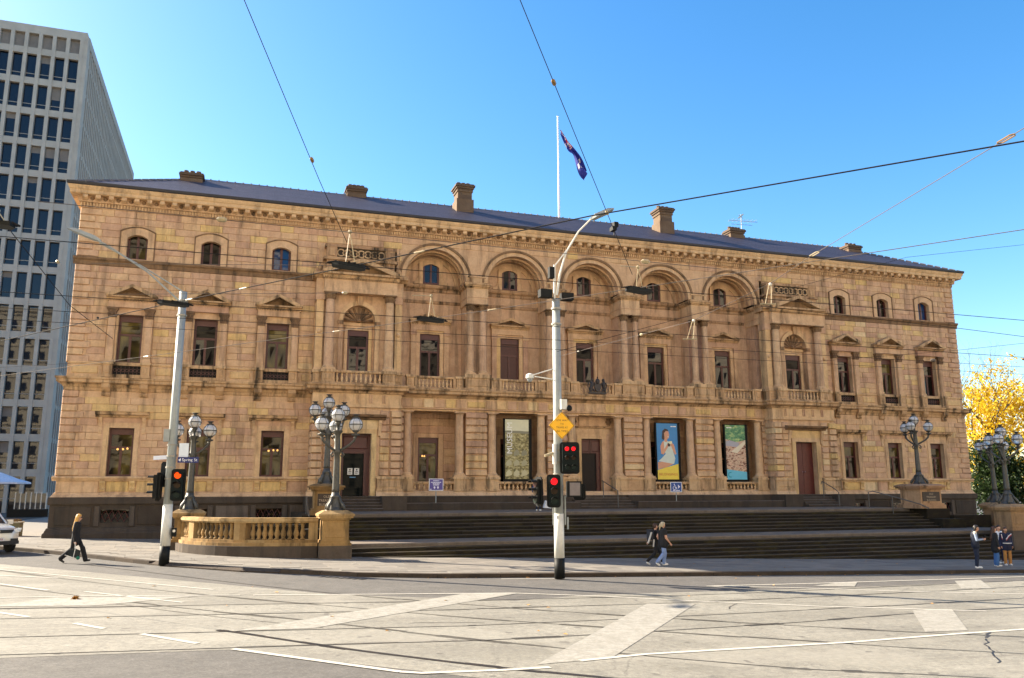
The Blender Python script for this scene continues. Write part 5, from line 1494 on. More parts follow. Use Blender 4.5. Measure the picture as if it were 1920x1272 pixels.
dup(lamp0, (17.72, -14.2, 2.30), 0, 'nearer of the two dark cast iron lamps against the yellow tree')
dup(lamp0, (22.5, -9.17, 2.30), 0, 'further and smaller looking of the two lamps against the yellow tree')
# handrails
def handrail(pts, label, posts):
    mb = MB(); mb.tube(pts, .03, 6)
    for p, z in posts: mb.tube([p, (p[0], p[1], z)], .026, 6)
    tag(mb.build('handrail', plain('rail_steel', (.10, .10, .10), .4, .5)), label, 'handrail', 'metal handrails on the steps')
handrail([(-18.4, -9.6, 2.0), (-18.25, -6.0, 2.86), (-18.25, -5.6, 2.86), (-18.25, -5.4, 2.6)], 'sloping metal handrail behind the left balustrade', [((-18.25, -5.8, 2.86), 1.9), ((-18.32, -7.8, 2.4), 1.9)])
handrail([(16.05, -3.0, 2.1), (16.05, -3.0, 2.98), (16.0, -2.7, 3.2), (15.9, -1.6, 3.72), (15.9, -1.5, 3.5)], 'metal handrail on the small steps by the closed maroon right door', [((15.9, -1.7, 3.7), 2.6)])
handrail([(14.3, -7.7, 2.05), (14.3, -7.7, 2.98), (14.45, -7.9, 3.04), (16.2, -9.6, 2.3), (16.5, -10.0, 2.05)], 'long metal handrail down the upper flight left of the right plaque pedestal', [((15.2, -8.6, 2.72), 1.7)])
handrail([(.62, -1.9, 2.1), (.62, -1.9, 3.1), (.55, -1.75, 3.2), (.15, -.6, 3.75)], 'metal handrail before the central doorway', [((.2, -.7, 3.7), 2.7)])
# banners in the arcade
def banner(c, label, w=.77, z0=3.84, z1=7.5, y=.16):
    t = thing('banner', label, 'banner', (c, y, z0), group='tall printed banners hung between the arcade columns', world=True)
    mb = MB(); mb.box(c - w - .09, c + w + .22, y + .03, y + .16, z0 - .16, z1 + .06); mb.build('backing_frame', BLACK, t)
    return t
def flat(name, pts, y, mat, parent):
    mb = MB(); mb.poly([(p[0], y, p[1]) for p in pts]); return mb.build(name, mat, parent)
def photomat(name, stops, scale, seed, stretch=(1, 1, 1)):
    m, nt, b = newmat(name)
    p = pos(nt, *stretch); n1 = noise(nt, p, scale, 6, 0.7)
    nt.links.new(ramp(nt, n1, stops), b.inputs['Base Color']); b.inputs['Roughness'].default_value = .5; return m
def rect(x0, x1, z0, z1): return [(x0, z0), (x1, z0), (x1, z1), (x0, z1)]
pm = lambda n, c: plain(n, c, .5, var=.05)
bc = -5.2
t = banner(bc, 'banner with pale old photograph and vertical museum lettering, left of the signal pole')
flat('print', rect(bc - .77, bc + .77, 3.84, 7.5), .155, photomat('sepia_town', [(.34, (.05, .045, .018)), (.46, (.20, .165, .055)), (.56, (.38, .33, .14)), (.68, (.60, .56, .36))], 5.0, 1, (1.1, 1, 1.8)), t)
flat('print', rect(bc - .77, bc + .77, 6.78, 7.5), .150, pm('sepia_sky', (.62, .60, .42)), t)
flat('print', [(bc - .77, 6.68), (bc + .77, 6.62), (bc + .77, 6.76), (bc + .2, 6.80), (bc - .77, 6.80)], .147, pm('sepia_hill', (.22, .21, .14)), t)
for q in range(9):                               # roofs of the old photograph
    x = bc - .7 + (q % 3) * .5; z = 4.0 + (q // 3) * .62
    flat('print', [(x, z), (x + .36, z + .08), (x + .34, z + .3), (x + .17, z + .42), (x - .02, z + .24)], .146 - q * .0004, pm('sepia_roof_%d' % q, (.55 - .04 * q, .50 - .035 * q, .30 - .02 * q)), t)
text3d('lettering', ('MUSEUM',), bc - .47, .136, 6.35, .50, pm('banner_white', (.8, .8, .76)), t, rot=PI / 2)
bc = 5.27
t = banner(bc, 'blue and yellow banner showing a seated woman in a pale dress')
flat('print', rect(bc - .77, bc + .77, 3.84, 7.5), .155, pm('poster_blue', (.045, .22, .48)), t)
flat('print', [(bc - .77, 3.84), (bc + .77, 3.84), (bc + .77, 4.85), (bc - .77, 4.45)], .151, pm('poster_yellow', (.75, .58, .07)), t)
skin_ = pm('poster_skin', (.60, .30, .18)); hair_ = pm('poster_hair', (.05, .025, .02)); dress = pm('poster_dress', (.55, .62, .55))
flat('print', [(bc - .74, 4.50), (bc - .1, 4.62), (bc + .42, 4.86), (bc + .30, 5.02), (bc - .3, 5.0), (bc - .74, 4.95)], .149, skin_, t)
flat('print', [(bc - .70, 5.02), (bc + .45, 4.84), (bc + .55, 5.2), (bc + .34, 5.9), (bc + .30, 6.3), (bc - .28, 6.35), (bc - .36, 5.9), (bc - .15, 5.5), (bc - .45, 5.2)], .147, dress, t)
flat('print', [(bc - .36, 6.3), (bc - .52, 6.0), (bc - .48, 5.5), (bc - .3, 5.45), (bc + .05, 5.95), (bc + .12, 6.15), (bc + .02, 6.2), (bc - .24, 5.8), (bc - .26, 6.3)], .145, skin_, t)
flat('print', [(bc + .30, 6.25), (bc + .48, 6.1), (bc + .64, 5.5), (bc + .52, 5.45), (bc + .36, 5.8), (bc + .30, 5.95), (bc + .15, 6.15), (bc + .2, 6.3)], .1445, skin_, t)
flat('print', [(bc - .40, 6.5), (bc - .34, 7.0), (bc - .15, 7.16), (bc + .06, 7.1), (bc + .12, 6.95), (bc - .1, 6.9), (bc - .15, 6.5), (bc - .28, 6.4)], .144, hair_, t)
flat('print', [(bc - .22, 6.3), (bc - .2, 6.55), (bc - .22, 6.85), (bc - .08, 7.0), (bc + .1, 6.98), (bc + .16, 6.75), (bc + .12, 6.55), (bc, 6.45), (bc - .02, 6.25)], .142, skin_, t)
flat('print', [(bc + .02, 6.62), (bc + .12, 6.64), (bc + .08, 6.58)], .140, pm('poster_white', (.8, .8, .78)), t)
flat('print', rect(bc + .02, bc + .2, 5.98, 6.2), .139, hair_, t)
flat('print', [(bc + .1, 6.2), (bc + .18, 6.33), (bc + .34, 6.33), (bc + .36, 6.2), (bc + .24, 6.12)], .138, pm('poster_pale', (.7, .65, .4)), t)
text3d('lettering', ('BELONGINGS',), bc, .136, 4.16, .225, pm('poster_red', (.55, .16, .05)), t)
mb = MB(); mb.box(bc + .28, bc + .44, .135, .139, 7.27, 7.33); mb.box(bc + .46, bc + .68, .135, .139, 7.27, 7.33); mb.build('printed_line', pm('banner_white', (.8, .8, .76)), t)
bc = 10.48
t = banner(bc, 'banner with green treed hill over a red and cream town, beside the closed right door')
flat('print', rect(bc - .77, bc + .77, 3.84, 7.5), .155, photomat('town_print', [(.34, (.03, .02, .02)), (.44, (.28, .10, .06)), (.52, (.62, .52, .38)), (.60, (.5, .22, .14)), (.70, (.75, .68, .55))], 4.5, 2, (1.1, 1, 2.4)), t)
flat('print', [(bc - .77, 6.55), (bc + .1, 6.35), (bc + .77, 6.5), (bc + .77, 7.5), (bc - .77, 7.5)], .150, photomat('tree_print', [(.36, (.02, .12, .07)), (.52, (.10, .28, .13)), (.66, (.45, .55, .2))], 3.2, 3, (1, 1, 2)), t)
flat('print', [(bc - .77, 6.1), (bc + .2, 6.0), (bc + .3, 6.3), (bc - .4, 6.45), (bc - .77, 6.4)], .148, pm('print_grey', (.36, .36, .42)), t)
flat('print', [(bc - .4, 5.7), (bc + .5, 6.3), (bc + .77, 6.5), (bc + .77, 6.25), (bc + .1, 5.6)], .147, pm('print_cream', (.66, .6, .46)), t)
flat('print', [(bc - .77, 3.84), (bc + .77, 3.84), (bc + .77, 4.35), (bc - .77, 4.52)], .146, pm('print_cyan', (.12, .48, .66)), t)
mb = MB(); mb.ring(bc - .52, 4.16, .12, .19, .140, .1445, R(60), R(300), 14); mb.build('printed_mark', pm('print_teal', (.02, .30, .42)), t)
mb = MB(); mb.box(bc - .68, bc - .52, .135, .139, 7.29, 7.35); mb.box(bc - .50, bc - .28, .135, .139, 7.29, 7.35); mb.build('printed_line', pm('banner_white', (.8, .8, .76)), t)
# signs standing on the upper landing
def board_sign(x, y, zb, z0, z1, w, label, mat):
    t = thing('sign', label, 'sign', (x, y, zb), world=True)
    mb = MB(); mb.tube([(x, y, zb), (x, y, z0 + .05)], .028, 6); mb.build('post', GALV, t)
    mb = MB(); mb.box(x - w, x + w, y - .03, y - .005, z0, z1); mb.build('board', plain('sign_white', (.72, .72, .74), .5, var=.03), t)
    mb = MB(); mb.poly([(x - w + .035, y - .033, z0 + .035), (x + w - .035, y - .033, z0 + .035), (x + w - .035, y - .033, z1 - .035), (x - w + .035, y - .033, z1 - .035)]); mb.build('face', mat, t)
    return t
PW = plain('sign_print', (.75, .74, .82), .5, var=.03)
x, y = -10.74, -1.75
t = board_sign(x, y, 2.46, 3.14, 3.82, .42, 'small purple notice board on a thin post before the leftmost arcade bay', plain('purple_print', (.10, .075, .28), .5, var=.05))
mb = MB()
for (hw_, zz) in ((.17, 3.70), (.31, 3.61), (.20, 3.53), (.17, 3.46)):
    q = -hw_
    while q < hw_ - .02:
        w_ = random.uniform(.05, .11); mb.box(x + q, x + min(q + w_, hw_), y - .038, y - .035, zz - .022, zz + .022); q += w_ + .02
stuff(mb.build('printed_line', PW, t))
for s in (-1, 1):
    mb = MB(); mb.ring(x + s * .10, 3.33, .0, .055, y - .041, y - .035, 0, 2 * PI, 12); mb.box(x + s * .10 - .03, x + s * .10 + .03, y - .040, y - .035, 3.25, 3.30); mb.build('pictogram', PW, t)
mb = MB(); mb.ring(x - .31, 3.22, 0, .035, y - .04, y - .035, 0, 2 * PI, 10); mb.build('pictogram', PW, t)
x, y = 4.72, -1.75
t = board_sign(x, y, 2.46, 3.02, 3.64, .40, 'small blue and white wheelchair access sign with a right arrow', plain('access_blue', (.02, .07, .27), .5, var=.05))
yy_ = y - .036
mb = MB()
mb.ring(x - .13, 3.27, .085, .115, yy_ - .004, yy_, R(110), R(400), 18); mb.ring(x - .13, 3.50, .0, .036, yy_ - .004, yy_, 0, 2 * PI, 12)
mb.prism([(x - .155, 3.46), (x - .115, 3.46), (x - .105, 3.30), (x - .02, 3.30), (x + .03, 3.18), (x + .065, 3.20), (x + .0, 3.34), (x - .10, 3.34)], yy_ - .0045, yy_ - .0005); mb.box(x - .125, x - .03, yy_ - .005, yy_ - .001, 3.385, 3.415)
mb.prism([(x + .13, 3.22), (x + .27, 3.35), (x + .13, 3.48)], yy_ - .004, yy_); mb.build('pictogram', PW, t)
mb = MB(); mb.box(x - .25, x - .06, yy_ - .004, yy_, 3.10, 3.14); mb.box(x - .03, x + .25, yy_ - .004, yy_, 3.10, 3.14); mb.build('printed_line', PW, t)

# ================================================================== OFFICE TOWER ON THE LEFT
T = thing('office_tower', 'tall pale concrete office tower with a grid of dark windows, behind on the left', 'office tower', (-50, 60, 1.2), world=True)
TX1, TX0, TY0, TY1, TZ0, TZ1 = -42.0, -76.5, 54.6, 101.0, 0.6, 58.3
FH, CW = 3.82, 1.475
mb = MB(); mb.box(TX0 + .7, TX1 - 1.3, TY0 + .55, TY1 - .55, TZ0, TZ1 - .1); mb.build('core', INTERIOR, T)
rows = [54.6 - FH * k for k in range(14)]        # window head heights
# front frame: piers and spandrels
cols = [-42.42 - CW * k for k in range(24)]
mb = MB()
for k, x in enumerate(cols): mb.box(x - .2, x + .2, TY0 - .05, TY0 + .6, TZ0, TZ1 - 1.0)
mb.box(-42.42 + .2, -41.75, TY0, TY0 + .6, TZ0, TZ1 - .4); mb.build('pier', CONC, T)
mb = MB()
for h in rows: mb.box(TX0, -42.0, TY0 + .02, TY0 + .6, h + .001, h + .80)
mb.build('spandrel', CONC, T)
mb = MB(); mb.box(TX0, -41.9, TY0 - .02, TY0 + .6, TZ1 - 1.05, TZ1); mb.build('parapet', CONC, T)
BLIND = plain('louvre_blind', (.20, .18, .165), .8, var=.15, scale=1.2)
farw = []
for r, h in enumerate([TZ1 - 1.1] + rows):
    for k in range(len(cols) - 1):
        xa, xb = cols[k + 1] + .2, cols[k] - .2
        zb = h - (3.02 if r else 2.75)
        mb = MB(); mb.poly([(xa, TY0 + .45, zb), (xb, TY0 + .45, zb), (xb, TY0 + .45, h), (xa, TY0 + .45, h)])
        if k < 9:
            if r == 0:
                o = mb.build('louvre_panel', BLIND, T)
            else:
                o = mb.build('window', TGLASS, T)
                fr = MB(); fr.box(xa, xb, TY0 + .40, TY0 + .448, zb + .62, zb + .69)
                fr.build('rail', CONC, o)
                if random.random() < .22:
                    bl = MB(); d = random.uniform(.5, 1.6); bl.box(xa + .03, xb - .03, TY0 + .441, TY0 + .447, h - d, h - .02); bl.build('blind', BLIND, o)
        else:
            farw += [(xa, xb, zb, h)]
mb = MB()
for xa, xb, zb, h in farw: mb.poly([(xa, TY0 + .45, zb), (xb, TY0 + .45, zb), (xb, TY0 + .45, h), (xa, TY0 + .45, h)])
stuff(mb.build('window', TGLASS, T))
# right hand side: closely set fins
mb = MB(); n = 40
pitch = (TY1 - TY0 - 1.6) / n
for k in range(n + 1):
    y = TY0 + 1.4 + pitch * k; mb.box(TX1 - 1.0, TX1 + .25, y - .17, y + .17, TZ0, TZ1 - 1.3)
mb.box(TX1 - 1.2, TX1 + .25, TY0 + .65, TY0 + 1.25, TZ0, TZ1 - .6); mb.build('fin', CONC, T)
mb = MB()
for h in rows: mb.box(TX1 - 1.0, TX1 + .18, TY0 + 1.25, TY1, h, h + .5)
mb.box(TX1 - 1.0, TX1 + .28, TY0 + .7, TY1, TZ1 - 1.4, TZ1 - .25); mb.box(TX1 - 1.0, TX1 + .25, TY1 - .3, TY1 + .3, TZ0, TZ1 - .3); mb.build('spandrel', CONC, T)
mb = MB()
for r, h in enumerate(rows):
    for k in range(n):
        y = TY0 + 1.4 + pitch * k; mb.ti = random.random()
        mb.poly([(TX1 - .35, y, h - 3.3), (TX1 - .35, y + pitch, h - 3.3), (TX1 - .35, y + pitch, h), (TX1 - .35, y, h)])
stuff(mb.build('side_window', plain('side_glass', (.07, .065, .065), .35, var=.5, scale=.6), T))
mb = MB(); mb.box(TX0, TX1, TY0 + .1, TY1, TZ1 - .5, TZ1 - .3); mb.build('roof_slab', CONC, T)
# cafe umbrella and wind screen at its foot
u = thing('cafe_umbrella', 'pale blue cafe umbrella at the foot of the office tower', 'umbrella', (-42.2, 38.3, gp(-42)), world=True)
mb = MB(); mb.tube([(-42.2, 38.3, .9), (-42.2, 38.3, 4.9)], .04, 6); mb.build('pole', GALV, u)
mb = MB(); mb.lathe([(2.6, 3.95), (2.58, 4.1), (1.5, 4.42), (.06, 5.0)], (-42.2, 38.3, 0), 8); mb.build('canopy', plain('blue_canvas', (.62, .66, .74), .8), u)
f = thing('wind_screen', 'dark glass wind screen with white posts below the umbrella', 'screen', (-39.5, 38, gp(-40)), world=True)
mb = MB(); mb.box(-41.2, -37.9, 37.7, 37.9, gp(-40) - .1, 1.7); mb.build('base', BLACK, f)
for k in range(7):
    mb = MB(); x = -40.7 + k * .42; mb.box(x, x + .08, 37.75, 37.83, 1.7, 3.2); mb.build('post', WHITEP, f)
mb = MB(); mb.poly([(-40.7, 37.79, 1.72), (-38.1, 37.79, 1.72), (-38.1, 37.79, 3.1), (-40.7, 37.79, 3.1)]); mb.build('pane', TGLASS, f)
pl = thing('planter_box', 'square olive planter box on the pavement behind the silver car', 'planter', (-32.6, 2.0, gp(-32.6)), world=True)
mb = MB(); z = gp(-32.6); mb.box(-33.05, -32.3, 1.6, 2.4, z - .05, z + .66); mb.build('box', plain('olive_box', (.13, .115, .06), .8), pl)
mb = MB(); mb.box(-33.1, -32.25, 1.55, 2.45, z + .66, z + .72); mb.build('rim', plain('pale_rim', (.32, .29, .22), .8), pl)
mb = MB()
for k in range(110):
    x, y = random.uniform(-33.0, -32.35), random.uniform(1.65, 2.35); h = random.uniform(.02, .18); a = random.uniform(0, 6.28)
    mb.poly([(x, y, z + .72), (x + .05 * math.cos(a), y + .05 * math.sin(a), z + .72 + h * .5), (x + .02, y, z + .72 + h), (x - .03, y + .02, z + .72 + h * .6)])
stuff(mb.build('foliage', plain('planter_leaf', (.16, .10, .035), .7), pl))

# ================================================================== TREES ON THE RIGHT
def leafmat(name, stops):
    m, nt, b = newmat(name)
    at = N(nt, 'ShaderNodeAttribute'); at.attribute_name = 'tint'
    c = ramp(nt, at.outputs['Fac'], stops); nt.links.new(c, b.inputs['Base Color'])
    b.inputs['Roughness'].default_value = .6; b.inputs['Specular IOR Level'].default_value = .3
    b.inputs['Subsurface Weight'].default_value = 0
    tr = N(nt, 'ShaderNodeBsdfTranslucent'); nt.links.new(c, tr.inputs['Color'])
    mx = N(nt, 'ShaderNodeMixShader'); mx.inputs[0].default_value = .4
    nt.links.new(b.outputs[0], mx.inputs[1]); nt.links.new(tr.outputs[0], mx.inputs[2])
    nt.links.new(mx.outputs[0], nt.nodes['Material Output'].inputs['Surface']); return m
YL = leafmat('yellow_leaf', [(0, (.42, .24, .012)), (.4, (.70, .47, .018)), (.8, (.80, .62, .05)), (1, (.62, .58, .12))])
GL = leafmat('dark_leaf', [(0, (.010, .022, .008)), (.6, (.025, .05, .012)), (1, (.06, .09, .02))])
GL2 = leafmat('bright_leaf', [(0, (.03, .06, .01)), (.6, (.08, .13, .02)), (1, (.22, .24, .03))])
BARK = plain('bark', (.075, .06, .05), .9, var=.3, scale=5, bs=.4)
def tree(name, label, x, y, z, H, crown, rx, ry, rz, leaf, nclump, per, ls, seed, trunk_r=.3, bare=0.25, cat='tree', gap=None, levels=3):
    t = thing(name, label, cat, (x, y, z), world=True)
    rnd = random.Random(seed); mb = MB(); tips = []
    def limb(p, d, L, r, lv):
        pts = [p]; rr = [r]; dd = d.copy(); n = 4
        for k in range(n):
            dd = (dd + Vector((rnd.uniform(-.22, .22), rnd.uniform(-.22, .22), rnd.uniform(-.05, .2)))).normalized()
            pts.append(pts[-1] + dd * L / n); rr.append(r * (1 - .6 * (k + 1) / n))
        mb.tube(pts, rr, 7 if lv == 0 else 5 if lv < 2 else 4, caps=False)
        if lv >= 1: tips.extend(pts[2:])
        if lv < levels:
            nb = 5 if lv == 0 else 4
            for k in range(nb):
                i = rnd.randint(2, n); a = rnd.uniform(0, 6.28); sp = rnd.uniform(.5, 1.0)
                nd = (dd + Vector((math.cos(a) * sp, math.sin(a) * sp, rnd.uniform(-.1, .35)))).normalized()
                limb(pts[i], nd, L * rnd.uniform(.55, .75), rr[i] * .75, lv + 1)
    limb(Vector((x, y, z - .2)), Vector((0, 0, 1)), H * .42, trunk_r, 0)
    mb.build('trunk', BARK, t)
    mb = MB(); c = Vector((x, y, z + crown))
    for k in range(nclump):
        while True:
            v = Vector((rnd.uniform(-1, 1), rnd.uniform(-1, 1), rnd.uniform(-1, 1)))
            if .25 < v.length < 1: break
        q = c + Vector((v.x * rx, v.y * ry, v.z * rz))
        if rnd.random() < .55 and tips:
            q = tips[rnd.randrange(len(tips))] + Vector((rnd.gauss(0, .4), rnd.gauss(0, .4), rnd.gauss(0, .3)))
            w = Vector(((q.x - c.x) / rx, (q.y - c.y) / ry, (q.z - c.z) / rz))
            if w.length > 1.1: continue
        if gap and gap(q): continue
        cs = rnd.uniform(.25, .65) * (rx / 3) ** .5; tb = rnd.uniform(0, .6)
        for j in range(per):
            p = q + Vector((rnd.gauss(0, cs), rnd.gauss(0, cs), rnd.gauss(0, cs * .7)))
            n_ = Vector((rnd.gauss(0, 1), rnd.gauss(0, 1), rnd.gauss(.5, 1))).normalized(); a = n_.orthogonal().normalized(); b2 = n_.cross(a)
            s = ls * rnd.uniform(.6, 1.3); mb.ti = min(1, tb + rnd.uniform(0, .4))
            mb.poly([p - a * s, p + b2 * s * .55, p + a * s, p - b2 * s * .55])
    stuff(mb.build('crown', leaf, t)); return t
tree('yellow_tree', 'tall autumn tree with bright yellow leaves beyond the right end of the building', 47.2, 10.5, -.8, 20, 9.4, 4.8, 4.4, 6.4, YL, 680, 32, .15, 3, .40, gap=lambda q: q.z > 12.6 and random.random() < .84, levels=4)
tree('bare_tree', 'half bare pinkish autumn tree with fine twigs beside the yellow tree', 52.5, 24, -.8, 14, 7.5, 4, 4, 4.5, leafmat('pink_leaf', [(0, (.25, .13, .09)), (1, (.42, .28, .2))]), 60, 12, .12, 5, .28, levels=4)
tree('evergreen_tree', 'very dark evergreen against the right corner of the building', 41.5, 7.5, -.8, 8.5, 4.4, 2.9, 2.6, 4.2, GL, 420, 40, .13, 8, .22)
tree('green_tree', 'green and yellow lit bushy tree below the yellow crown at the right edge', 48.5, 3.5, -.8, 7, 3.2, 4.2, 3.4, 3.2, GL2, 420, 36, .15, 9, .22)
tree('evergreen_shrub', 'low dark shrub between the two lamp standards on the right', 44.5, 2.5, -.8, 4.5, 1.8, 2.8, 2.2, 2.0, GL, 260, 36, .12, 12, .12, cat='shrub')
tree('yellow_tree', 'second yellow autumn tree further right, partly outside the picture', 56, 8, -.8, 15, 8.0, 4.5, 4.2, 4.8, YL, 420, 30, .18, 14, .34)

# ================================================================== POLES, SIGNALS, SIGNS
STRAP = plain('strap_steel', (.30, .28, .24), .5, .3)
def pole(x, y, ztop, label, r0=.165, r1=.135):
    t = thing('signal_pole', label, 'pole', (x, y, gp(x)), world=True)
    z = gp(x)
    mb = MB(); mb.tube([(x, y, z + .55), (x, y, ztop)], [r0, r1], 14); mb.build('shaft', GALV, t, smooth=True)
    mb = MB(); mb.tube([(x, y, z + .56), (x, y, z + 2.0)], [r0 + .006, r0 + .002], 14); mb.build('white_band', WHITEP, t, smooth=True)
    mb = MB(); mb.tube([(x, y, z - .1), (x, y, z + .56)], [r0 + .012, r0 + .01], 14); mb.build('black_base', BLACK, t, smooth=True)
    for zz in (z + 2.9, z + 3.3, z + 3.7, z + 4.1, ztop - .9, ztop - .35):
        mb = MB(); mb.lathe([(r0 + .002, -.03), (r0 + .014, -.03), (r0 + .014, .03), (r0 + .002, .03)], (x, y, zz), 14); mb.build('steel_strap', STRAP, t)
    return t
PL = pole(-23.85, -16.3, 10.42, 'grey steel pole with outreach lamp arm, traffic signals and street signs, on the left')
mb = MB(); mb.tube([(-23.9, -16.3, 10.0), (-25.1, -16.4, 11.05), (-26.4, -16.5, 11.85), (-27.2, -16.55, 12.25)], .034, 6); mb.tube([(-23.85, -16.3, 10.42), (-25.3, -16.4, 11.25), (-26.8, -16.5, 12.0)], .026, 6); mb.build('lamp_arm', GALV, PL)
mb = MB()
def head(mb, x, y, z, dx, dy, dz, L=1.05, w=.17, h=.10):
    d = Vector((dx, dy, dz)).normalized(); s = d.cross(Vector((0, 0, 1))).normalized(); u_ = s.cross(d)
    for k, (t0, ww, hh) in enumerate(((0, .05, .05), (.2, w, h), (.75, w * 1.05, h * .9), (1.0, w * .5, h * .35))):
        c = Vector((x, y, z)) + d * L * t0
        mb.v += [tuple(c + s * ww - u_ * hh * .4), tuple(c + s * ww * .8 + u_ * hh), tuple(c - s * ww * .8 + u_ * hh), tuple(c - s * ww - u_ * hh * .4)]
    b = len(mb.v) - 16
    for k in range(3):
        for i in range(4):
            j = (i + 1) % 4; mb.face(b + k * 4 + i, b + k * 4 + j, b + k * 4 + 4 + j, b + k * 4 + 4 + i)
    mb.face(b + 3, b + 2, b + 1, b); mb.face(b + 12, b + 13, b + 14, b + 15)
head(mb, -26.75, -16.5, 12.05, -1, .02, .36, 1.2); mb.build('luminaire', GALV, PL)
PC = pole(-11.24, -22.2, 9.70, 'tall grey steel pole with curved lamp arm, cameras and signals, in the middle')
mb = MB(); mb.tube([(-11.30, -22.2, 9.6), (-11.28, -22.2, 10.95)], .045, 8); mb.tube([(-11.20, -22.2, 9.85), (-11.10, -22.22, 10.6), (-10.85, -22.25, 11.45), (-10.37, -22.3, 12.25), (-9.85, -22.35, 12.8)], [.042, .04, .036, .034, .03], 7); mb.tube([(-11.28, -22.2, 10.9), (-10.80, -22.26, 11.55)], .026, 6); mb.build('lamp_arm', WHITEP, PC)
mb = MB(); head(mb, -9.92, -22.36, 12.72, .85, -.2, .42, .95, .22, .10); mb.build('luminaire', GALV, PC)
mb = MB(); mb.box(-11.88, -11.45, -22.4, -22.1, 9.72, 10.0); mb.tube([(-11.5, -22.2, 9.75), (-11.24, -22.2, 9.72)], .03, 5); tag(mb.build('floodlight', BLACK), 'black flood lamp on the left of the middle pole head', 'floodlight', 'flood lamps on the middle pole head')
mb = MB(); mb.box(-11.05, -10.62, -22.35, -22.05, 9.68, 9.94); mb.tube([(-11.24, -22.2, 9.72), (-11.0, -22.2, 9.71)], .03, 5); tag(mb.build('floodlight', BLACK), 'black flood lamp on the right of the middle pole head', 'floodlight', 'flood lamps on the middle pole head')
mb = MB(); mb.box(-11.50, -11.32, -22.3, -22.1, 10.45, 10.85); mb.build('bracket_box', BLACK, PC)
RED = glow('red_lens', (1.0, .012, .018), .42); ORG = glow('orange_red_lens', (1.0, .075, .006), .42)
DIM = [plain('amber_lens_off', (.025, .012, .004), .4, spec=.2), plain('green_lens_off', (.004, .014, .012), .4, spec=.2), plain('red_lens_off', (.03, .004, .004), .4, spec=.2)]
def signal(x, y, z, rz, label, lit=None, cols=1, w=.36, h=1.05, dark=DKGREEN, back=True):
    "traffic signal facing local -Y; z is the bottom of the backboard"
    t = thing('traffic_light', label, 'traffic light', (x, y, z), rz, 'traffic lights fixed to the two poles')
    W = w * (1.5 if cols == 2 else 1)
    mb = MB(); n = 6; r = .10; pts = []
    for (cx, cz, a0) in ((W / 2 - r, r, -90), (W / 2 - r, h - r, 0), (-W / 2 + r, h - r, 90), (-W / 2 + r, r, 180)):
        for k in range(n): a = R(a0 + 90 * k / (n - 1)); pts.append((cx + r * math.cos(a), cz + r * math.sin(a)))
    mb.prism(pts, -.02, .02); mb.build('backboard', BLACK, t)
    mb = MB(); mb.box(-W / 2 + .07, W / 2 - .07, -.14, .10, .08, h - .08); mb.build('housing', dark, t)
    for cidx in range(cols):
        cx = 0 if cols == 1 else (-.11 if cidx == 0 else .11)
        for k in range(3):
            cz = h - .23 - k * (h - .46) / 2; rr = .115 if cols == 1 else .072
            mb = MB(); mb.prism([(cx + rr * math.cos(2 * PI * i / 16), cz + rr * math.sin(2 * PI * i / 16)) for i in range(16)], -.165, -.141); mb.build('lens', (lit if (k == 0 and lit) else DIM[(k + 2) % 3]), t)
            mb = MB(); mb.lathe([(rr + .012, 0), (rr + .012, .22)], (0, 0, 0), 14, R(20), R(160))
            mb.v = [(v[0] + cx, -.14 - v[2] * (1.0), cz + v[1]) for v in mb.v]; o = mb.build('visor', BLACK, t)
            sm = o.modifiers.new('solid', 'SOLIDIFY'); sm.thickness = .008
    return t
signal(-23.54, -16.62, 2.76, R(-12), 'traffic light showing orange red on the left pole, beside the blue street sign', ORG, 1, .50, 1.12)
signal(-24.22, -16.25, 2.76, R(-100), 'black traffic light seen edge on, on the left side of the left pole', None, 1, .48, 1.0, BLACK)
signal(-24.05, -15.95, 3.25, R(150), 'black traffic light seen from behind, above the edge on signal of the left pole', None, 1, .34, .9, BLACK)
signal(-10.98, -22.6, 3.62, R(-14), 'double column traffic light with two red lamps on the middle pole', RED, 2, .44, 1.06)
signal(-11.55, -22.55, 2.52, R(-14), 'single traffic light showing one red lamp low on the middle pole', RED, 1, .46, 1.08)
signal(-12.0, -22.35, 2.55, R(-75), 'black signal turned away at the left edge of the middle pole', None, 1, .34, .98, BLACK)
signal(-10.45, -22.15, 2.75, R(150), 'small black signal seen from behind, right of the grey panel on the middle pole', None, 1, .42, .55, BLACK)
mb = MB(); mb.box(-11.13, -10.62, -22.75, -22.6, 2.86, 3.38); mb.build('case', BLACK, tgrey := thing('display_panel', 'square grey blank sign panel in a black case on the middle pole', 'panel', (-10.9, -22.5, 2.8), world=True))
mb = MB(); mb.box(-11.06, -10.69, -22.77, -22.752, 2.91, 3.33); mb.build('screen', plain('grey_screen', (.17, .145, .14), .6), tgrey)
# diamond tram warning
t = thing('warning_sign', 'yellow diamond sign with black tram warning words on the middle pole', 'sign', (-11.28, -22.4, 4.72), world=True)
s_ = .46; cz = 5.25; cy = -22.42; cx = -11.17
mb = MB(); mb.prism([(cx, cz - s_), (cx + s_, cz), (cx, cz + s_), (cx - s_, cz)], cy, cy + .02); mb.build('plate', plain('sign_yellow', (.85, .44, .006), .45, var=.04), t)
mb = MB()
for (a, b) in (((0, -1), (1, 0)), ((1, 0), (0, 1)), ((0, 1), (-1, 0)), ((-1, 0), (0, -1))):
    q = .965; q2 = .935; mb.poly([(cx + a[0] * s_ * q, cy - .002, cz + a[1] * s_ * q), (cx + b[0] * s_ * q, cy - .002, cz + b[1] * s_ * q), (cx + b[0] * s_ * q2, cy - .002, cz + b[1] * s_ * q2), (cx + a[0] * s_ * q2, cy - .002, cz + a[1] * s_ * q2)])
mb.build('border', BLACK, t)
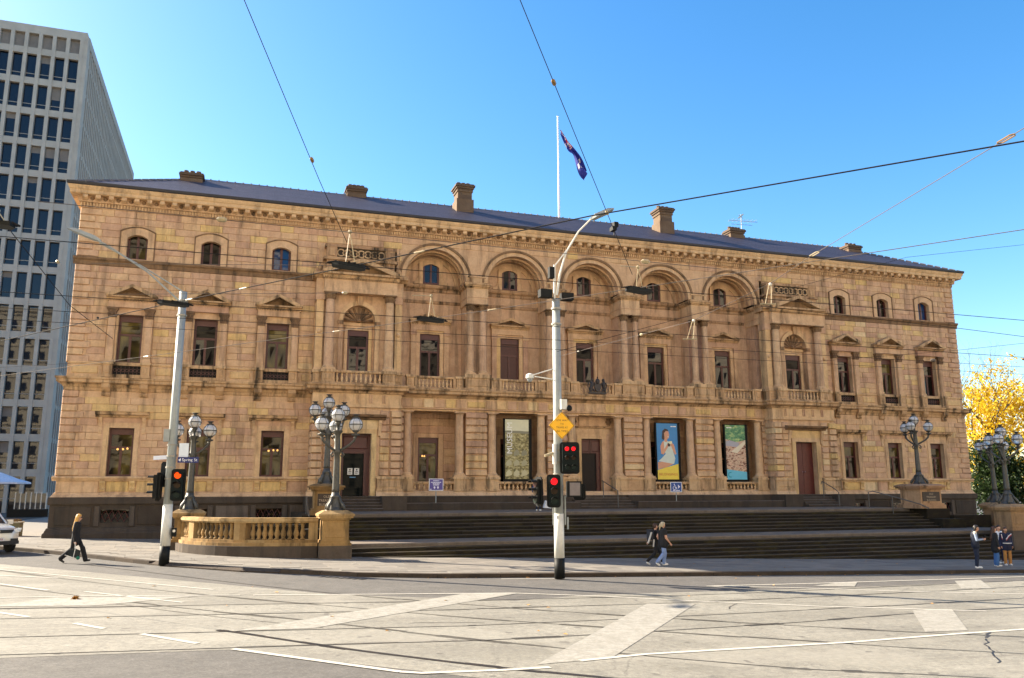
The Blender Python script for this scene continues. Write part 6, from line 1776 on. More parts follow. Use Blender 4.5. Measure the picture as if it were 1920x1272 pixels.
text3d('lettering', ('GIVE WAY', 'TO', 'TRAMS AT', 'ALL TIMES'), cx, cy - .003, cz + .17, .092, plain('sign_lettering', (.12, .03, .01), .5), t, gap=1.32)
# street name blades
t = thing('street_sign', 'dark blue street name blade with white lettering beside the orange red signal', 'street sign', (-23.3, -16.5, 4.2), world=True)
mb = MB(); mb.box(-23.62, -22.92, -16.60, -16.575, 4.10, 4.30); mb.build('blade', plain('street_blue', (.012, .02, .12), .5), t)
text3d('lettering', ('Spring St',), -23.22, -16.604, 4.20, .145, plain('sign_lettering_white', (.75, .75, .78), .5), t)
mb = MB(); mb.poly([(-23.60, -16.603, 4.2), (-23.53, -16.603, 4.14), (-23.51, -16.603, 4.26)]); mb.build('arrow', plain('sign_arrow_white', (.75, .75, .78), .5), t)
t = thing('street_sign', 'white street name blade pointing left from the left pole', 'street sign', (-24.2, -16.3, 4.3), rz=0, world=True)
mb = MB(); mb.slope_box(-24.45, -23.92, -16.32, -16.295, 4.20, 4.34, 4.24, 4.38); mb.build('blade', plain('white_blade', (.70, .74, .84), .5, var=.03), t)
t = thing('parking_sign', 'blank pale rectangular sign plate above the blue street name', 'sign', (-23.5, -16.4, 4.3), world=True)
mb = MB(); mb.box(-23.60, -23.28, -16.52, -16.50, 4.31, 4.80); mb.build('plate', plain('pale_plate', (.66, .72, .78), .5, var=.03), t)
mb = MB(); mb.box(-24.16, -23.97, -16.45, -16.1, 4.86, 5.30); tag(mb.build('control_box', GALV), 'small grey control box on the left side of the left pole', 'box')
t = thing('push_button', 'black pedestrian push button box low on the left pole', 'button', (-23.6, -16.4, 1.6), world=True)
mb = MB(); mb.box(-23.66, -23.50, -16.50, -16.30, 1.52, 1.82); mb.build('case', BLACK, t)
mb = MB(); mb.prism([(-23.58 + .05 * math.cos(i * PI / 5), 1.72 + .05 * math.sin(i * PI / 5)) for i in range(10)], -16.52, -16.50); mb.build('button', CHROME, t)
# cameras on the middle pole
t = thing('dome_camera', 'white dome security camera on an arm left of the middle pole', 'camera', (-12.3, -22.2, 6.8), world=True)
mb = MB(); mb.tube([(-11.38, -22.2, 7.22), (-12.1, -22.2, 6.98), (-12.24, -22.2, 6.98)], .025, 6); mb.tube([(-11.38, -22.2, 6.85), (-12.05, -22.2, 6.92)], .025, 6); mb.build('arm', WHITEP, t)
mb = MB(); mb.lathe([(.05, .16), (.13, .12), (.14, 0), (.12, -.02)], (-12.24, -22.2, 6.86), 12); mb.build('housing', WHITEP, t)
mb = MB(); mb.sphere((-12.24, -22.2, 6.82), .10, 10, 8); mb.build('dome', plain('smoked_dome', (.25, .27, .28), .1), t)
t = thing('security_camera', 'white and black camera unit just above the yellow diamond sign', 'camera', (-11.1, -22.4, 5.7), world=True)
mb = MB(); mb.box(-11.22, -11.0, -22.5, -22.3, 5.80, 6.14); mb.build('bracket', WHITEP, t)
mb = MB(); mb.lathe([(.04, .1), (.09, .04), (.10, -.04), (.05, -.10)], (-10.92, -22.5, 5.84), 10); mb.build('dome', BLACK, t)
mb = MB(); mb.tube([(-11.42, -22.35, 3.95), (-11.42, -22.35, 4.62)], .075, 10); mb.build('case', WHITEP, tc_ := thing('detector', 'white cylinder detector with cream arm on the middle pole left of the double signal', 'detector', (-11.4, -22.3, 4.0), world=True))
mb = MB(); mb.tube([(-11.46, -22.35, 4.32), (-11.78, -22.35, 4.22)], .05, 8); mb.build('arm', INSUL, tc_)
# conduits on the pole
mb = MB(); mb.tube([(-11.47, -22.3, 1.95), (-11.47, -22.3, 2.6)], .025, 6); mb.tube([(-11.05, -22.3, 1.95), (-11.05, -22.3, 2.9)], .03, 6); mb.tube([(-10.98, -22.35, 1.8), (-10.98, -22.35, 2.2)], .03, 6)
mb.build('conduit', GALV, PC)

# ================================================================== OVERHEAD TRAM WIRES
def wire(name, pts, r, mat, label, sag=0.0, n=10, ins=(), group='overhead tram wires'):
    "pts: 3D points; ins: parameters 0..1 of insulators on the first span"
    P = []
    for i in range(len(pts) - 1):
        a, b = Vector(pts[i]), Vector(pts[i + 1])
        for k in range(n):
            t = k / n; q = a.lerp(b, t); q.z -= sag * 4 * t * (1 - t); P.append(q)
    P.append(Vector(pts[-1]))
    if not ins:
        mb = MB(); mb.tube(P, r, 5); return tag(mb.build(name, mat), label, 'wire', group)
    t = thing(name, label, 'wire', tuple(pts[0]), group=group, world=True)
    mb = MB(); mb.tube(P, r, 5); mb.build('cable', mat, t)
    a, b = Vector(pts[0]), Vector(pts[-1]); d = (b - a).normalized()
    for s, size, m in ins:
        q = a.lerp(b, s); mb = MB(); mb.tube([q - d * size * 1.4, q - d * size * .8, q, q + d * size * .8, q + d * size * 1.4], [size * .25, size * .7, size * .75, size * .7, size * .25], 8); mb.build('insulator', m, t)
    return t
WZ = 6.2
wire('contact_wire', [(-60, -36.9, WZ + .05), (-20.3, -37.0, WZ), (-10, -37.0, WZ), (30, -36.5, WZ)], .006, WIRE, 'dark wire crossing the upper windows of the left wing, highest of the level wires')
wire('contact_wire', [(-60, -33.7, WZ), (-22.74, -33.73, WZ), (-18.28, -33.77, WZ), (-8, -33.7, WZ), (30, -33.2, WZ)], .006, WIRE, 'level dark wire through the first floor pediments')
wire('contact_wire', [(-60, -32.6, WZ), (-19.75, -32.4, WZ), (-4.36, -32.46, WZ), (30, -32.3, WZ)], .0052, WIRE, 'level dark wire across the tops of the first floor windows')
wire('contact_wire', [(-60, -31.5, WZ), (-19.75, -31.3, WZ), (-4.36, -31.4, WZ), (30, -31.3, WZ)], .0052, WIRE, 'lowest of the level dark wires, through the first floor window heads')
wire('span_wire', [(-23.9, -38.2, WZ + .12), (-14.8, -38.1, WZ + .1)], .005, WIREL, 'pale wire with cream insulators crossing the arches at their springing', ins=((.22, .045, INSUL), (.86, .05, INSUL)))
wire('contact_wire', [(-36.5, -11.5, WZ), (-27.88, -22.9, WZ), (-18.28, -33.75, WZ), (-15.72, -36.95, WZ), (-9, -45.5, WZ)], .0058, WIREL, 'pale slanting wire rising from the far left through the first floor to the middle pole')
wire('contact_wire', [(-33, -20.9, WZ), (-26.49, -28.8, WZ), (-22.74, -33.73, WZ), (-20.07, -37.05, WZ), (-17.75, -40.0, WZ), (-14.76, -43.14, WZ), (-11, -47, WZ)], .0085, WIRE, 'heavy dark wire running up to the right past the lamp head of the middle pole')
wire('span_wire', [(-20.16, -36.3, 6.75), (-20.68, -37.3, 7.30), (-21.81, -39.8, 8.44)], .0052, WIRE, 'thin wire running up to the top edge left of the flag, with one brown bead', ins=((.40, .034, INSULB),))
wire('span_wire', [(-15.43, -36.41, 6.60), (-18.92, -40.74, 8.40)], .0052, WIRE, 'thin wire running up beside the flag with two beads, to the top edge', ins=((.30, .036, INSUL), (.765, .038, INSULB)))
wire('span_wire', [(-11.15, -22.3, 7.66), (-12.13, -32.67, 6.75)], .0058, WIREL, 'pale wire from the right side of the middle pole to the nearer white hanger', ins=((.72, .05, INSUL), (.2, .03, WHITEP)))
wire('span_wire', [(-12.13, -32.9, 6.75), (-11.51, -34.76, 7.15), (-11.43, -35.95, 7.40), (-13.08, -41.88, 7.15)], .0058, WIREL, 'thin wire slanting up to the right edge with long turnbuckles')
wire('span_wire', [(-14.6, -30.8, 6.25), (1.24, -25.49, 11.42), (5.29, -26.91, 11.86)], .0062, WIRE, 'dark wire rising to the right edge above the right cornice')
wire('span_wire', [(30, -22, 5.6), (1.05, -30.03, 7.62), (-1.05, -29.4, 7.9), (-7, -27.6, 8.6)], .0085, WIRE, 'dark wire leaving the right corner of the building at string course height')
wire('span_wire', [(12, -33, 7.1), (1.06, -30.0, 7.44), (-1.0, -29.3, 7.22), (-5, -28.0, 6.9)], .0052, WIRE, 'wire with small dark clamps against the sky above the yellow tree', ins=((.64, .05, INSULB), (.80, .06, WIREL)))
wire('span_wire', [(-24.2, -29.7, 6.22), (-24.45, -33.0, 6.2), (-24.4, -38.3, 6.26), (-24.2, -44, 6.5)], .006, WIRE, 'thin beaded wire dropping steeply at the left edge before the office tower', ins=((.40, .035, INSUL), (.14, .028, WIRE)))
wire('span_wire', [(-23.7, -33.2, 6.4), (-19.9, -34.5, 6.4)], .0045, WIREL, 'fine wire under the left string course ending in a pale block', ins=((.985, .035, INSUL),))
wire('span_wire', [(-23.8, -35.2, 6.4), (-20.3, -36.2, 6.4)], .0045, WIREL, 'fine wire along the string course of the left wing')
wire('span_wire', [(-33, -19.5, 6.4), (-24.0, -16.6, 7.9)], .005, WIREL, 'fine stay wire from the left pole towards the office tower')
def turnbuckle(a, b, mat, label):
    a, b = Vector(a), Vector(b); d = (b - a).normalized(); s = d.cross(Vector((0, 0, 1))).normalized() * .035
    t = thing('turnbuckle', label, 'turnbuckle', tuple(a), group='turnbuckles in the slanting span wire', world=True)
    for k in (-1, 1):
        mb = MB(); mb.tube([a, a.lerp(b, .12) + s * k, a.lerp(b, .88) + s * k, b], .009, 6); mb.build('link', mat, t)
def insulators(pts, label):
    for k, (a, b, t_) in enumerate(pts):
        a, b = Vector(a), Vector(b); q = a.lerp(b, t_); d = (b - a).normalized(); mb = MB()
        mb.tube([q - d * .10, q - d * .07, q - d * .02, q + d * .02, q + d * .07, q + d * .10], [.006, .013, .012, .012, .013, .006], 7)
        tag(mb.build('insulator', INSUL), label[k], 'insulator', 'small pale insulators strung on the tram wires')
insulators([((-27.88, -22.9, WZ), (-18.28, -33.75, WZ), .43), ((-27.88, -22.9, WZ), (-18.28, -33.75, WZ), .84), ((-18.28, -33.75, WZ), (-15.72, -36.95, WZ), .34), ((-22.74, -33.73, WZ), (-20.07, -37.05, WZ), .42), ((-20.07, -37.05, WZ), (-17.75, -40.0, WZ), .30), ((-22.74, -33.73, WZ), (-20.07, -37.05, WZ), .1)],
           ['pale insulator on the slanting wire left of the left pole', 'pale insulator before the arched window of the left portico', 'pale insulator before the twin columns left of the middle pole', 'pale insulator between the left pole and the left portico', 'pale insulator over the first upper arch', 'pale insulator just right of the top of the left pole'])
A3, B3 = Vector((-11.43, -35.95, 7.40)), Vector((-13.08, -41.88, 7.15))
turnbuckle(A3 + (B3 - A3) * .0, A3 + (B3 - A3) * .06, INSUL, 'cream turnbuckle in front of the right cornice')
turnbuckle(A3 + (B3 - A3) * .915, A3 + (B3 - A3) * .965, INSULB, 'brown turnbuckle against the sky at the right edge')
def hanger(top, bot, label):
    t = thing('wire_hanger', label, 'hanger', top, group='pale insulated wire hangers', world=True)
    top = Vector(top); bot = Vector(bot)
    for s in (-.07, .07):
        mb = MB(); mb.tube([top + Vector((s * .4, 0, 0)), bot + Vector((s, 0, 0))], .009, 6); mb.build('strut', INSUL, t)
    mb = MB(); mb.tube([bot + Vector((-.15, .04, 0)), bot + Vector((.15, -.04, .0))], .012, 6); mb.build('clamp', INSUL, t)
    mb = MB(); mb.sphere(tuple(top), .035, 8, 6); mb.build('insulator', WHITEP, t)
hanger((-12.13, -32.8, 6.74), (-12.35, -33.0, 6.28), 'white hanger right of the middle pole, the nearer to it')
hanger((-11.5, -34.76, 7.14), (-11.75, -35.0, 6.66), 'white hanger before the right portico parapet')
def frog(x, y, z, ang, label, L=.52, hang=None):
    "crossing frame where two contact wires meet"
    t = thing('wire_crossing', label, 'wire crossing', (x, y, z), ang, 'dark crossing frames of the overhead wires')
    mb = MB()
    mb.prism([(-L * .5, 0), (-L * .38, -.10), (L * .38, -.10), (L * .5, 0), (L * .38, .10), (-L * .38, .10)], -.035, .02, 'z'); mb.build('plate', BLACK, t)
    mb = MB()
    for s in (-1, 1): mb.tube([(s * L * .62, 0, .0), (s * L * .42, .06, .02), (s * L * .42, -.06, .02), (s * L * .62, 0, 0)], .012, 5); mb.tube([(s * L * .3, .12, .02), (-s * L * .1, -.12, .02)], .014, 5)
    mb.build('clamp', WIRE, t)
    if hang:
        mb = MB(); mb.tube([(-.05, 0, .02), (0, 0, hang)], .006, 5); mb.tube([(.10, 0, .02), (0, 0, hang)], .006, 5); mb.tube([(-.42, -.05, hang - .06), (0, 0, hang)], .008, 5)
        mb.sphere((0, 0, hang), .03, 8, 6); mb.build('hanger', INSUL, t)
    return t
frog(-22.74, -33.73, WZ - .01, .3, 'dark crossing frame on top of the left pole')
frog(-20.2, -37.0, WZ - .01, .3, 'dark crossing frame before the left portico pediment', hang=.50)
frog(-18.28, -33.75, WZ - .01, .3, 'dark crossing frame before the window right of the left portico', .58, hang=.45)
frog(-15.6, -36.95, WZ - .01, .3, 'dark crossing frame right of the middle pole under the fourth arch', hang=.38)
frog(-24.45, -37.6, WZ - .01, .1, 'dark crossing frame at the left edge before the office tower', .4, hang=.16)

# ================================================================== PEOPLE
HEADSKIN = plain('skin_light', (.50, .27, .18), .55, var=.06); SKIN2 = plain('skin_tan', (.40, .21, .13), .55, var=.06)
def cloth(n, c, r=.85): return plain(n, c, r, var=.22, scale=9, bs=.25)
def seg_d(p, a, b):
    ab = b - a; t = max(0, min(1, (p - a).dot(ab) / max(1e-9, ab.length_squared))); return (p - (a + ab * t)).length, t
def capsule(bm, a, b, ra, rb, n=12):
    a, b = Vector(a), Vector(b); d = (b - a)
    L = d.length; d = d.normalized() if L > 1e-6 else Vector((0, 0, 1))
    s = d.orthogonal().normalized(); u_ = d.cross(s)
    rings = []
    for k in range(5): t = -PI / 2 + PI / 2 * k / 4; rings.append((a + d * ra * math.sin(t), ra * math.cos(t)))
    for k in range(5): t = PI / 2 * k / 4; rings.append((b + d * rb * math.sin(t), rb * math.cos(t)))
    vs = []
    for c, r in rings: vs.append([bm.verts.new(c + (s * math.cos(2 * PI * i / n) + u_ * math.sin(2 * PI * i / n)) * max(r, 1e-4)) for i in range(n)])
    for k in range(len(vs) - 1):
        for i in range(n): j = (i + 1) % n; bm.faces.new((vs[k][i], vs[k][j], vs[k + 1][j], vs[k + 1][i]))
    bm.faces.new(vs[0][::-1]); bm.faces.new(vs[-1])
def remeshed(name, caps, mats, parent, voxel=.011, sm=3):
    "caps: (a, b, ra, rb, material index). One continuous surface through a voxel remesh; faces take the material of the nearest bone"
    bm = bmesh.new()
    for a, b, ra, rb, mi in caps: capsule(bm, a, b, ra, rb)
    me = bpy.data.meshes.new(name); bm.to_mesh(me); bm.free()
    ob = bpy.data.objects.new(name, me); COL.objects.link(ob)
    md = ob.modifiers.new('r', 'REMESH'); md.mode = 'VOXEL'; md.voxel_size = voxel
    m2 = ob.modifiers.new('s', 'SMOOTH'); m2.iterations = sm; m2.factor = .5
    bpy.context.view_layer.update(); dg = bpy.context.evaluated_depsgraph_get()
    out = bpy.data.meshes.new_from_object(ob.evaluated_get(dg)); out.name = name
    bpy.data.objects.remove(ob); bpy.data.meshes.remove(me)
    out.materials.clear()
    for m in mats: out.materials.append(m)
    C_ = [(Vector(a), Vector(b), ra, rb, mi) for a, b, ra, rb, mi in caps]
    ids = []
    for p in out.polygons:
        best = (9, 0); c = p.center
        for a, b, ra, rb, mi in C_:
            d, t = seg_d(c, a, b); d -= ra + (rb - ra) * t
            if d < best[0]: best = (d, mi)
        ids.append(best[1])
    out.polygons.foreach_set('material_index', ids); out.polygons.foreach_set('use_smooth', [True] * len(ids))
    return link(name, out, parent)
def person(label, loc, face, H, pose, skin, top, bottom, shoe, hairm, hair='short', sleeve='long', coat=None, sleeve_m=None, build=1.0, group=None, skirt=False):
    """local frame: the person looks along +Y; pose gives joint positions for a 1.75 m body"""
    t = thing('person', label, 'person', loc, face, group)
    k = H / 1.75; V = lambda p: (p[0] * k, p[1] * k, p[2] * k)
    J = dict(pelvis=(0, 0, .95), waist=(0, 0, 1.10), chest=(0, .0, 1.30), neck=(0, .0, 1.47), head=(0, .02, 1.62),
             shL=(-.18, 0, 1.42), shR=(.18, 0, 1.42), elL=(-.23, -.03, 1.14), elR=(.23, -.03, 1.14), wrL=(-.23, .05, .90), wrR=(.23, .05, .90),
             hpL=(-.09, 0, .92), hpR=(.09, 0, .92), knL=(-.10, .02, .50), knR=(.10, .02, .50), anL=(-.10, -.02, .09), anR=(.10, -.02, .09), tip=(0, 0, 0))
    J.update(pose)
    j = {n: Vector(V(p)) for n, p in J.items() if isinstance(p, tuple)}; b_ = build
    SK, TP, BT, SH, SL = 0, 1, 2, 3, 4
    cps = []
    A = lambda a, b, ra, rb, m: cps.append((a, b, ra * k, rb * k, m))
    lat = Vector((1, 0, 0))
    for s in (-1, 1):
        o = lat * s * .065 * k * b_
        A(j['pelvis'] + o, j['waist'] + o * .9, .115 * b_, .10 * b_, BT if not coat else TP); A(j['waist'] + o * .9, j['chest'] + o * 1.15, .105 * b_, .115 * b_, TP)
    A(j['chest'], j['neck'] - Vector((0, 0, .05 * k)), .12 * b_, .07, TP); A(j['neck'] - Vector((0, 0, .03 * k)), j['head'] - Vector((0, 0, .06 * k)), .055, .052, SK)
    hd = j['head']; fd = Vector((0, 1, 0))
    A(hd + Vector((0, -.012 * k, .03 * k)), hd + Vector((0, -.005 * k, .045 * k)), .092, .088, SK); A(hd + Vector((0, .03 * k, -.045 * k)), hd + Vector((0, .025 * k, 0)), .058, .075, SK)
    A(hd + Vector((0, .088 * k, -.005 * k)), hd + Vector((0, .10 * k, -.025 * k)), .010, .014, SK)            # nose
    for s in (-1, 1): A(hd + Vector((s * .086 * k, -.005 * k, .01 * k)), hd + Vector((s * .088 * k, -.01 * k, -.02 * k)), .014, .012, SK)
    for s, n in ((-1, 'L'), (1, 'R')):
        sh, el, wr = j['sh' + n], j['el' + n], j['wr' + n]
        A(j['neck'] - Vector((0, 0, .04 * k)), sh, .055, .068 * b_, TP); A(sh, el, .062 * b_, .047 * b_, TP if sleeve_m is None else SL)
        A(el, wr, .046 * b_ if sleeve == 'long' else .042 * b_, .034 if sleeve == 'long' else .026, (TP if sleeve_m is None else SL) if sleeve == 'long' else SK)
        if sleeve == 'short': cps[-2] = (sh, el, .062 * k * b_, .045 * k * b_, SK); A(sh, sh.lerp(el, .45), .073 * b_, .068 * b_, TP)
        d = (wr - el).normalized(); up = j.get('palm' + n, Vector((0, 0, 0)))
        side = d.cross(lat * s).normalized() if abs(d.x) < .9 else Vector((0, 0, 1)); inw = -lat * s
        palm = wr + d * .075 * k; A(wr, palm, .026, .030, SK)
        for q in range(4):                       # four unequal, slightly curled fingers and a thumb off the side of the palm
            off = side * (q - 1.5) * .020 * k; L = (.062, .074, .070, .055)[q] * k
            m_ = palm + off + d * L * .55 + inw * .006 * k; e_ = m_ + d * L * .40 + inw * .024 * k; A(palm + off, m_, .0098, .0092, SK); A(m_, e_, .0092, .0080, SK)
        th = wr + d * .025 * k + side * .024 * k; A(th, th + d * .032 * k + side * .022 * k + inw * .01 * k, .0115, .010, SK); A(th + d * .032 * k + side * .022 * k + inw * .01 * k, th + d * .06 * k + side * .024 * k + inw * .022 * k, .010, .0085, SK)
        hp, kn, an = j['hp' + n], j['kn' + n], j['an' + n]
        fl = pose.get('flare', 1.0)
        A(hp, kn, .098 * b_, .068 * b_, BT); A(kn, an + Vector((0, 0, .02 * k)), .066 * b_ * (1 + (fl - 1) * .5), .048 * fl, BT)
        ft = pose.get('ft' + n, (0, .16, -.035)); ftv = Vector(V(ft))
        A(an - Vector((0, .02 * k, .035 * k)), an + ftv, .045, .036, SH)
    body = remeshed('body', cps, [skin, top, bottom, shoe, sleeve_m or top], t)
    # face: eyes, brows, mouth
    mb = MB()
    for s in (-1, 1): mb.sphere(tuple(hd + Vector((s * .032 * k, .078 * k, .012 * k))), .011 * k, 6, 5)
    mb.tube([hd + Vector((-.025 * k, .083 * k, -.055 * k)), hd + Vector((0, .09 * k, -.055 * k)), hd + Vector((.025 * k, .083 * k, -.055 * k))], .006 * k, 5)
    mb.build('face_feature', BLACK, t)
    hc = []
    HV = lambda x, y, z: hd + Vector((x * k, y * k, z * k))
    hc += [(HV(0, -.025, .045), HV(0, -.02, .06), .098 * k, .092 * k, 0), (HV(-.04, .03, .085), HV(.04, .03, .085), .05 * k, .05 * k, 0)]
    for s in (-1, 1): hc.append((HV(s * .06, -.03, .03), HV(s * .055, -.05, -.03), .05 * k, .045 * k, 0))
    if hair in ('long', 'verylong'):
        L = .30 if hair == 'long' else .46
        for s in (-1, 0, 1): hc.append((HV(s * .045, -.06, 0), HV(s * .06, -.10 - (.06 if hair == 'verylong' else 0), -L + abs(s) * .05), .062 * k, .038 * k, 0)); hc.append((HV(s * .07, -.03, .0), HV(s * .085, -.05, -.18), .04 * k, .03 * k, 0))
    if hair == 'bun': hc.append((HV(0, -.10, .04), HV(0, -.16, -.05), .045 * k, .03 * k, 0)); hc.append((HV(0, -.12, 0), HV(0, -.15, -.18), .04 * k, .02 * k, 0))
    remeshed('hair', hc, [hairm], t, .014, 2)
    if coat:                                      # open or long outer garment as its own shell
        m, zl, fl = coat[:3]; cc = []
        for s in (-1, 1):
            o = lat * s * .07 * k * b_
            cc += [(j['chest'] + o * 1.1 + Vector((0, 0, .06 * k)), j['waist'] + o * 1.1, .128 * k * b_, .122 * k * b_, 0), (j['waist'] + o * 1.1, Vector((j['pelvis'].x, j['pelvis'].y, zl * k)) + o * 1.2, .122 * k * b_, .125 * fl * k * b_, 0)]
        cc += [(j['neck'] - Vector((0, .01 * k, .05 * k)), j['neck'] - Vector((0, .02 * k, -.01 * k)), .085 * k, .075 * k, 0)]
        if coat and len(coat) == 3:
            for n in 'LR': cc += [(j['sh' + n], j['el' + n], .075 * k * b_, .06 * k, 0), (j['el' + n], j['wr' + n], .06 * k, .047 * k, 0)] if sleeve_m is None else [(j['sh' + n], j['sh' + n], .07 * k, .06 * k, 0)]
        remeshed('coat', cc, [m], t, .013, 3)
    return t, j, k
BLK = cloth('black_cloth', (.010, .010, .012)); NAVY = cloth('navy_cloth', (.012, .016, .045)); JEAN = cloth('blue_jeans', (.05, .13, .30)); LJEAN = cloth('light_jeans', (.17, .24, .42)); DJEAN = cloth('dark_jeans', (.012, .018, .04))
SHOEW = plain('white_shoe', (.68, .66, .62), .6); SHOEB = plain('black_shoe', (.015, .014, .014), .5); TAN = cloth('tan_trousers', (.36, .17, .045)); GREYS = cloth('blue_grey_sleeve', (.25, .31, .42)); CREAMC = cloth('cream_shirt', (.6, .55, .42)); BLUEJ = cloth('blue_jacket', (.07, .17, .27))
HBLD = plain('blonde_hair', (.55, .30, .07), .5, var=.2); HASH = plain('ash_blonde_hair', (.42, .34, .22), .5, var=.2); HBRN = plain('brown_hair', (.05, .022, .012), .5, var=.3); HBLK = plain('black_hair', (.012, .01, .01), .5)
FE = R(-90)                                       # facing +X (to the right in the picture)
stride = dict(hpL=(-.09, .03, .92), hpR=(.09, -.02, .92), knL=(-.09, .24, .52), anL=(-.09, .36, .10), ftL=(0, .15, -.02), knR=(.09, -.08, .50), anR=(.09, -.42, .17), ftR=(0, .10, -.12),
              elL=(-.22, -.12, 1.16), wrL=(-.22, -.02, .94), elR=(.23, .05, 1.15), wrR=(.22, .20, .95))
x, y = -26.94, -14.85
t, j, k = person('woman with long sunlit blonde hair walking in black coat and wide black trousers', (x, y, gr(x) + .004), FE, 1.70, dict(stride, flare=1.75, chest=(0, .02, 1.30), head=(0, .05, 1.62), wrR=(.24, .02, .80), elR=(.24, -.04, 1.1), wrL=(-.2, .0, .86), elL=(-.23, -.08, 1.12)), HEADSKIN, BLK, BLK, SHOEB, HBLD, 'verylong', coat=(BLK, .74, 1.15))
mb = MB(); hd = j['head']; mb.box(hd.x - .075, hd.x + .075, hd.y + .075, hd.y + .10, hd.z - .005, hd.z + .035); mb.tube([(hd.x - .085, hd.y - .02, hd.z + .025), (hd.x - .08, hd.y + .09, hd.z + .025)], .006, 5); mb.tube([(hd.x + .085, hd.y - .02, hd.z + .025), (hd.x + .08, hd.y + .09, hd.z + .025)], .006, 5); mb.build('sunglasses', BLACK, t)
zb = gr(x)
t = thing('carry_bag', 'dark carry bag with white edging and a green patch hanging from the walking woman', 'bag', (x + .02, y - .25, zb), world=True)
mb = MB(); mb.prism([(x - .16, zb + .30), (x + .20, zb + .16), (x + .24, zb + .44), (x + .06, zb + .52), (x - .12, zb + .48)], y - .36, y - .26); mb.build('bag_body', cloth('bag_cloth', (.015, .02, .02)), t)
mb = MB(); mb.tube([(x + .03, y - .37, zb + .20), (x + .07, y - .37, zb + .5), (x + .04, y - .32, zb + .74)], .014, 6); mb.tube([(x - .24, y - .37, zb + .31), (x + .14, y - .37, zb + .16)], .014, 6); mb.build('edging', WHITEP, t)
mb = MB(); mb.sphere((x + .18, y - .35, zb + .20), .065, 10, 8); mb.build('patch', plain('green_patch', (.01, .16, .09), .6), t)

x, y = -5.55, -18.82
t, j, k = person('woman with ash blonde hair, black tee shirt and light jeans walking past the steps', (x, y, gp(x) + .006), FE, 1.68, dict(stride, knL=(-.09, .12, .50), anL=(-.09, .06, .09), ftL=(0, .16, -.03), knR=(.09, -.02, .5), anR=(.09, -.34, .16), elR=(.23, .03, 1.12), wrR=(.23, .20, .92), flare=1.3), HEADSKIN, BLK, LJEAN, SHOEW, HASH, 'bun', sleeve='short', coat=(BLK, .86, 1.2, 0), build=1.15)
mb = MB(); hd = j['head']; mb.tube([hd + Vector((-.09, -.02, .06)), hd + Vector((0, .0, .135)), hd + Vector((.09, -.02, .06))], .012, 5); mb.build('sunglasses', BLACK, t)
bx, by = x, y + .62
t, j, k = person('second woman in black, mostly hidden behind the woman in the black tee shirt', (bx, by, gp(bx) + .006), FE, 1.60, dict(stride, flare=1.3, wrL=(-.23, -.25, .98), elL=(-.22, -.20, 1.15), anR=(.09, -.46, .16)), HEADSKIN, BLK, BLK, SHOEW, HBRN, 'short')
t = thing('backpack', 'dark backpack with pale straps on the hidden woman in black', 'backpack', (bx - .22, by, gp(bx) + 1.1), world=True)
z = gp(bx); mb = MB(); mb.box(bx - .30, bx - .12, by - .17, by + .15, z + .98, z + 1.38); mb.frust(bx - .28, bx - .14, z + 1.0, z + 1.3, by - .17, by - .22, .03); mb.build('sack', cloth('backpack_cloth', (.02, .022, .03)), t)
mb = MB(); mb.tube([(bx - .28, by - .24, z + 1.28), (bx - .40, by - .24, z + .98), (bx - .45, by - .24, z + .86)], .035, 6); mb.tube([(bx - .18, by - .24, z + 1.0), (bx - .22, by - .24, z + .72)], .03, 6); mb.build('strap', plain('pale_strap', (.5, .47, .42), .7), t)

x, y = -6.24, -6.5
person('person in dark blue jacket with backpack on the upper landing behind the middle pole', (x, y, ZU + .005), R(-40), 1.72, dict(head=(0, .05, 1.60)), HEADSKIN, NAVY, DJEAN, SHOEW, HBRN, 'short', coat=(cloth('dark_blue_jacket', (.014, .022, .06)), .88, 1.1))
t = thing('backpack', 'blue grey backpack on the person behind the middle pole', 'backpack', (x - .2, y, ZU + 1.1), world=True)
mb = MB(); mb.tube([(x - .25, y - .12, ZU + 1.0), (x - .27, y - .12, ZU + 1.18), (x - .23, y - .12, ZU + 1.34)], [.15, .18, .12], 10); mb.build('sack', cloth('blue_grey_sack', (.05, .06, .12)), t)
t = thing('shopping_bag', 'white and blue shopping bag held by the person behind the middle pole', 'bag', (x + .35, y - .2, ZU + .3), world=True)
mb = MB(); mb.prism([(x + .18, ZU + .18), (x + .62, ZU + .14), (x + .56, ZU + .52), (x + .30, ZU + .56)], y - .3, y - .16); mb.build('bag_body', plain('white_bag', (.55, .58, .62), .6), t)

x, y = 8.13, -20.75
t, j, k = person('man in dark vest with grey blue sleeves and white shoes looking down at his phone', (x, y, gp(x) + .006), R(-128), 1.80, dict(head=(0, .09, 1.60), neck=(0, .02, 1.47), elL=(-.22, .04, 1.14), elR=(.22, .04, 1.14), wrL=(-.09, .27, 1.17), wrR=(.10, .27, 1.17)), HEADSKIN, CREAMC, DJEAN, SHOEW, HBLK, 'short', coat=(cloth('dark_vest', (.010, .014, .028)), .90, 1.05, 0), sleeve_m=GREYS, build=1.08)
t = thing('phone', 'small dark phone in the hands of the man in the vest', 'phone', (x + .26, y - .21, gp(x) + 1.2), world=True)
mb = MB(); z = gp(x) + 1.26; mb.prism([(x + .25, z), (x + .33, z + .11), (x + .32, z + .12), (x + .24, z + .01)], y - .27, y - .20); mb.build('phone_body', BLACK, t)
x, y = 10.15, -19.9
person('woman with long brown hair, long black coat and blue jeans among the waiting people', (x, y, gp(x) + .006), R(-118), 1.72, dict(flare=1.5), HEADSKIN, BLK, JEAN, SHOEW, HBRN, 'verylong', coat=(BLK, .72, 1.15))
x, y = 11.3, -19.45
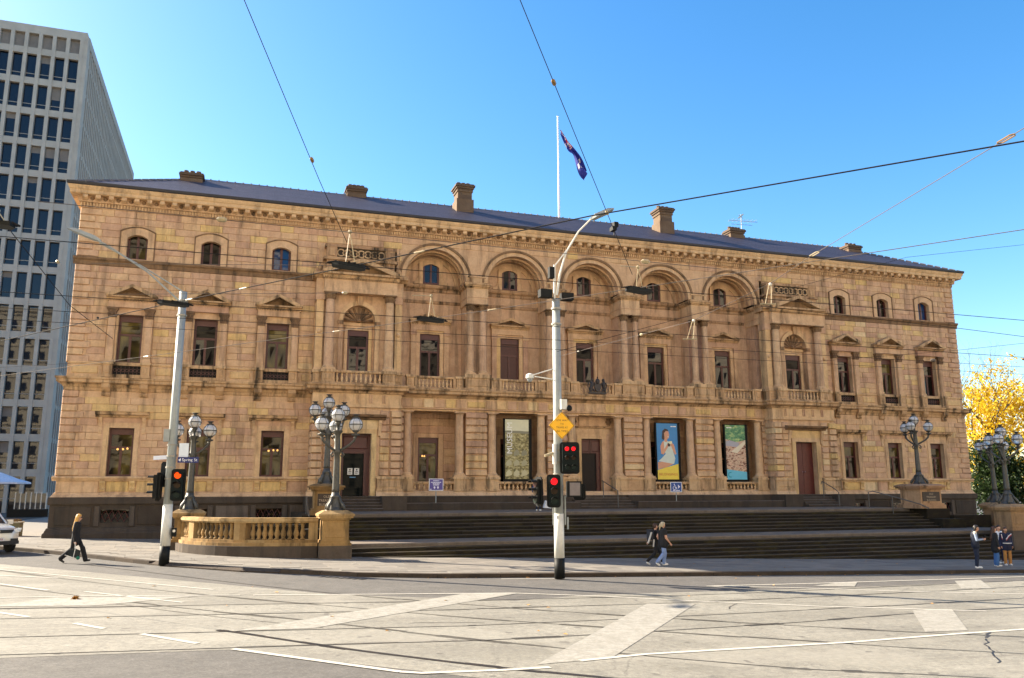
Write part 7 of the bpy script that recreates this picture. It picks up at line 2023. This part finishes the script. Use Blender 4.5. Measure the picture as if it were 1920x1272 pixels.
t, j, k = person('person in navy pullover with white and red stripes and tan trousers', (x, y, gp(x) + .006), R(150), 1.70, dict(flare=1.35, head=(0, .04, 1.60)), SKIN2, NAVY, TAN, SHOEW, HBRN, 'long', coat=(NAVY, .78, 1.08))
z = gp(x)
mb = MB()
STR = plain('white_stripe', (.62, .6, .6), .8); STRR = plain('red_stripe', (.35, .04, .05), .8)
for off, mt in ((0, STR), (-.05, STRR)):
    m2 = MB(); m2.tube([(-.20, .165, 1.40 + off), (-.06, .20, 1.30 + off), (.04, .195, 1.16 + off)], .018, 5); m2.tube([(.20, .15, 1.38 + off), (.19, .17, 1.2 + off)], .018, 5); m2.build('stripe', mt, t)
m2 = MB(); m2.tube([(-.18, .14, .99), (0, .185, .985), (.18, .14, .99)], .022, 5); m2.build('hem', STR, t)
x, y = 12.2, -18.3
person('person in white top with dark striped trousers, half hidden behind the striped pullover', (x, y, gp(x) + .006), R(160), 1.74, dict(head=(0, .04, 1.61)), HEADSKIN, cloth('white_top', (.55, .58, .66)), NAVY, SHOEW, HBLK, 'short')
x, y = 13.9, -19.4
person('person in blue jacket cut by the right edge of the picture', (x, y, gp(x) + .006), R(170), 1.74, dict(elL=(-.30, -.02, 1.14), wrL=(-.22, .12, .98)), HEADSKIN, BLUEJ, JEAN, SHOEW, HBRN, 'short', coat=(BLUEJ, .86, 1.12))

# ================================================================== CAR AT THE LEFT EDGE
def car():
    x, y = -29.85, -10.2
    t = thing('parked_car', 'silver four wheel drive car at the left edge with only its front corner in view', 'car', (-31.7, -8.75, gr(-31)), R(35), None)
    # local frame: nose towards -Y, X to the right; road at z=0
    CP = plain('silver_paint', (.56, .54, .50), .28, .25, var=.03, coat=.8); CG = glassmat('car_glass', (.02, .025, .03), 1.6, .02, 0.0); PL_ = plain('black_plastic', (.018, .018, .02), .6)
    # body lofted from side profile sections (y, z bottom, z shoulder, half width, z top, half width top)
    S_ = [(-2.22, .42, .78, .62, .82, .55), (-2.15, .36, .80, .80, .92, .66), (-1.95, .32, .84, .90, 1.00, .74), (-1.4, .32, .92, .93, 1.08, .80), (-.95, .32, .96, .94, 1.14, .80), (-.2, .32, .98, .94, 1.14, .84), (1.2, .32, 1.0, .94, 1.16, .84), (1.9, .34, 1.0, .92, 1.14, .82), (2.2, .42, .9, .84, 1.0, .74)]
    mb = MB(); rings = []
    for yy, z0, zs, hw, zt, ht in S_:
        pts = [(-hw * .92, z0), (hw * .92, z0), (hw, z0 + .12), (hw, zs), (hw * .97, zs + .05), (ht, zt), (ht * .5, zt + .035), (-ht * .5, zt + .035), (-ht, zt), (-hw * .97, zs + .05), (-hw, zs), (-hw, z0 + .12)]
        b = len(mb.v); mb.v += [(p[0], yy, p[1]) for p in pts]; rings.append(b)
    n = 12
    for a, b in zip(rings, rings[1:]):
        for i in range(n): jn = (i + 1) % n; mb.face(a + i, b + i, b + jn, a + jn)
    mb.face(*[rings[0] + i for i in range(n)]); mb.face(*[rings[-1] + i for i in range(n)][::-1])
    body = mb.build('body', CP, t, smooth=True)
    e = body.modifiers.new('e', 'EDGE_SPLIT'); e.split_angle = R(38)
    mb = MB(); rings = []
    for yy, z0, hw, zt, ht in ((-.98, 1.12, .80, 1.14, .78), (-.25, 1.12, .84, 1.62, .66), (.3, 1.12, .85, 1.70, .66), (1.4, 1.12, .85, 1.68, .64), (2.05, 1.10, .80, 1.2, .74)):
        b = len(mb.v); mb.v += [(-hw, yy, z0), (hw, yy, z0), (ht, yy, zt), (-ht, yy, zt)]; rings.append(b)
    for a, b in zip(rings, rings[1:]):
        for i in range(4): jn = (i + 1) % 4; mb.face(a + i, b + i, b + jn, a + jn)
    mb.face(*[rings[0] + i for i in range(4)]); mb.build('glasshouse', CG, t)
    mb = MB(); mb.prism([(-.28, 1.63), (.3, 1.72), (1.4, 1.70), (1.7, 1.5), (1.4, 1.66), (.3, 1.69)], -.66, .66, 'x')
    for s in (-1, 1): mb.tube([(s * .80, -1.0, 1.13), (s * .68, -.26, 1.64)], .035, 6); mb.tube([(s * .66, -.26, 1.66), (s * .66, 1.5, 1.68)], .04, 6); mb.tube([(s * .85, .35, 1.12), (s * .68, .35, 1.68)], .03, 6)
    mb.build('roof', CP, t)
    for s in (-1, 1):
        for yy in (-1.38, 1.35):
            mb = MB(); mb.lathe([(.20, -.11), (.33, -.11), (.36, -.07), (.36, .07), (.33, .11), (.20, .11)], n=20); w = mb.build('wheel', RUBBER, t); w.location = (s * .84, yy, .36); w.rotation_euler = (0, PI / 2, 0)
            mb = MB(); mb.lathe([(.0001, s * .09), (.06, s * .10), (.20, s * .08), (.21, s * .11)], n=14); r = mb.build('rim', GALV, w)
            mb = MB(); mb.lathe([(.38, 0), (.46, 0)], n=20, a0=0, a1=PI); mb.v = [(s * .945, yy + v[0], .36 + v[1]) for v in mb.v]; mb.build('wheel_arch', PL_, t)
        mb = MB(); mb.prism([(s * .58, .80), (s * .86, .84), (s * .90, .98), (s * .64, .93)][::s], -2.19, -1.86); mb.build('headlight', plain('headlight_glass', (.62, .65, .68), .1, .1, var=.05, coat=.8), t)
        mb = MB(); mb.box(min(s * .92, s * 1.12), max(s * .92, s * 1.12), -.82, -.70, 1.10, 1.28); mb.build('mirror', CP, t)
        mb = MB(); mb.box(min(s * .5, s * .78), max(s * .5, s * .78), -2.245, -2.15, .46, .58); mb.build('fog_light', PL_, t)
    mb = MB(); mb.prism([(-.52, .80), (.52, .80), (.60, .93), (-.60, .93)], -2.255, -2.14); mb.build('grille', PL_, t)
    mb = MB(); mb.ring(0, .865, .045, .07, -2.285, -2.258, 0, 2 * PI, 14); mb.sphere((0, -2.27, .865), .03, 8, 6); mb.build('badge', CHROME, t)
    mb = MB(); mb.box(-.82, .82, -2.24, -2.12, .36, .49); mb.build('bumper', PL_, t)
    mb = MB(); mb.box(-.26, .26, -2.262, -2.242, .50, .62); p = mb.build('number_plate', plain('plate_white', (.62, .6, .6), .5), t)
    mb = MB()
    for q in range(6): mb.box(-.21 + q * .072, -.16 + q * .072, -2.266, -2.263, .525, .595)
    mb.build('plate_marks', plain('plate_mark', (.35, .2, .2), .5), p)
    return t
car()

# fallen leaves on the road and by the kerb
mb = MB()
LEAFM = plain('fallen_leaf', (.50, .25, .05), .7)
for k in range(70):
    u_ = random.random()
    if u_ < .5: x, y = random.uniform(-16, 20), -21.62 - abs(random.gauss(0, .12))
    elif u_ < .75: x, y = random.uniform(-20, 25), random.uniform(-21, -14.5)
    else: x, y = random.uniform(-26, 12), random.uniform(-33, -22)
    z = (gp(x) + .008) if y > -21.3 else gr(x) + .016
    a = random.uniform(0, 6.28); s = random.uniform(.03, .075)
    mb.poly([(x + s * math.cos(a), y + s * math.sin(a), z), (x + s * .6 * math.cos(a + 1.6), y + s * .6 * math.sin(a + 1.6), z + .02), (x - s * math.cos(a), y - s * math.sin(a), z + .005), (x + s * .6 * math.cos(a - 1.6), y + s * .6 * math.sin(a - 1.6), z + .012)])
lv = stuff(mb.build('fallen_leaf', LEAFM)); lv['label'] = 'scattered brown and orange fallen leaves'; 
mb = MB(); x, y = -25.05, -25.9; z = gr(x)
for k in range(9):
    a = random.uniform(0, 6.28); mb.poly([(x + .12 * math.cos(a), y + .12 * math.sin(a), z + .012), (x + .05 * math.cos(a + 1.5), y + .05 * math.sin(a + 1.5), z + random.uniform(.03, .09)), (x - .1 * math.cos(a), y - .1 * math.sin(a), z + random.uniform(.02, .07)), (x + .06 * math.cos(a - 1.5), y + .06 * math.sin(a - 1.5), z + .02)])
tag(mb.build('crumpled_leaf', LEAFM), 'crumpled orange leaf lying on the pale roadbed at the lower left', 'leaf')

# ================================================================== BUILDINGS ACROSS THE STREET (out of view; tall and pale for fill light, also mirrored in the panes)
def opposite(x0, x1, y0, H, label, mat, storeys, cw):
    t = thing('fill_street_building', label, 'building', ((x0 + x1) / 2, y0, gr(x0)), group='sunlit pale buildings reflected in the windows', world=True)
    zb = gr(x0) - .3
    mb = MB(); mb.box(x0, x1, y0 - 18, y0, zb, H); mb.box(x0 - .4, x1 + .4, y0 - 18.4, y0 + .5, H, H + .9); mb.build('wall', mat, t)
    fh = (H - 5) / storeys; n = int((x1 - x0) / cw)
    mb = MB()
    for s in range(storeys):
        for k in range(n):
            cx = x0 + (x1 - x0) * (k + .5) / n; z = 4.6 + fh * s; mb.poly([(cx - cw * .2, y0 + .02, z), (cx - cw * .2, y0 + .02, z + fh * .55), (cx + cw * .2, y0 + .02, z + fh * .55), (cx + cw * .2, y0 + .02, z)])
    mb.build('window', TGLASS, t)
    mb = MB()
    for s in range(storeys + 1): mb.box(x0, x1, y0, y0 + .3, 4.1 + fh * s, 4.35 + fh * s)
    mb.build('string_course', mat, t)
opposite(-92, -17, -60, 46, 'tall cream stone office block across the street, mirrored in the left windows', CREAM, 11, 3.2)
opposite(15, 92, -60, 46, 'tall pale stone block across the street, mirrored in the right windows', BRICK, 11, 3.4)
opposite(-34, 34, -170, 60, 'far pale tower closing the facing street, mirrored in the upper windows', BRICK, 14, 3.2)
